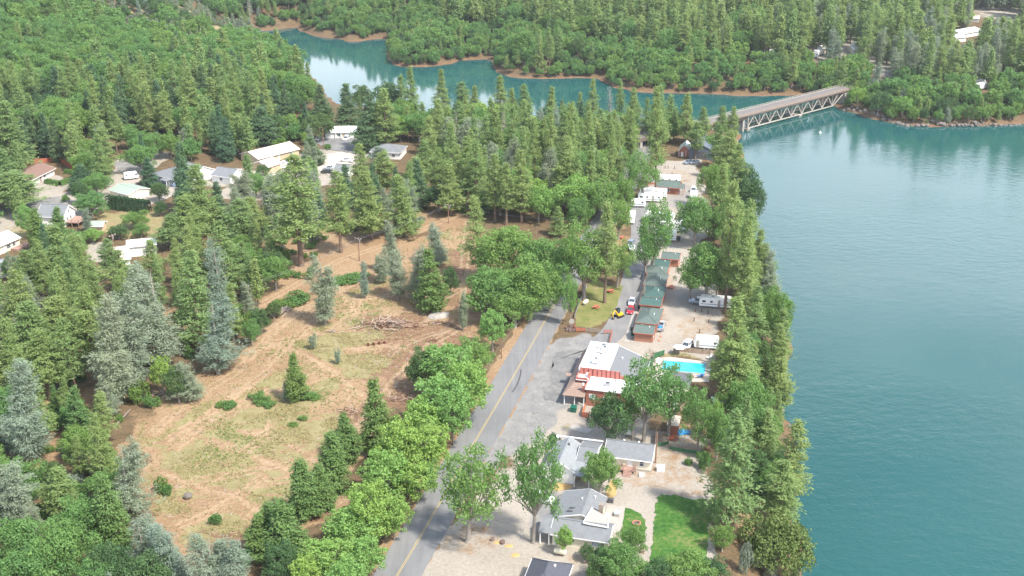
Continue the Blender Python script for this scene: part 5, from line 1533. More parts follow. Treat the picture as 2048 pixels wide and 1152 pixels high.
for a, c in (((L2 + 4.3, 1.1), (L2 + 4.3, 7.4)), ((L2, 1.1), (L2 + 4.3, 1.1))):
    m_ = MB(); m_.bar((*a, 2.6), (*c, 2.6), .08, .1); m_.bar((*a, 2.2), (*c, 2.2), .05, .07); m_.build('railing', 'weathered_wood', b2)
posts(b2, [(L2 + 4.3, 1.1), (L2 + 4.3, 4.2), (L2 + 4.3, 7.4), (L2 + 2, 1.1)], .08, -.2, 2.65, 'weathered_wood', 'deck_post')
b3, _ = eave_house('white_roof_cottage', 'cottage with white roof cut by the left edge of the picture', (-12, 497), (42, 474), 2.9, 8.5, 1.5, 'cream_siding', 'white_roof', feats=[('w', .55, 1.5, 1.6, 'f'), ('w', .75, 1.5, 1.2, 'f'), ('d', .4, 'f', 'white_paint')])
boxpart(b3, 'deck', (6.5, -2.2, 0), (12.5, .4, .6), 'deck_wood')
b4, _ = eave_house('green_roof_garage', 'cream garage with pale green low roof behind the tall hedge', (216, 379), (255, 390), 2.8, 8.5, 1.0, 'cream_siding', 'green_roof', 'garage', feats=[('g', 4.2, 'r', 2.6, 'cream_siding'), ('w', .5, 1.4, .9, 'f')])
b5, L5 = eave_house('blue_house', 'blue-sided house with gray roof behind a tall dark fir', (300, 346), (346, 360), 3.0, 10, 1.9, 'blue_siding', 'gray_shingle', feats=[('w', .28, 1.6, 1.0, 'f', 'pale_glass'), ('w', .5, 1.6, .9, 'f', 'pale_glass'), ('d', .75, 'f', 'white_paint'), ('w', .9, 1.6, 1.0, 'f')], style='hip')
m_ = MB(); slab(m_, (7.5, -1.6, 2.5), (11.5, -1.6, 2.5), (11.5, .4, 2.8), (7.5, .4, 2.8)); m_.build('porch_roof', 'gray_shingle', b5); posts(b5, [(7.7, -1.4), (11.3, -1.4)], .08, 0, 2.45, 'white_paint')
b5b, _ = eave_house('white_gable_wing', 'white house with gray roof right behind the blue house', (352, 340), (386, 350), 3.4, 9, 2.0, 'white_siding', 'gray_shingle', feats=[('w', 4, 1.7, 1.2, 'r'), ('w', .5, 1.6, 1.0, 'f')])
b6, _ = eave_house('gray_roof_house', 'low house with dark gray roof and bright white gable end', (420, 349), (460, 355), 2.8, 9, 1.7, 'white_siding', 'gray_shingle', feats=[('w', 4.2, 1.5, 1.2, 'r'), ('w', .5, 1.5, 1.2, 'f')])
b7, _ = eave_house('pink_roof_house', 'long house with pale pink-gray roof and tan walls', (516, 318), (600, 297), 2.8, 11, 1.7, 'tan_siding', 'pink_shingle', feats=[('w', .3, 1.5, 1.2, 'f'), ('d', .5, 'f', 'white_paint'), ('w', .8, 1.5, 1.2, 'f')])
b8, _ = eave_house('tan_garage', 'tan double garage with pinkish roof in front of the long house', (536, 334), (564, 325), 2.7, 8, 1.4, 'tan_siding', 'pink_shingle', 'garage', feats=[('g', .32, 'f', 2.4, 'tan_siding'), ('g', .72, 'f', 2.4, 'tan_siding')])
b9, L9 = eave_house('white_roof_house', 'white-roofed house facing the asphalt turnaround', (648, 264), (712, 264), 2.8, 9, 1.2, 'stucco_white', 'white_roof', feats=[('g', .15, 'f', 3.0, 'white_paint'), ('w', .45, 1.5, 1.3, 'f'), ('d', .6, 'f', 'tan_siding'), ('w', .75, 1.5, 1.3, 'f')])
posts(b9, [(L9 * .35, .1), (L9 * .52, .1), (L9 * .98, .1)], .12, 0, 2.7, 'white_paint', 'porch_post')
b10, _ = eave_house('small_white_house', 'small white house with gray roof among the pines near the turnaround', (665, 342), (696, 344), 2.8, 6.5, 1.7, 'white_siding', 'gray_shingle', feats=[('w', .5, 1.6, 1.3, 'f'), ('w', 3.4, 1.6, 1.0, 'r')])
b11, _ = eave_house('pale_hip_house', 'white house with gray hipped roof beside the tall blue-green fir', (738, 303), (802, 306), 2.8, 10, 2.0, 'white_siding', 'gray_shingle', feats=[('w', .3, 1.5, 1.2, 'f'), ('w', .75, 1.5, 1.2, 'f')], style='hip')
b12, _ = eave_house('white_cross_house', 'white house with pale gray gabled roof half hidden by pines', (232, 520), (262, 516), 3.0, 8, 2.3, 'white_siding', 'pink_shingle', feats=[('w', 4, 1.6, 1.4, 'r')])
b13, _ = eave_house('white_box_house', 'low white flat-roofed house just behind the pale gabled roof', (252, 496), (314, 490), 3.2, 6, .3, 'white_siding', 'white_roof', feats=[('w', .6, 1.6, 1.2, 'f'), ('w', 3, 1.6, 1.2, 'r')], style='flat')
b14, _ = eave_house('garden_shed', 'small gray-roofed garden shed near the deck house', (165, 452), (205, 452), 2.2, 4, .8, 'tan_siding', 'green_roof', 'shed')
b15, _ = eave_house('hidden_house', 'blue-trimmed house mostly hidden by trees near the cove', (548, 268), (592, 262), 2.8, 7, 1.4, 'blue_siding', 'gray_shingle')
b16, _ = eave_house('lakeside_cottage', 'cream cottage in a gap between the tall lakeshore pines', (842, 246), (858, 248), 2.6, 5, 2.0, 'cream_siding', 'pink_shingle', feats=[('w', 2.5, 1.6, .8, 'r')])
b17, _ = eave_house('dark_roof_cottage', 'cottage with dark gray roof among the trees by the cove', (917, 232), (936, 232), 2.7, 7, 1.4, 'white_siding', 'dark_shingle')
b18, _ = eave_house('low_yard_house', 'white house barely seen through a gray pine near the pale yard', (872, 272), (905, 272), 2.6, 6, .9, 'white_siding', 'white_roof')
b19, _ = eave_house('edge_house', 'white-walled house behind pines at the left edge', (-8, 540), (30, 534), 2.8, 7, 1.5, 'white_siding', 'pale_shingle')
b20, _ = eave_house('pine_hidden_trailer', 'white mobile home seen through pine branches behind the yard', (357, 452), (398, 448), 2.8, 4, .5, 'white_siding', 'white_roof', 'mobile home')
# far shore roofs
for nm, lb, a, c, W_, wl, rf2 in (('shore_cabin', 'pinkish cabin roof in the pines of the far shore', (1140, 78), (1156, 80), 7, 'tan_siding', 'pink_shingle'), ('shore_shed', 'low dark shed with white edge near the far shore', (1157, 99), (1171, 99), 5, 'tan_siding', 'pale_concrete'),
                        ('shore_trailer', 'white mobile home in a gap of the far pines', (1243, 99), (1254, 99), 4, 'white_siding', 'white_roof'), ('shore_hut', 'small pink-roofed hut below the far white mobile home', (1214, 106), (1222, 106), 4, 'tan_siding', 'pink_shingle'),
                        ('park_building', 'long white roof among trees at the upper right', (1925, 68), (1966, 60), 10, 'white_siding', 'white_roof'), ('park_annex', 'second white roof at the upper right, nearer the lake', (1912, 76), (1935, 73), 7, 'white_siding', 'white_roof'),
                        ('park_store', 'pale roof beside the concrete lot at the top right', (1930, 36), (1960, 36), 9, 'stucco_white', 'pink_shingle'), ('park_cabin', 'tan roof hidden in the far park, above the bridge', (1632, 68), (1645, 68), 7, 'tan_siding', 'pink_shingle'),
                        ('park_hall', 'white flat roof in the clearing above the bridge end', (1706, 100), (1730, 98), 8, 'white_siding', 'white_roof')):
    eave_house(nm, lb, a, c, 2.8, W_, 1.2, wl, rf2)
# ------------------------------------------------------------------ the truss bridge
BA, BB = Vector((*P(1499, 229, -1.3), 0)), Vector((*P(1690, 181, -1.3), 0))
bd = (BB - BA).normalized()
BL = (BB - BA).length
brz = math.atan2(bd.y, bd.x)
br = thing('truss_bridge', 'steel deck truss bridge with pale zigzag members crossing the lake', 'bridge', (BA.x, BA.y, 0), brz)
DZ = -1.3
W2 = 3.6           # half deck width; the near edge is at v = 0
m_ = MB(); m_.b2((-38, -.1, DZ - .35), (BL + 14, 7.3, DZ)); m_.build('deck', 'deck_surface', br)
m_ = MB(); m_.b2((-38, -.25, DZ - .7), (BL + 14, .1, DZ - .352)); m_.b2((-38, 7.1, DZ - .7), (BL + 14, 7.45, DZ - .352)); m_.build('edge_girder', 'rusty_girder', br)
for v in (.12, 7.08):
    m_ = MB()
    m_.bar((-38, v, DZ + .85), (BL + 14, v, DZ + .85), .1, .12); m_.bar((-38, v, DZ + .5), (BL + 14, v, DZ + .5), .05, .08); m_.b2((-38, v - .15, DZ), (BL + 14, v + .15, DZ + .16))
    for k in range(int((BL + 50) / 2.5)):
        m_.b2((-37.9 + k * 2.5, v - .06, DZ + .22), (-37.78 + k * 2.5, v + .06, DZ + .8))
    m_.build('railing', 'truss_paint' if v > 1 else 'weathered_wood', br)
NPAN = 9
pl_ = (BL - 1.0) / NPAN
ZT, ZB = DZ - .95, -7.75
for v, nm in ((.55, 'truss'), (6.65, 'truss')):
    m_ = MB(); m_.bar((0, v, ZT), (BL, v, ZT), .34, .36); m_.build('top_chord', 'truss_paint', br)
    m_ = MB(); m_.bar((0, v, ZB), (BL - pl_, v, ZB), .4, .42); m_.bar((BL - pl_, v, ZB), (BL, v, ZT - .5), .34, .36); m_.build('bottom_chord', 'truss_paint', br)
    for k in range(NPAN + 1):
        x = k * pl_
        zb = ZB if k < NPAN else ZT - 1.0
        if k < NPAN:
            m_ = MB(); m_.bar((x, v, zb + .2), (x, v, ZT - .18), .2 if k else .42, .22 if k else .42); m_.build('vertical', 'truss_paint', br)
        if k < NPAN:
            xm = x + pl_ / 2
            for p, q_ in (((x, v, ZB + .2), (xm, v, ZT - .1)), ((xm, v, ZT - .1), (x + pl_, v, ZB + .2))):
                if k == NPAN - 1 and p[2] > q_[2]:
                    continue
                m_ = MB(); m_.bar(p, q_, .3, .36); m_.build('diagonal', 'truss_paint', br)
            m_ = MB(); m_.bar((xm, v, ZB + 2.6), (xm, v, ZT - .2), .12, .14); m_.build('hanger', 'truss_paint', br)
for k in range(NPAN):
    x = k * pl_
    m_ = MB(); m_.bar((x, .7, ZB), (x, 6.5, ZB), .22, .25); m_.bar((x, .7, ZT), (x, 6.5, ZT), .22, .3); m_.bar((x, .75, ZB + .2), (x, 6.4, ZT - .3), .14, .14); m_.bar((x, 6.4, ZB + .2), (x, .75, ZT - .3), .14, .14)
    m_.build('cross_frame', 'rusty_girder', br)
    m_ = MB(); m_.bar((x + .2, .7, ZB), (x + pl_ - .2, 6.5, ZB), .12, .12); m_.build('lateral_brace', 'rusty_girder', br)
for x in (.3, BL * .53):
    m_ = MB(); m_.b2((x - .9, .1, WZ - 4), (x + .9, 7.1, ZB - .6)); m_.b2((x - 1.1, -.2, ZB - .6), (x + 1.1, 7.4, ZB - .25)); m_.build('pier', 'concrete', br, bevel=.08)
m_ = MB(); m_.b2((BL - .6, -.6, WZ - 2), (BL + 3, 7.8, DZ - 1.3)); m_.build('abutment', 'concrete', br)
for k in range(4):
    m_ = MB(); m_.b2((-36 + k * 11, 1, -10), (-34.8 + k * 11, 6.2, DZ - .9)); m_.build('approach_pier', 'concrete', br)
for v in (.6, 6.6):
    m_ = MB(); m_.bar((-37.5, v, DZ - 1.4), (-.4, v, DZ - 1.4), .3, 1.0); m_.build('approach_girder', 'rusty_girder', br)
# road beyond both ends
hw = thing('overpass', 'short brown girder overpass crossing the lane at the far end of the campground', 'bridge', (*[c + d * -66 for c, d in zip((BA.x, BA.y), bd)], 0), brz)
hz_o = DZ + 1.5
m_ = MB(); m_.b2((-7, 0, hz_o - .3), (12, 7.2, hz_o)); m_.build('deck', 'deck_surface', hw)
for v in (.15, 3.6, 7.05):
    m_ = MB(); m_.bar((-7, v, hz_o - .95), (12, v, hz_o - .95), .3, 1.25); m_.build('girder', 'rusty_girder', hw)
for v in (.15, 7.05):
    m_ = MB(); m_.bar((-7, v, hz_o + .8), (12, v, hz_o + .8), .1, .14)
    for k in range(9):
        m_.b2((-6.9 + k * 2.3, v - .05, hz_o), (-6.8 + k * 2.3, v + .05, hz_o + .75))
    m_.build('railing', 'rusty_girder', hw)
for u in (-6, 10.5):
    m_ = MB(); m_.b2((u, .3, -8), (u + 1.4, 6.9, hz_o - 1.6)); m_.build('abutment', 'concrete', hw)
# ------------------------------------------------------------------ vehicles
def wheels(root, xs, half, r=.34, wdt=.22):
    for x in xs:
        for s_ in (-1, 1):
            m_ = MB(); m_.tube((0, -wdt / 2, 0), (0, wdt / 2, 0), r, n=14)
            w_ = m_.build('wheel', 'rubber', root, (x, s_ * half, r))
            m2 = MB(); m2.tube((0, s_ * wdt / 2 - .02, 0), (0, s_ * (wdt / 2 + .015), 0), r * .6, n=10); m2.build('rim', 'steel', w_)
def lofted(root, name, secs, mat, bevel=.05):
    """secs: list of (x, half width, z low, z high); a body lofted along x"""
    m_ = MB()
    vs, fs = [], []
    for x, hw_, z0_, z1_ in secs:
        vs += [(x, -hw_, z0_), (x, hw_, z0_), (x, hw_ * .96, z1_), (x, -hw_ * .96, z1_)]
    for i in range(len(secs) - 1):
        o = 4 * i
        fs += [(o + k, o + (k + 1) % 4, o + 4 + (k + 1) % 4, o + 4 + k) for k in range(4)]
    n = len(vs)
    fs += [(3, 2, 1, 0), (n - 4, n - 3, n - 2, n - 1)]
    m_.add(vs, fs)
    return m_.build(name, mat, root, bevel=bevel)
def greenhouse(root, x0, x1, xr0, xr1, hw_, z0_, z1_, paint):
    """windows all round as one dark band with a painted roof, pillars at the corners"""
    m_ = MB()
    a, t = hw_, hw_ * .82
    vs = [(x0, -a, z0_), (x1, -a, z0_), (x1, a, z0_), (x0, a, z0_), (xr0, -t, z1_), (xr1, -t, z1_), (xr1, t, z1_), (xr0, t, z1_)]
    m_.add(vs, [(0, 1, 5, 4), (1, 2, 6, 5), (2, 3, 7, 6), (3, 0, 4, 7)])
    m_.build('windows', 'glass', root)
    m_ = MB()
    m_.b2((xr0 - .06, -t - .03, z1_ - .02), (xr1 + .06, t + .03, z1_ + .07))
    xm = (xr0 + xr1) / 2 - .05
    for s_ in (-1, 1):
        for p, q_ in (((x0, s_ * a, z0_), (xr0, s_ * t, z1_)), ((x1, s_ * a, z0_), (xr1, s_ * t, z1_)), (((x0 + x1) / 2, s_ * (a + .01), z0_), (xm, s_ * (t + .01), z1_))):
            m_.bar(p, q_, .09, .09)
    m_.build('roof', paint, root, bevel=.02)
def lights(root, xf, xr, half, z):
    for s_ in (-1, 1):
        m_ = MB(); m_.box((0, 0, 0), (.08, .34, .16)); m_.build('headlight', 'lamp_lens', root, (xf, s_ * half * .72, z))
        m_ = MB(); m_.box((0, 0, 0), (.08, .26, .2)); m_.build('taillight', 'tail_lens', root, (xr, s_ * half * .78, z + .08))
def car(label, kind, paint, loc, rz, group='vehicles parked about the campground and houses', name=None):
    nm = name or dict(sedan='car', suv='sport_utility_car', pickup='pickup_truck', van='van')[kind]
    t = thing(nm, label, dict(sedan='car', suv='car', pickup='pickup truck', van='van')[kind], loc, rz, group)
    if kind == 'sedan':
        lofted(t, 'body', [(-2.25, .78, .35, .85), (-1.9, .87, .25, .92), (-.9, .9, .22, .95), (.8, .9, .22, .95), (1.7, .86, .24, .84), (2.2, .74, .32, .68)], paint)
        greenhouse(t, -1.85, 1.0, -1.15, .25, .8, .92, 1.4, paint); wheels(t, (-1.35, 1.4), .8); lights(t, 2.17, -2.22, .8, .6)
    elif kind == 'suv':
        lofted(t, 'body', [(-2.3, .86, .4, 1.0), (-2.0, .93, .3, 1.06), (.9, .94, .28, 1.06), (1.8, .9, .3, .98), (2.25, .8, .38, .82)], paint)
        greenhouse(t, -2.2, 1.1, -1.9, .4, .86, 1.04, 1.68, paint); wheels(t, (-1.4, 1.42), .84, .37); lights(t, 2.22, -2.28, .86, .75)
    elif kind == 'van':
        lofted(t, 'body', [(-2.4, .92, .4, 1.1), (-2.2, .97, .3, 1.2), (1.1, .97, .3, 1.2), (2.0, .92, .32, 1.02), (2.4, .8, .4, .85)], paint)
        greenhouse(t, -2.3, 1.6, -2.1, .7, .92, 1.18, 1.9, paint); wheels(t, (-1.5, 1.5), .88, .36); lights(t, 2.37, -2.37, .9, .75)
    else:
        lofted(t, 'body', [(-.55, .93, .42, 1.15), (.9, .95, .4, 1.12), (1.9, .92, .4, 1.08), (2.75, .86, .45, .95)], paint)
        greenhouse(t, -.5, 1.3, -.35, .6, .85, 1.12, 1.78, paint)
        m_ = MB(); m_.b2((-2.75, -.93, .5), (-.57, .93, .72)); m_.b2((-2.75, -.93, .722), (-.57, -.8, 1.15)); m_.b2((-2.75, .8, .722), (-.57, .93, 1.15)); m_.build('bed', paint, t, bevel=.02)
        boxpart(t, 'tailgate', (-2.82, -.92, .6), (-2.753, .92, 1.14), paint, .02)
        boxpart(t, 'bumper', (-2.95, -.9, .45), (-2.825, .9, .58), 'steel', .02)
        wheels(t, (-1.75, 1.75), .86, .4); lights(t, 2.72, -2.8, .88, .8)
    return t
def trailer(label, loc, rz, L_, hh=2.7, group='travel trailers and motorhomes parked in the campground', motor=False, slide=False, name='travel_trailer', stripe='paint_slate'):
    t = thing(name, label, 'motorhome' if motor else 'camper', loc, rz, group)
    m_ = MB()
    f = .55 if not motor else .25
    m_.prism([(-L_ / 2, .55), (L_ / 2 - .3, .55), (L_ / 2, .9), (L_ / 2 - .1, hh - f), (L_ / 2 - f, hh + .3), (-L_ / 2 + .15, hh + .3), (-L_ / 2, hh)], 1, -1.22, 1.22)
    m_.build('body', 'white_paint', t, bevel=.06)
    boxpart(t, 'roof', (-L_ / 2 + .2, -1.15, hh + .302), (L_ / 2 - f - .1, 1.15, hh + .35), 'white_roof')
    for x in ((-L_ * .15,), (-L_ * .15, L_ * .22))[L_ > 7]:
        boxpart(t, 'air_conditioner', (x - .4, -.35, hh + .35), (x + .4, .35, hh + .62), 'white_paint', .04)
    boxpart(t, 'roof_vent', (L_ * .08 - .2, -.2, hh + .35), (L_ * .08 + .2, .2, hh + .45), 'dark_steel')
    for s_, fc in ((-1, 'f'), (1, 'b')):
        n = 4 if L_ > 7 else 2
        for k in range(n):
            if s_ == 1 and k == 1:
                door(t, (-L_ * .35 + k * L_ * .7 / (n - 1), 1.225, .7), .7, 1.8, 'b', 'pale_concrete')
                continue
            m2 = MB(); m2.box((0, 0, 0), (.95 if k % 2 else .6, .05, .55)); m2.build('window', 'glass', t, (-L_ * .35 + k * L_ * .7 / (n - 1), s_ * 1.23, 1.95))
        boxpart(t, 'stripe', (-L_ / 2 + .1, s_ * 1.235 - .012, 1.1), (L_ / 2 - .4, s_ * 1.235 + .012, 1.28), stripe)
    if slide:
        boxpart(t, 'slide_out', (-L_ * .2, -1.85, .8), (L_ * .15, -1.221, 2.5), 'white_paint', .04)
        m2 = MB(); m2.box((0, 0, 0), (1.0, .05, .6)); m2.build('window', 'glass', t, (0, -1.86, 1.8))
    wheels(t, (-.5, .4) if not motor else (-L_ * .3, L_ * .36), 1.05, .36)
    if motor:
        m2 = MB(); m2.box((0, 0, 0), (.06, 2.1, .9)); m2.build('windshield', 'glass', t, (L_ / 2 + .0, 0, 1.75))
    else:
        m2 = MB(); m2.bar((L_ / 2 - .4, -.6, .5), (L_ / 2 + 1.1, 0, .5), .1, .12); m2.bar((L_ / 2 - .4, .6, .5), (L_ / 2 + 1.1, 0, .5), .1, .12); m2.tube((L_ / 2 + .9, 0, .1), (L_ / 2 + .9, 0, .8), .05); m2.build('hitch', 'dark_steel', t)
    return t
RDN = math.pi / 2 + HEAD        # pointing away from the camera along the lots
car('silver sedan parked behind the red car on the campground lane', 'sedan', 'paint_silver', gpx(1264, 607), RDN - math.pi)
car('red car in front of the silver sedan on the campground lane', 'sedan', 'paint_red', gpx(1261, 624), RDN - math.pi)
pk = car('silver pickup with blue load in its bed beside the nearest cabin', 'pickup', 'paint_silver', gpx(1321, 656), RDN)
m_ = MB(); m_.ball((-1.6, 0, .95), (.8, .6, .35), 8, 6, jit=.15, rng=random.Random(3)); ld = m_.build('blue_bag', 'blue_tarp', None, (0, 0, 0))
ld.location = pk.matrix_basis @ Vector((0, 0, 0)) if False else Vector(pk.location) + Vector((0, 0, 0)); ld.rotation_euler = pk.rotation_euler
tag(ld, 'blue bundle lying in the bed of the silver pickup', 'bundle')
car('pale blue pickup hitched to the long white trailer', 'pickup', 'paint_bluegray', gpx(1398, 607), math.pi + HEAD + .08)
trailer('long white travel trailer with dark windows hitched to the pickup', gpx(1430, 614), math.pi + HEAD + .06, 8.6)
trailer('white camper with slide-out beside the wooden fence above the pool', gpx(1412, 696), math.pi + HEAD + .1, 6.0, slide=True)
car('white car parked beside the camper above the pool', 'suv', 'paint_white', gpx(1373, 696), RDN - math.pi - .25)
car('white minivan under the roadside oaks', 'van', 'paint_white', gpx(1084, 1001), HEAD - .25)
car('silver car parked under the big oaks by the lake', 'sedan', 'paint_silver', gpx(1390, 558), RDN - math.pi + .3)
car('white pickup in the middle of the campground, facing the camera', 'pickup', 'paint_white', gpx(1368, 458), RDN - math.pi)
car('white sport utility car right behind the white pickup', 'suv', 'paint_white', gpx(1367, 442), RDN - math.pi)
car('white car with black roof window on the campground lane, in front of a small trailer', 'suv', 'paint_white', gpx(1387, 384), RDN - math.pi)
trailer('small rounded white trailer behind the white car on the lane', gpx(1387, 395), RDN, 3.4, 1.9)
car('silver car near the metal barn, rightmost of two', 'sedan', 'paint_silver', gpx(1389, 327), RDN - math.pi - .8)
car('dark open utility vehicle in front of the red cabin with white lean-to', 'sedan', 'paint_slate', gpx(1376, 327), RDN - math.pi - .6)
car('black car parked beside the campground office', 'sedan', 'paint_black', gpx(1352, 386), RDN)
trailer('white motorhome in front of the campground office', gpx(1306, 394), math.pi + HEAD + .1, 9.5, motor=True)
trailer('white motorhome with pale awning, second row from the office', gpx(1300, 403), math.pi + HEAD + .12, 8.5, motor=True)
trailer('low white camper nearest the lane in the motorhome row', gpx(1272, 413), math.pi + HEAD + .1, 6.2, 2.2)
trailer('white camper end seen between the oaks left of the lane', gpx(1262, 443), RDN + .1, 6.5)
trailer('big white fifth-wheel trailer behind the large campground oak', gpx(1318, 446), math.pi + HEAD, 9.5, 3.2)
trailer('second big white trailer nearer the camera beside the campground oak', gpx(1334, 462), math.pi + HEAD + .05, 8.5, 3.0)
trailer('white trailer behind the tree at the end of the cabin row', gpx(1328, 480), math.pi + HEAD, 7.5, 2.6)
trailer('large white coach behind the campground office', gpx(1332, 368), math.pi + HEAD + .1, 10.5, 3.0, motor=True)
car('dark pickup parked behind the last cabin of the row', 'pickup', 'paint_black', gpx(1343, 480), math.pi + HEAD)
car('dark blue car at the grass edge of the campground lane', 'suv', 'paint_slate', gpx(1262, 489), RDN)
trailer('white trailer half hidden under the lakeside oak', gpx(1440, 541), math.pi + HEAD, 6.5, 2.4)
# boat on its trailer
bt = thing('boat', 'white open boat on a trailer at the edge of the grass', 'boat', gpx(1263, 501), RDN + .2 - math.pi)
m_ = MB()
hull = [(-2.4, 1.0, .55), (-.8, 1.05, .5), (1.0, .95, .5), (2.2, .55, .6), (3.0, .06, .8)]
vs, fs = [], []
for x, hw_, zl in hull:
    vs += [(x, 0, zl - .05), (x, hw_ * .8, zl + .15), (x, hw_, 1.15 + .06 * max(x, 0)), (x, hw_ * .82, 1.15 + .06 * max(x, 0)), (x, hw_ * .65, .8), (x, -hw_ * .65, .8), (x, -hw_ * .82, 1.15 + .06 * max(x, 0)), (x, -hw_, 1.15 + .06 * max(x, 0)), (x, -hw_ * .8, zl + .15)]
for i in range(4):
    o = 9 * i
    fs += [(o + k, o + (k + 1) % 9, o + 9 + (k + 1) % 9, o + 9 + k) for k in range(9)]
fs += [tuple(range(8, -1, -1)), tuple(range(36, 45))]
m_.add(vs, fs); m_.build('hull', 'white_paint', bt)
boxpart(bt, 'seat', (-1.2, -.6, .85), (-.8, .6, 1.15), 'blue_canvas'); boxpart(bt, 'windscreen', (.4, -.7, 1.15), (.46, .7, 1.6), 'pale_glass'); boxpart(bt, 'outboard_motor', (-2.75, -.2, .5), (-2.4, .2, 1.6), 'black_plastic', .05)
m_ = MB(); m_.bar((-1.6, 0, .35), (3.9, 0, .35), .12, .12); m_.bar((-1, -.9, .35), (-1, .9, .35), .1, .1); m_.build('trailer_frame', 'dark_steel', bt); wheels(bt, (-1,), .95, .3)
# small yellow digger
ex = thing('mini_excavator', 'small yellow excavator with black cab at the lawn edge', 'excavator', gpx(1237, 634), R(215))
for s_ in (-1, 1):
    m_ = MB(); m_.prism([(-.9, .12), (-.7, 0), (.7, 0), (.9, .12), (.9, .38), (.7, .5), (-.7, .5), (-.9, .38)], 1, s_ * .72 - .17, s_ * .72 + .17); m_.build('track', 'rubber', ex)
m_ = MB(); m_.prism([(-1.0, .55), (.5, .55), (.55, .85), (-.2, 1.2), (-.9, 1.25), (-1.1, 1.0)], 1, -.7, .7); m_.build('house', 'yellow_paint', ex, bevel=.05)
m_ = MB(); m_.b2((-.35, -.65, 1.2), (.65, .25, 2.3)); cbx = m_.build('cab', 'glass', ex); boxpart(ex, 'cab_roof', (-.42, -.7, 2.3), (.7, .3, 2.4), 'black_plastic')
m_ = MB(); m_.bar((.5, .4, .95), (1.5, .4, 2.3), .2, .26); m_.bar((1.5, .4, 2.3), (2.4, .4, 1.7), .18, .24); m_.build('boom', 'yellow_paint', ex)
m_ = MB(); m_.bar((2.4, .4, 1.7), (2.2, .4, .7), .16, .2); m_.build('stick', 'yellow_paint', ex)
m_ = MB(); m_.prism([(2.0, .15), (2.45, .05), (2.5, .6), (2.1, .7)], 1, .05, .75); m_.build('bucket', 'dark_steel', ex)
m_ = MB(); m_.b2((-1.5, -.75, .1), (-1.35, .75, .45)); m_.bar((-1.4, .3, .3), (-.9, .3, .35), .08, .1); m_.build('blade', 'dark_steel', ex)
# vehicles among the houses
car('white car parked left of the white-roofed house', 'sedan', 'paint_white', gpx(640, 280), R(60), 'vehicles parked among the houses')
car('white sport utility car in front of the white-roofed house', 'suv', 'paint_white', gpx(693, 280), R(255), 'vehicles parked among the houses')
car('white pickup on the pale yard behind the small white house', 'pickup', 'paint_white', gpx(694, 324), R(160), 'vehicles parked among the houses')
car('black pickup beside the small white house', 'pickup', 'paint_black', gpx(657, 347), R(165), 'vehicles parked among the houses')
car('silver pickup behind the black pickup', 'pickup', 'paint_silver', gpx(661, 340), R(165), 'vehicles parked among the houses')
car('white car in front of the tan double garage', 'sedan', 'paint_white', gpx(574, 326), R(190), 'vehicles parked among the houses')
car('dark car in the shade of the pine at the left edge', 'sedan', 'paint_slate', gpx(4, 388), R(20), 'vehicles parked among the houses')
trailer('white camper parked beside the dark fir near the blue house', gpx(263, 358), R(25), 5.0, 2.2, 'campers parked among the houses')
# across the lake
far_vs = [(1376, 113, 8), (1362, 116, 7), (1486, 112, 9), (1474, 118, 6), (1523, 112, 7), (1640, 104, 9), (1652, 98, 8), (1638, 110, 7), (1480, 107, 6), (1623, 116, 7), (1545, 108, 7), (1712, 95, 9), (1962, 178, 7), (1955, 172, 8)]
for i, (a, c, l_) in enumerate(far_vs):
    x, y, z = gpx(a, c)
    t = trailer('white camper glimpsed between pines of the park across the lake', (x, y, z), R(15 + (i * 47) % 60), l_, 2.7, 'campers in the park across the lake')
# ------------------------------------------------------------------ pool and its surroundings
sheet('pool_deck', 'pale concrete deck round the swimming pool', gpoly([(1311, 717), (1340, 714), (1416, 724), (1424, 730), (1418, 764), (1340, 764), (1304, 750)]), 'pool_concrete', .06)
pc = gpoly([(1326, 721), (1413, 728), (1411, 749), (1322, 741)])
po = thing('swimming_pool', 'turquoise swimming pool in a pale deck', 'pool', (pc[0][0], pc[0][1], 0))
loc = [(x - pc[0][0], y - pc[0][1]) for x, y in pc]
m_ = MB(); m_.add([(x, y, .07) for x, y in loc], [(0, 1, 2, 3)]); m_.build('water', 'pool_water', po)
m_ = MB()
for k in range(4):
    a, c = loc[k], loc[(k + 1) % 4]
    m_.bar((*a, .1), (*c, .1), .4, .08)
m_.build('coping', 'pale_concrete', po)
for k in (0, 1):
    m_ = MB()
    x0, y0 = loc[1][0] - .6 + .35 * k, loc[1][1] - 1.2
    m_.tube((x0 + .5, y0, 0), (x0 + .5, y0, .9), .03); m_.tube((x0 + .5, y0, .9), (x0 - .1, y0, .9), .03); m_.tube((x0 - .1, y0, .9), (x0 - .2, y0, .0), .03)
    m_.build('ladder_rail', 'steel', po)
def lounger(label, at, rz, mat):
    t = thing('pool_lounger', label, 'lounger', at, rz, 'loungers by the pool')
    boxpart(t, 'seat', (0, -.3, .3), (1.2, .3, .38), mat)
    m_ = MB(); m_.box((-.3, 0, .58), (.75, .6, .07), 0, 0, ('Y', R(40))); m_.build('backrest', mat, t)
    for a, c in ((.05, -.27), (1.1, -.27), (.05, .27), (1.1, .27)):
        m_ = MB(); m_.b2((a, c - .03, 0), (a + .05, c + .03, .3)); m_.build('leg', 'steel', t)
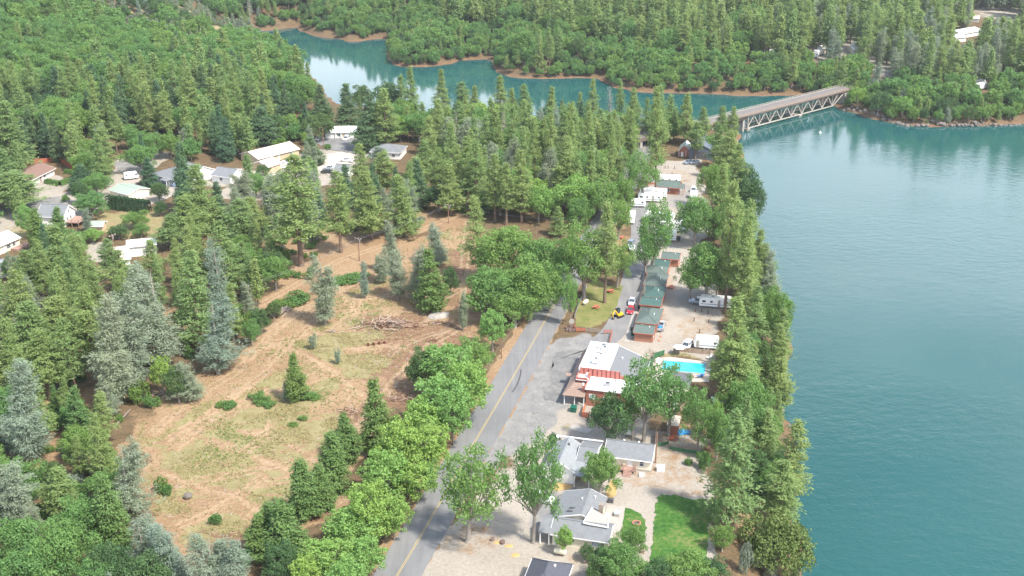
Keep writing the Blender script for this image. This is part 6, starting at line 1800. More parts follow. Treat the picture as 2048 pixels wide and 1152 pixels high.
for i, (a, c, mt, lb) in enumerate(((1397, 756, 'blue_canvas', 'blue lounger on the near edge of the pool deck'), (1404, 755, 'blue_canvas', 'second blue lounger beside the first at the pool corner'), (1385, 756, 'red_canvas', 'red lounger left of the blue loungers by the pool'), (1420, 744, 'white_paint', 'white lounger at the right end of the pool'),
                                    (1345, 752, 'white_paint', 'white lounger in front of the pool, left of the red one'), (1421, 716, 'white_paint', 'white lounger on the far right pool corner'), (1316, 724, 'white_paint', 'white lounger at the left end of the pool'))):
    x, y = P(a, c)
    lounger(lb, (x, y, .06), R(40 + i * 35), mt)
ub = thing('parasol', 'white hexagonal parasol by the fence above the pool', 'parasol', (*P(1358, 709), 0))
m_ = MB(); m_.tube((0, 0, 0), (0, 0, 2.2), .04); m_.build('pole', 'steel', ub)
m_ = MB(); m_.tube((0, 0, 2.0), (0, 0, 2.45), 1.6, .05, n=6); m_.build('canopy', 'white_paint', ub)
# fences ---------------------------------------------------------------------
def panel_fence(name, label, pts, h, pan, mat, cat='fence', postm=None, gapz=.08, up=0.0, boards=None):
    """posts and one panel between each pair of posts; boards: each panel is split into upright boards"""
    x0, y0 = pts[0]
    t = thing(name, label, cat, (x0, y0, hz1(x0, y0) + up))
    for (ax_, ay_), (bx_, by_) in zip(pts[:-1], pts[1:]):
        L_ = math.hypot(bx_ - ax_, by_ - ay_)
        n = max(1, round(L_ / pan))
        for k in range(n):
            p = (ax_ + (bx_ - ax_) * k / n - x0, ay_ + (by_ - ay_) * k / n - y0)
            q_ = (ax_ + (bx_ - ax_) * (k + 1) / n - x0, ay_ + (by_ - ay_) * (k + 1) / n - y0)
            m_ = MB(); m_.box((p[0], p[1], h / 2), (.12, .12, h + .1), math.atan2(by_ - ay_, bx_ - ax_)); m_.build('post', postm or mat, t)
            if boards == 'rails':
                for z in (h * .35, h * .62, h * .92):
                    m_ = MB(); m_.bar((*p, z), (*q_, z), .06, .16); m_.build('rail', mat, t)
            elif boards:
                d = (q_[0] - p[0], q_[1] - p[1])
                for j in range(boards):
                    f0, f1 = (j + .06) / boards, (j + .94) / boards
                    m_ = MB(); m_.bar((p[0] + d[0] * f0, p[1] + d[1] * f0, h / 2 + gapz / 2), (p[0] + d[0] * f1, p[1] + d[1] * f1, h / 2 + gapz / 2), .05, h - gapz); m_.build('board', mat, t)
            else:
                m_ = MB(); m_.bar((*p, h / 2 + gapz / 2), (*q_, h / 2 + gapz / 2), .06, h - gapz); m_.build('panel', mat, t)
    p = (pts[-1][0] - x0, pts[-1][1] - y0)
    m_ = MB(); m_.box((p[0], p[1], h / 2), (.12, .12, h + .1)); m_.build('post', postm or mat, t)
    return t
panel_fence('fence', 'green slatted panel fence at the left end of the pool deck', gpoly([(1302, 735), (1309, 717), (1328, 711)]), 1.5, 2.0, 'green_panel')
panel_fence('fence', 'brown wooden fence between the pool and the parked camper', gpoly([(1347, 703), (1365, 704), (1405, 708), (1420, 709)]), 1.3, 2.2, 'weathered_wood', boards=4)
panel_fence('fence', 'low dark green panel fence crossing the bare yard', gpoly([(1340, 899), (1358, 903), (1416, 912)]), .8, 2.2, 'green_panel')
panel_fence('fence', 'short tilted green panel beside the cream cottage', gpoly([(1316, 893), (1337, 889)]), .8, 2.2, 'green_panel')
panel_fence('fence', 'dark tall fence running back from the cream cottage corner', gpoly([(1310, 893), (1312, 862)]), 1.6, 2.2, 'weathered_wood', boards=4)
panel_fence('fence', 'red rail fence on the left side of the campground gate', gpoly([(1147, 653), (1153, 664), (1170, 664)]), 1.1, 2.4, 'red_wood', boards='rails')
panel_fence('fence', 'red rail fence on the right side of the campground gate', gpoly([(1208, 668), (1224, 668), (1219, 690)]), 1.2, 2.4, 'red_wood', boards='rails')
panel_fence('fence', 'white rail fence along the road edge of the picnic lawn', gpoly([(1149, 637), (1157, 613), (1168, 590), (1174, 575)]), 1.0, 2.4, 'steel', boards='rails')
panel_fence('fence', 'red rail fence beyond the campground office', gpoly([(1285, 367), (1320, 363), (1337, 355)]), 1.1, 2.4, 'red_wood', boards='rails')
gt = thing('gate', 'thin gray pipe gate across the campground entrance', 'gate', (*P(1171, 664), 0))
gx0, gy0 = P(1171, 664); gx1, gy1 = P(1207, 668)
for k in range(3):
    a = ((gx1 - gx0) * k / 3, (gy1 - gy0) * k / 3); c = ((gx1 - gx0) * (k + .95) / 3, (gy1 - gy0) * (k + .95) / 3)
    m_ = MB()
    for z in (.3, .75, 1.2):
        m_.tube((*a, z), (*c, z), .04, n=5)
    m_.tube((*a, 0), (*a, 1.2), .05, n=5); m_.tube((*c, .2), (*c, 1.2), .04, n=5)
    m_.build('gate_leaf', 'steel', gt)
panel_fence('fence', 'orange-brown board fence beside the gray-roofed house', [ground(*p) for p in [(452, 366), (478, 352), (500, 342)]], 1.8, 2.6, 'orange_wood', boards=4)
panel_fence('fence', 'pale board fence at the grass yard below the tall hedge', [ground(*p) for p in [(196, 430), (210, 420), (226, 412)]], 1.7, 2.4, 'pale_wood', boards=4)
panel_fence('fence', 'red-stained fence behind the brown-roofed house', [ground(*p) for p in [(30, 338), (70, 328), (118, 322), (150, 345)]], 1.8, 3.0, 'red_wood', boards=3)
panel_fence('fence', 'white garden wall in front of the tan garage', [ground(*p) for p in [(512, 350), (545, 338), (580, 334)]], 1.6, 4.0, 'stucco_white')
# sign and rocks at the gate ---------------------------------------------------
sg = thing('welcome_sign', 'round pale signboard on posts above rocks at the campground gate', 'sign', (*P(1140, 660), 0))
m_ = MB(); m_.tube((0, 0, 0), (0, 0, 2.6), .07); m_.tube((.7, 0, 0), (.7, 0, 2.6), .07); m_.build('post', 'pole_wood', sg)
m_ = MB(); m_.tube((.35, -.1, 2.4), (.35, .06, 2.4), .7, n=14); m_.build('board', 'pale_concrete', sg)
rnd = random.Random(11)
def rock(label, at, r, mat='rock', group=None, name='rock'):
    m_ = MB(); m_.ball((0, 0, r * .35), (r, r * .8, r * .7), 8, 6, jit=.16, rng=rnd)
    o = m_.build(name, mat, None, at, rnd.uniform(0, 6)); return tag(o, label, 'rock', group)
for k in range(7):
    x, y = P(1134 + k * 2.2, 662 - (k % 3) * 3)
    rock('brown rock heaped under the round gate sign', (x, y, 0), rnd.uniform(.4, .75), 'brown_rock', 'rocks under the gate sign')
rock('dark rock left of the first yellow flower bed by the road', (*P(985, 1080), 0), .55, 'brown_rock')
rock('dark rock between the two yellow flower beds by the road', (*P(1005, 1086), 0), .6, 'brown_rock')
def bed(label, at, r):
    m_ = MB(); m_.ball((0, 0, 0), (r, r * .8, .12), 12, 4, jit=.12, rng=rnd); o = m_.build('planting_bed', 'yellow_soil', None, at); tag(o, label, 'flower bed')
bed('yellow-soiled planting bed nearest the two dark rocks', (*P(995, 1085), 0), .75); bed('yellow-soiled bed between the dark rock and the green tuft', (*P(1018, 1092), 0), .75); bed('pale orange round bed alone in the gravel lot', (*P(1031, 1110), 0), .8)
# orange mulch beds by the houses
for nm, pl in (('mulch_bed', [(1100, 968), (1122, 966), (1146, 972), (1136, 979), (1112, 982), (1096, 978)]), ('mulch_bed', [(1212, 985), (1222, 960), (1234, 968), (1232, 990), (1218, 1000)])):
    m_ = MB(); pp = gpoly(pl); m_.add([(x, y, .05) for x, y in pp] + [(x, y, -.1) for x, y in pp], [tuple(range(len(pp)))] + [(k, len(pp) + k, len(pp) + (k + 1) % len(pp), (k + 1) % len(pp)) for k in range(len(pp))])
    o = m_.build(nm, 'yellow_soil'); o['kind'] = 'structure'; o['label'] = 'orange mulch bed at the house wall'
# propane tanks ------------------------------------------------------------------
def tank(label, at, rz, L_, r, mat):
    t = thing('propane_tank', label, 'tank', at, rz)
    m_ = MB(); m_.tube((-L_ / 2, 0, r + .3), (L_ / 2, 0, r + .3), r, n=14, caps=False); m_.ball((-L_ / 2, 0, r + .3), (r * .7, r, r), 14, 8); m_.ball((L_ / 2, 0, r + .3), (r * .7, r, r), 14, 8); m_.build('shell', mat, t)
    m_ = MB(); m_.tube((0, 0, 2 * r + .28), (0, 0, 2 * r + .45), .18, n=8); m_.build('valve_dome', mat, t)
    for s_ in (-1, 1):
        m_ = MB(); m_.b2((s_ * L_ * .3 - .1, -r * .7, 0), (s_ * L_ * .3 + .1, r * .7, .38)); m_.build('foot', 'concrete', t)
tank('white propane tank under the trees behind the cream cottage', (*P(1257, 872), 0), HEAD, 1.5, .5, 'white_paint')
tank('cream propane tank in front of the L-shaped house', (*P(1120, 1110), 0), HEAD - .1, 1.7, .5, 'propane_cream')
tank('cream propane tank beside a trunk on the picnic lawn', (*P(1171, 609), 0), R(60), 1.6, .5, 'propane_cream')
# small things ----------------------------------------------------------------------
def pic_table(label, at, rz):
    t = thing('picnic_table', label, 'picnic table', at, rz, 'red picnic tables')
    for k in range(4):
        boxpart(t, 'top_plank', (-.9, -.38 + k * .19, .72), (.9, -.38 + k * .19 + .175, .77), 'red_wood')
    for s_ in (-1, 1):
        boxpart(t, 'bench', (-.9, s_ * .75 - .14, .42), (.9, s_ * .75 + .14, .47), 'red_wood')
        m_ = MB(); m_.bar((s_ * .65, -.75, 0), (s_ * .65, -.1, .72), .07, .1); m_.bar((s_ * .65, .75, 0), (s_ * .65, .1, .72), .07, .1); m_.bar((s_ * .65, -.8, .38), (s_ * .65, .8, .38), .07, .1); m_.build('leg_frame', 'red_wood', t)
for a, c, lb in ((1192, 617, 'red picnic table on the lawn beside the cream tank'), (1221, 585, 'red picnic table at the far edge of the picnic lawn'), (1342, 577, 'picnic table beside the cabins, right side'), (1243, 478, 'red picnic table left of the dark blue car'), (1346, 880, 'reddish picnic table under the sparse yellow-green tree'), (1262, 429, 'red picnic table beside the far campers')):
    pic_table(lb, (*P(a, c), 0), R(20 + a % 50))
fr = thing('fire_ring', 'brick fire ring on the half-round lawn', 'fire ring', (*P(1273, 1048), .05))
for k in range(12):
    a = k * math.pi / 6
    m_ = MB(); m_.box((.7 * math.cos(a), .7 * math.sin(a), .15), (.26, .34, .3), a); m_.build('brick', 'redwood_siding', fr)
m_ = MB(); m_.tube((0, 0, .01), (0, 0, .06), .55, n=12); m_.build('ash', 'dark_steel', fr)
def simple_box(name, label, cat, at, size, mat, rz=HEAD, lid=None, bevel=.05):
    t = thing(name, label, cat, at, rz)
    boxpart(t, 'body', (-size[0] / 2, -size[1] / 2, 0), (size[0] / 2, size[1] / 2, size[2]), mat, bevel)
    boxpart(t, 'lid', (-size[0] / 2 - .03, -size[1] / 2 - .03, size[2] + .002), (size[0] / 2 + .03, size[1] / 2 + .03, size[2] + .08), lid or mat, .02)
    return t
simple_box('dumpster', 'dark green dumpster in front of the store porch', 'dumpster', (*P(1147, 822), 0), (1.3, 1.5, 1.1), 'green_plastic')
simple_box('dumpster', 'dark green dumpster at the left corner of the nearest cabin', 'dumpster', (*P(1266, 670), 0), (.9, 1.0, 1.0), 'green_plastic')
simple_box('trash_bin', 'black bin on the walkway beside the nearest cabin', 'bin', (*P(1263, 662), 0), (.5, .5, .9), 'black_plastic')
simple_box('trash_bin', 'black bin beside the second cabin from the near end', 'bin', (*P(1277, 618), 0), (.5, .5, .9), 'black_plastic')
simple_box('storage_box', 'white water tank box standing alone on the bare dirt', 'box', (*P(1321, 941), 0), (1.5, 1.2, 1.0), 'white_paint', HEAD + .1)
simple_box('storage_chest', 'white chest on the patio beside the L-shaped house', 'chest', (*P(1213, 1040), .06), (.7, 1.5, .9), 'white_paint')
simple_box('patio_table', 'gray glass-topped table on the patio', 'table', (*P(1234, 1031), .06), (1.0, 1.2, .6), 'pale_concrete', HEAD, 'pale_glass')
simple_box('bench', 'dark bench at the path between the two lawns', 'bench', (*P(1285, 1106), 0), (.7, .5, .5), 'weathered_wood')
simple_box('grill', 'dark barbecue grill behind the L-shaped house', 'grill', (*P(1221, 1005), 0), (1.1, .6, .8), 'dark_steel')
simple_box('porch_step', 'white box step beside the cottage deck', 'step', (*P(1283, 952), 0), (.9, 1.0, .35), 'white_paint')
for a, c, lb in ((1321, 674, 'orange traffic cone behind the silver pickup'), (1318, 682, 'orange traffic cone beside the nearest cabin corner')):
    t = thing('traffic_cone', lb, 'cone', (*P(a, c), 0)); m_ = MB(); m_.tube((0, 0, .04), (0, 0, .75), .16, .03, n=8); m_.build('cone', 'orange_plastic', t); boxpart(t, 'base', (-.22, -.22, 0), (.22, .22, .04), 'black_plastic')
for i, (a, c) in enumerate(((1388, 643), (1399, 666), (1391, 624), (1403, 624), (1416, 628), (1417, 646), (1344, 350), (1330, 337), (1336, 337), (1349, 338))):
    x, y, z = gpx(a, c)
    t = thing('bollard', 'short rusty campsite post in the gravel', 'bollard', (x, y, z), 0, 'rusty campsite posts'); m_ = MB(); m_.b2((-.1, -.1, 0), (.1, .1, 1.0)); m_.build('post', 'rust', t); boxpart(t, 'cap', (-.13, -.13, 1.002), (.13, .13, 1.1), 'dark_steel')
tp = MB(); rr = random.Random(9)
tp.ball((0, 0, .25), (1.6, 1.1, .6), 14, 7, jit=.14, rng=rr); tp.ball((1.2, -.6, .15), (1.0, .8, .4), 10, 6, jit=.18, rng=rr)
tag(tp.build('tarp', 'blue_tarp', None, (*P(1361, 866), 0), .4), 'bright blue tarp thrown over a heap beside the red shed', 'tarp')
for k, (a, c, lb) in enumerate(((1440, 808, 'white upturned canoe under the lakeside trees'), (1429, 803, 'second white upturned canoe under the lakeside trees'))):
    m_ = MB(); m_.ball((0, 0, .1), (2.2, .45, .4), 12, 8, zmin=0); tag(m_.build('canoe', 'white_paint', None, gpx(a, c), R(30 + 70 * k)), lb, 'canoe')
# heaps in the clearing ---------------------------------------------------------------
def heap(name, label, cat, at, a, c, n, seed, mats, lo=1.2, hi=4.0, rr_=(.05, .14), hgt=1.4, align=None, prop='branch'):
    t = thing(name, label, cat, at); r_ = random.Random(seed)
    for k in range(n):
        x, y = r_.gauss(0, a * .45), r_.gauss(0, c * .45)
        z = max(.1, hgt * math.exp(-(x / a) ** 2 - (y / c) ** 2) * r_.uniform(.2, 1))
        an = r_.uniform(0, 6.3) if align is None else align + r_.gauss(0, .18)
        l_ = r_.uniform(lo, hi) / 2; ti = r_.gauss(0, .25) if align is None else r_.gauss(0, .05)
        rad = r_.uniform(*rr_)
        m_ = MB(); d = Vector((math.cos(an) * math.cos(ti), math.sin(an) * math.cos(ti), math.sin(ti))) * l_
        p, q_ = Vector((x, y, z)) - d, Vector((x, y, z)) + d
        p.z, q_.z = max(p.z, .05), max(q_.z, .05)
        m_.tube(p, q_, rad, rad * .6, n=5); m_.build(prop, mats[k % len(mats)], t)
heap('brush_pile', 'large brown pile of branches in the clearing', 'brush pile', gpx(778, 652), 7.5, 3.4, 170, 1, ('dead_wood', 'pole_wood', 'rust', 'dead_wood', 'weathered_wood'), .8, 4.2, (.05, .16), 1.7)
heap('log_pile', 'pile of gray logs beside the dirt track', 'log pile', gpx(563, 624), 1.5, 1.3, 26, 2, ('dead_wood', 'gray_bark'), 4.0, 6.5, (.1, .17), 1.2, R(55), 'log')
heap('brush_pile', 'small brown brush pile right of the large one', 'brush pile', gpx(832, 656), 2.2, 1.2, 34, 3, ('rust', 'pole_wood'), .6, 2, (.04, .1), .7)
heap('brush_pile', 'small brush pile near the pale dirt bank at the clearing edge', 'brush pile', gpx(872, 648), 2.0, 1.1, 30, 4, ('dead_wood', 'rust'), .6, 2, (.04, .1), .7)
heap('brush_pile', 'low brush pile beside the roadside trees in the clearing', 'brush pile', gpx(866, 684), 2.0, 1.1, 28, 5, ('rust', 'pole_wood'), .6, 2, (.04, .1), .6)
heap('brush_pile', 'low dark slash pile behind the two dense young pines', 'brush pile', gpx(700, 822), 4.0, 2.0, 46, 6, ('pole_wood', 'rust', 'dead_wood'), .6, 2.2, (.04, .1), .6)
heap('brush_pile', 'gray pile of dead limbs at the left wood edge', 'brush pile', gpx(335, 790), 4.0, 2.2, 60, 7, ('dead_wood', 'gray_bark', 'weathered_wood'), 1, 4, (.04, .1), .9)
heap('brush_pile', 'broken dead branch among the grass above the small gray pine', 'brush pile', gpx(665, 664), 1.6, .6, 12, 8, ('gray_bark', 'dead_wood'), .8, 2.6, (.05, .12), .4)
heap('brush_pile', 'dark slash left in the dirt below the roadside oak', 'brush pile', gpx(800, 800), 5.0, 2.4, 60, 12, ('pole_wood', 'rust', 'dead_wood'), .6, 2.4, (.04, .1), .6)
dd = thing('disc_harrow', 'row of four rusty discs lying in the clearing', 'farm implement', gpx(754, 690), .25)
m_ = MB(); m_.tube((-2.4, 0, .35), (2.4, .25, .35), .06); m_.build('axle', 'rust', dd)
for k in range(4):
    m_ = MB(); m_.tube((-2.2 + k * 1.35, 0, .4), (-2.1 + k * 1.35, .15, .4), .42, n=12); m_.build('disc', 'rust', dd)
rock('pale boulder alone in the grass at the bottom of the clearing', gpx(376, 994), .9, 'rock')
m_ = MB(); m_.ball((0, 0, 0), (3.2, 2.0, .9), 12, 6, jit=.1, rng=rnd, zmin=0); tag(m_.build('dirt_mound', 'concrete', None, gpx(877, 632), .4), 'pale heap of spoil where the red track enters the clearing', 'mound')
# timbers on the left slope
sl = thing('wooden_steps', 'weathered timber ramp of slats in the woods at the left', 'steps', gpx(122, 748), R(28))
for k in range(16):
    boxpart(sl, 'slat', (k * .55, -.8, .1 + k * .06), (k * .55 + .3, .8, .2 + k * .06), 'weathered_wood')
for a, c, b_, d, lb in ((60, 826, 120, 760, 'fallen gray log lying under the left pines'), (228, 856, 262, 822, 'thin pale fallen stem at the wood edge'), (205, 756, 226, 736, 'broken pale snag leaning among the gray pines'), (175, 722, 205, 724, 'bare forked dead branch sticking out of the gray pine'), (0, 900, 10, 1010, 'tall leaning dead trunk at the left edge')):
    p, q_ = gpx(a, c), gpx(b_, d)
    m_ = MB(); m_.tube((0, 0, .2), (q_[0] - p[0], q_[1] - p[1], .5), .16, .09, n=6)
    for k in range(5):
        f = rnd.uniform(.2, .9); m_.tube(((q_[0] - p[0]) * f, (q_[1] - p[1]) * f, .3), ((q_[0] - p[0]) * f + rnd.uniform(-1, 1), (q_[1] - p[1]) * f + rnd.uniform(-1, 1), 1.0), .04, .015, n=4)
    tag(m_.build('fallen_log', 'gray_bark', None, p), lb, 'log')
# riprap along the right shore
for k, (a, c) in enumerate([(1690 + 6.2 * i, 222 + 30 * sm(i / 22) if i < 25 else 252) for i in range(58)]):
    x, y = P(a + rnd.uniform(-3, 3), c - rnd.uniform(.5, 3.5), WZ + .4)
    rock('gray rock in the riprap along the far right shore', (x, y, hz1(x, y)), rnd.uniform(.7, 1.5), 'rock', 'riprap rocks on the far right shore')
for k in range(26):
    f = k / 25
    i = int(f * (len(EAST) - 6)) + 2
    x, y = EAST[min(i, len(EAST) - 1)]
    x += rnd.uniform(-3.5, .6); y += rnd.uniform(-6, 6)
    rock('pale boulder on the near lake bank under the trees', (x, y, hz1(x, y)), rnd.uniform(.5, 1.1), 'rock', 'boulders on the near lake bank')
by = thing('buoy', 'small white buoy floating near the bridge', 'buoy', (*P(1640, 267, WZ), WZ)); m_ = MB(); m_.ball((0, 0, .3), .55, 10, 7); m_.build('float', 'white_paint', by); m_ = MB(); m_.tube((0, 0, .8), (0, 0, 1.5), .08); m_.build('staff', 'white_paint', by)
# poles and wires ------------------------------------------------------------------------
def upole(label, at, h, rz=0.0, arm=1):
    t = thing('utility_pole', label, 'utility pole', at, rz)
    m_ = MB(); m_.tube((0, 0, -.3), (0, 0, h), .17, .11, n=8); m_.build('pole', 'pole_wood', t)
    if arm:
        m_ = MB(); m_.b2((-1.25, -.16, h - .55), (1.25, -.1, h - .4)); ca = m_.build('crossarm', 'weathered_wood', t)
        for x in (-1.1, 0, 1.1):
            m_ = MB(); m_.tube((x, -.13, h - .4), (x, -.13, h - .15), .06, n=6); m_.build('insulator', 'lamp_lens', ca)
        m_ = MB(); m_.tube((.35, .1, h - 1.7), (.35, .1, h - .8), .22, n=10); m_.build('transformer', 'steel', t)
    return t, (at[0], at[1], at[2] + h - .2)
p1 = gpx(897, 447); _, w1 = upole('utility pole with crossarm above the orange track', p1, 6.8, R(-30))
p2 = gpx(719, 522); _, w2 = upole('utility pole hidden among shrubs in the upper clearing', p2, 7.5, R(-30))
p3 = gpx(497, 620); _, w3 = upole('utility pole among the shrubs at the left clearing edge', p3, 7.5, R(-30))
p4 = (*P(1311, 926), 0); _, w4 = upole('bare brown pole at the right corner of the cream cottage', p4, 7.2, 0, 0)
p5 = gpx(178, 345); _, w5 = upole('utility pole behind the hedge garden of the brown-roofed house', p5, 9, R(40))
p6 = gpx(648, 300); _, w6 = upole('pale utility pole in front of the white-roofed house', p6, 9.5, 0, 0)
p7 = (*P(1003, 717), 0); _, w7 = upole('short pole at the roadside by the pale leafy tree', p7, 4.2, 0, 0)
p8 = (*P(1372, 868), 0)
p9 = (*P(700, 1140), 0); _, w9 = upole('roadside pole among the lime-green trees near the bottom edge', (*P(722, 1150), 0), 5.5, 0, 0)
p10 = gpx(262, 520); _, w10 = upole('utility pole beside the pale-roofed house', gpx(231, 522), 8.5, R(60))
def wire(label, a, c, sag, off=(0, 0)):
    m_ = MB(); n = 14
    pts = [Vector((a[0] + off[0] + (c[0] - a[0]) * k / n, a[1] + off[1] + (c[1] - a[1]) * k / n, a[2] + (c[2] - a[2]) * k / n - sag * 4 * (k / n) * (1 - k / n))) for k in range(n + 1)]
    for p, q_ in zip(pts[:-1], pts[1:]):
        m_.tube(p - pts[0], q_ - pts[0], .014, n=4, caps=False)
    tag(m_.build('power_line', 'steel', None, pts[0]), label, 'wire')
wire('upper power line from the crossarm pole to the shrubs', w1, w2, .8); wire('lower power line beside the upper one', w1, w2, .8, (.5, -.9))
wire('power line from the clearing shrubs to the left pole', w2, w3, 1.0); wire('second power line along the dirt track', w2, w3, 1.0, (.5, -.9))
wire('power line leaving the crossarm pole toward the campground', w1, (*P(1150, 440, 8), 8), 1.2)
wire('white cable strung along the left edge of the road, upper span', w7, (*P(1130, 520, 6), 6), .6)
wire('white cable strung along the left edge of the road, lower span', w9, w7, .5)
wire('thin cable crossing the road to the store', w7, (S0[0] + 2, S0[1] + 3, 5.0), .8)
wire('cable between the brown pole and the tree by the shed', w4, (*P(1290, 830, 6), 6), .4)
wire('cable over the yards of the left houses', w5, w10, 1.0)
wire('long cable crossing the lake beside the bridge', (*P(1395, 222, 8), 8), (*P(1608, 165, 8), 8), 1.4)
# hedges -------------------------------------------------------------------------
def hedge(label, pts, h, wd, n, mat='hedge_leaves', leaf=.5, cat='hedge', name='hedge'):
    t = thing(name, label, cat, (*pts[0], hz1(*pts[0])))
    r_ = NR(int(abs(pts[0][0] * 10)) + 3); cs, ns = [], []
    tr = MB()
    for (ax_, ay_), (bx_, by_) in zip(pts[:-1], pts[1:]):
        m_ = int(n * math.hypot(bx_ - ax_, by_ - ay_))
        f = r_.rand(m_); th = r_.uniform(0, math.pi, m_); zz = r_.rand(m_) ** .8
        nx, ny = -(by_ - ay_), bx_ - ax_; l_ = math.hypot(nx, ny); nx, ny = nx / l_, ny / l_
        s_ = np.sign(r_.rand(m_) - .5); top = r_.rand(m_) < .3
        col = 1 + .15 * np.sin(f * l_ * 4.2)
        o = np.where(top, r_.uniform(-1, 1, m_) * .8, s_ * (1 - .3 * zz)) * wd / 2 * col
        z = np.where(top, h * (.92 + .1 * np.abs(np.sin(f * l_ * 2.1))), zz * h)
        cs.append(np.stack([ax_ - pts[0][0] + (bx_ - ax_) * f + nx * o, ay_ - pts[0][1] + (by_ - ay_) * f + ny * o, z], 1))
        ns.append(np.stack([nx * s_ * ~top, ny * s_ * ~top, np.where(top, 1, .3)], 1))
        for k in range(max(2, int(l_ / 1.5))):
            g_ = (k + .5) / max(2, int(l_ / 1.5)); tr.tube((ax_ - pts[0][0] + (bx_ - ax_) * g_, ay_ - pts[0][1] + (by_ - ay_) * g_, -.2), (ax_ - pts[0][0] + (bx_ - ax_) * g_, ay_ - pts[0][1] + (by_ - ay_) * g_, h * .8), .08, .03, n=5)
    v = diamonds(np.concatenate(cs), np.concatenate(ns), leaf, .7, r_, .4)
    o = bpy.data.objects.new('foliage', np_mesh('hedge_foliage', v, [quads_of(v)], mat)); o.parent = t; C.objects.link(o)
    tr.build('stems', 'bark', t)
hedge('tall dark clipped hedge in front of the green-roofed garage', [ground(*p) for p in [(216, 416), (245, 420), (300, 428)]], 4.4, 2.4, 330)
hedge('low green hedge looping round the garden of the brown-roofed house', [ground(*p) for p in [(92, 366), (120, 372), (146, 362), (156, 350), (130, 346)]], 1.6, 1.8, 260, 'shrub_leaves', .4)
HAZE = 0.00008
# ------------------------------------------------------------------ planting the trees
LANDMARKS = [('the brown-roofed house', 80, 365), ('the tall dark hedge', 260, 425), ('the blue house', 330, 362), ('the deck house', 110, 440), ('the white-roofed house', 680, 275), ('the pink-roofed house', 555, 320), ('the pale gray-hipped house', 770, 305),
    ('the small white house', 685, 350), ('the pale-roofed cross house', 250, 515), ('the white-roofed cottage', 20, 490), ('the big brush pile', 778, 652), ('the log pile', 563, 624), ('the lone clearing pine', 588, 796), ('the crossarm pole', 897, 447), ('the red store', 1200, 790),
    ('the swimming pool', 1368, 735), ('the cream cottage', 1255, 935), ('the L-shaped house', 1150, 1090), ('the bright lawn', 1360, 1060), ('the nearest cabin', 1288, 682), ('the picnic lawn', 1190, 620), ('the long white trailer', 1430, 612), ('the campground office', 1332, 385), ('the metal barn', 1393, 317),
    ('the overpass', 1290, 285), ('the pale boulder', 376, 994), ('the left timber ramp', 150, 740), ('the road', 960, 880), ('the road bottom', 800, 1130), ('the bridge pier', 1500, 262), ('the far bridge end', 1690, 215), ('the red sandy point', 810, 134), ('the middle red shore', 930, 122), ('the third red shore', 1100, 156), ('the small red shore', 1240, 182),
    ('the first cove beach', 700, 80), ('the spit in the cove', 560, 104), ('the gray hillside', 330, 60), ('the left green hill', 200, 160), ('the riprap point', 1860, 252), ('the upper right concrete lot', 2005, 22), ('the white roofs at upper right', 1940, 66), ('the far camper row', 1490, 112), ('the picture top edge', 1000, 10), ('the top edge near the lot', 1700, 30), ('the top left corner', 30, 30),
    ('the red track', 930, 620), ('the gray house', 1140, 960), ('the rocky lake bank', 1566, 835), ('the blue tarp', 1361, 866), ('the white box on dirt', 1321, 940), ('the bottom left corner', 60, 1120), ('the left edge', 10, 700)]
def where(px, py):
    bd_, bl = 1e9, None
    for nm, a, c in LANDMARKS:
        d = math.hypot(px - a, (py - c) * 1.7)
        if d < bd_:
            bd_, bl = d, (nm, a, c)
    nm, a, c = bl
    dx, dy = px - a, (py - c) * 1.7
    if abs(dx) > abs(dy):
        rel = 'right of' if dx > 0 else 'left of'
    else:
        rel = 'in front of' if dy > 0 else 'behind'
    if nm.endswith(('edge', 'corner')) or 'edge near' in nm:
        rel = 'near'
    return rel, nm
vis, hid = [], []
for t in TREES:
    k, x, y, z, h, r, hand = t
    px, py, s = proj(x, y, z)
    qx, qy, s2 = proj(x, y, z + h)
    inside = -r * s < qx < 2048 + r * s and py > 2 and qy < 1160
    (vis if inside else hid).append((h * s * max(r * s, 1) * (4 if hand else 1), px, py, s, t))
vis.sort(key=lambda q: -q[0])
cnt, rest = {}, []
chosen = []
MAXK = 285
for q in vis:
    k = KINDS[q[4][0]]
    cnt[k] = cnt.get(k, 0) + 1
    if cnt[k] <= MAXK:
        chosen.append(q)
    else:
        rest.append(q[4])
rest += [q[4] for q in hid]
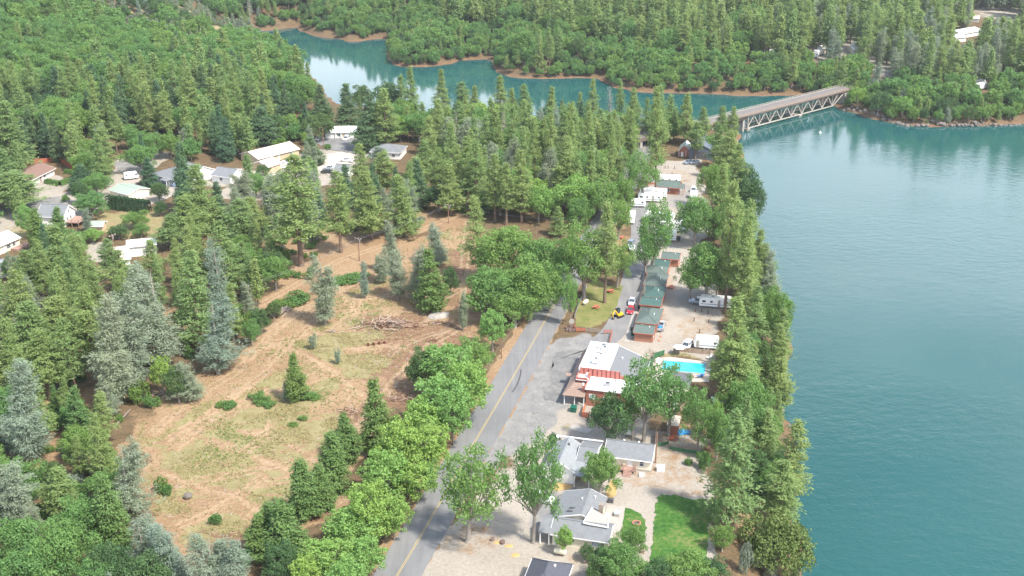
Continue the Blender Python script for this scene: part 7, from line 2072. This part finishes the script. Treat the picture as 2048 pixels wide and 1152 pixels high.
# labels: look + place; where several would read alike they are told apart by order, or share a group
lab = {}
for i, q in enumerate(chosen):
    k, x, y, z, h, r, hand = q[4]
    rel, nm = where(q[1], q[2])
    big = dict(P=(12, 19), Y=(8, 13), G=(9, 15), F=(10, 16), O=(7, 11), N=(9, 15), D=(5, 9), L=(5, 9), S=(1.4, 2.4), H=(1.4, 2.4), A=(9, 13), V=(6, 10), C=(6, 12))[k]
    size = 'small ' if h < big[0] else ('tall ' if h > big[1] else '')
    if k in 'SH':
        size = 'tiny ' if h < big[0] else ''
    lab.setdefault((size + LOOK[k], rel + ' ' + nm), []).append(i)
ORD = ['leftmost', 'second from left', 'third from left', 'fourth from left', 'rightmost']
labels = {}
for (lk, pl), ids in lab.items():
    if len(ids) == 1:
        labels[ids[0]] = (f'{lk} {pl}', None)
        continue
    ids = sorted(ids, key=lambda i: chosen[i][1])
    many = lk + ('s' if not lk.endswith('showing') else '')
    if len(ids) <= 5:
        for n_, i in enumerate(ids):
            o_ = 'rightmost' if n_ == len(ids) - 1 else ORD[n_]
            labels[i] = (f'{lk} {pl}, {o_} of {["", "", "two", "three", "four", "five"][len(ids)]}', f'{many} {pl}')
    else:
        # nearest row, middle, farthest row in thirds; told apart by nothing else
        ds = sorted(chosen[i][2] for i in ids)
        lo_, hi_ = ds[len(ds) // 3], ds[2 * len(ds) // 3]
        for i in ids:
            row = 'farther back' if chosen[i][2] < lo_ else ('nearer' if chosen[i][2] > hi_ else 'midway back')
            labels[i] = (f'{lk} {pl}, {row}', f'{many} {pl}, {row}')
for i, (a, g_) in list(labels.items()):
    if len(a.split()) > 16:
        labels[i] = (a.replace(' showing', '').replace(' leafy', '').replace('with bare limbs', 'tree').replace('gray-green', 'gray').replace('yellow-green', 'green').replace('dense ', '').replace('tall ', '').replace('dark green', 'dark'), g_)
rt = random.Random(31)
for i, q in enumerate(chosen):
    k, x, y, z, h, r, hand = q[4]
    kind = KINDS[k]
    lb, gp = labels[i]
    rz = rt.uniform(0, 6.2832)
    near = q[3] > 3.1
    if near or not FARSHAPES[kind]:
        cm, tm, h0, r0 = rt.choice(SHAPES[kind])
        t = thing(kind, lb, CAT[k], (x, y, z), rz, gp)
        sc = (r / r0 * rt.uniform(.9, 1.12), r / r0 * rt.uniform(.9, 1.12), h / h0)
        t.rotation_euler = (rt.gauss(0, .025), rt.gauss(0, .025), rz)
        for nm, me_ in (('trunk', tm), ('crown', cm)):
            o = bpy.data.objects.new(nm, me_)
            o.parent = t
            o.scale = sc
            C.objects.link(o)
    else:
        me_, h0, r0 = rt.choice(FARSHAPES[kind])
        o = bpy.data.objects.new(kind, me_)
        o.location, o.rotation_euler, o.scale = (x, y, z), (rt.gauss(0, .025), rt.gauss(0, .025), rz), (r / r0, r / r0, h / h0)
        C.objects.link(o)
        tag(o, lb, CAT[k], gp)
# the rest of the woods: one mass per kind, instanced on points
PROTO = {}
for kind, lst in FARSHAPES.items():
    c_ = bpy.data.collections.new('shapes_of_' + kind)
    for i, (me_, h0, r0) in enumerate(lst or [(a[0], a[2], a[3]) for a in SHAPES[kind]]):
        o = bpy.data.objects.new(kind + '_shape', me_)
        c_.objects.link(o)
    PROTO[kind] = c_
def forest(kind, lst, name, label):
    if not lst:
        return
    dims = FARSHAPES[kind] or [(a[0], a[2], a[3]) for a in SHAPES[kind]]
    me_ = bpy.data.meshes.new(name)
    me_.vertices.add(len(lst))
    me_.vertices.foreach_set('co', np.array([t[1:4] for t in lst], np.float32).ravel())
    vid = np.array([rt.randrange(len(dims)) for _ in lst], np.int32)
    me_.attributes.new('shape_index', 'INT', 'POINT').data.foreach_set('value', vid)
    me_.attributes.new('turn', 'FLOAT_VECTOR', 'POINT').data.foreach_set('vector', np.array([(0, 0, rt.uniform(0, 6.28)) for _ in lst], np.float32).ravel())
    me_.attributes.new('size', 'FLOAT_VECTOR', 'POINT').data.foreach_set('vector', np.array([(t[5] / dims[v][2], t[5] / dims[v][2], t[4] / dims[v][1]) for t, v in zip(lst, vid)], np.float32).ravel())
    o = bpy.data.objects.new(name, me_)
    C.objects.link(o)
    o['kind'], o['label'] = 'stuff', label
    ng = bpy.data.node_groups.new(name, 'GeometryNodeTree')
    ng.interface.new_socket('Geometry', in_out='INPUT', socket_type='NodeSocketGeometry')
    ng.interface.new_socket('Geometry', in_out='OUTPUT', socket_type='NodeSocketGeometry')
    gi, go = ng.nodes.new('NodeGroupInput'), ng.nodes.new('NodeGroupOutput')
    ip = ng.nodes.new('GeometryNodeInstanceOnPoints')
    ci = ng.nodes.new('GeometryNodeCollectionInfo')
    ci.inputs['Collection'].default_value = PROTO[kind]
    ci.inputs['Separate Children'].default_value = True
    ci.inputs['Reset Children'].default_value = True
    ip.inputs['Pick Instance'].default_value = True
    def at_(nm, ty):
        a = ng.nodes.new('GeometryNodeInputNamedAttribute')
        a.data_type = ty
        a.inputs['Name'].default_value = nm
        return a.outputs['Attribute']
    l_ = ng.links.new
    l_(gi.outputs[0], ip.inputs['Points'])
    l_(ci.outputs[0], ip.inputs['Instance'])
    l_(at_('shape_index', 'INT'), ip.inputs['Instance Index'])
    er = ng.nodes.new('FunctionNodeEulerToRotation')
    l_(at_('turn', 'FLOAT_VECTOR'), er.inputs[0])
    l_(er.outputs[0], ip.inputs['Rotation'])
    l_(at_('size', 'FLOAT_VECTOR'), ip.inputs['Scale'])
    l_(ip.outputs[0], go.inputs[0])
    md = o.modifiers.new('woods', 'NODES')
    md.node_group = ng
by_kind = {}
for t in rest:
    by_kind.setdefault(KINDS[t[0]], []).append(t)
NAMES = dict(pine_tree=('pine_forest', 'dense pine woods across the lake and beyond'), oak_tree=('oak_forest', 'rounded oak woods on the hill and far shore'), dark_oak=('dark_oak_woods', 'darker oaks scattered through the far woods'), shrub=('undergrowth', 'low green undergrowth beneath the trees'), gray_shrub=('gray_undergrowth', 'gray-green brush on the far slopes'))
for kind, lst in by_kind.items():
    nm, lb = NAMES.get(kind, (kind + '_woods', LOOK[[k for k, v in KINDS.items() if v == kind][0]] + 's farther off in the woods'))
    forest(kind, lst, nm, lb)
print('individual', len(chosen), cnt, 'rest', {k: len(v) for k, v in by_kind.items()})
# ------------------------------------------------------------------ haze over the far shore
m = bpy.data.materials.new('haze_air')
m.use_nodes = True
nt = m.node_tree
nt.nodes.remove(nt.nodes['Principled BSDF'])
pv = nt.nodes.new('ShaderNodeVolumePrincipled')
pv.inputs['Color'].default_value = (.88, .95, 1.0, 1)
pv.inputs['Density'].default_value = HAZE
pv.inputs['Anisotropy'].default_value = .2
nt.links.new(pv.outputs[0], nt.nodes['Material Output'].inputs['Volume'])
MATS['haze_air'] = m
if HAZE > 0:
    mb = MB()
    mb.b2((-4300, -900, -16), (4300, 4700, max(CAM_H + 5, float(Z.max()) + 30)))
    o = mb.build('haze', 'haze_air')
    o['kind'], o['label'] = 'stuff', 'thin pale summer haze'
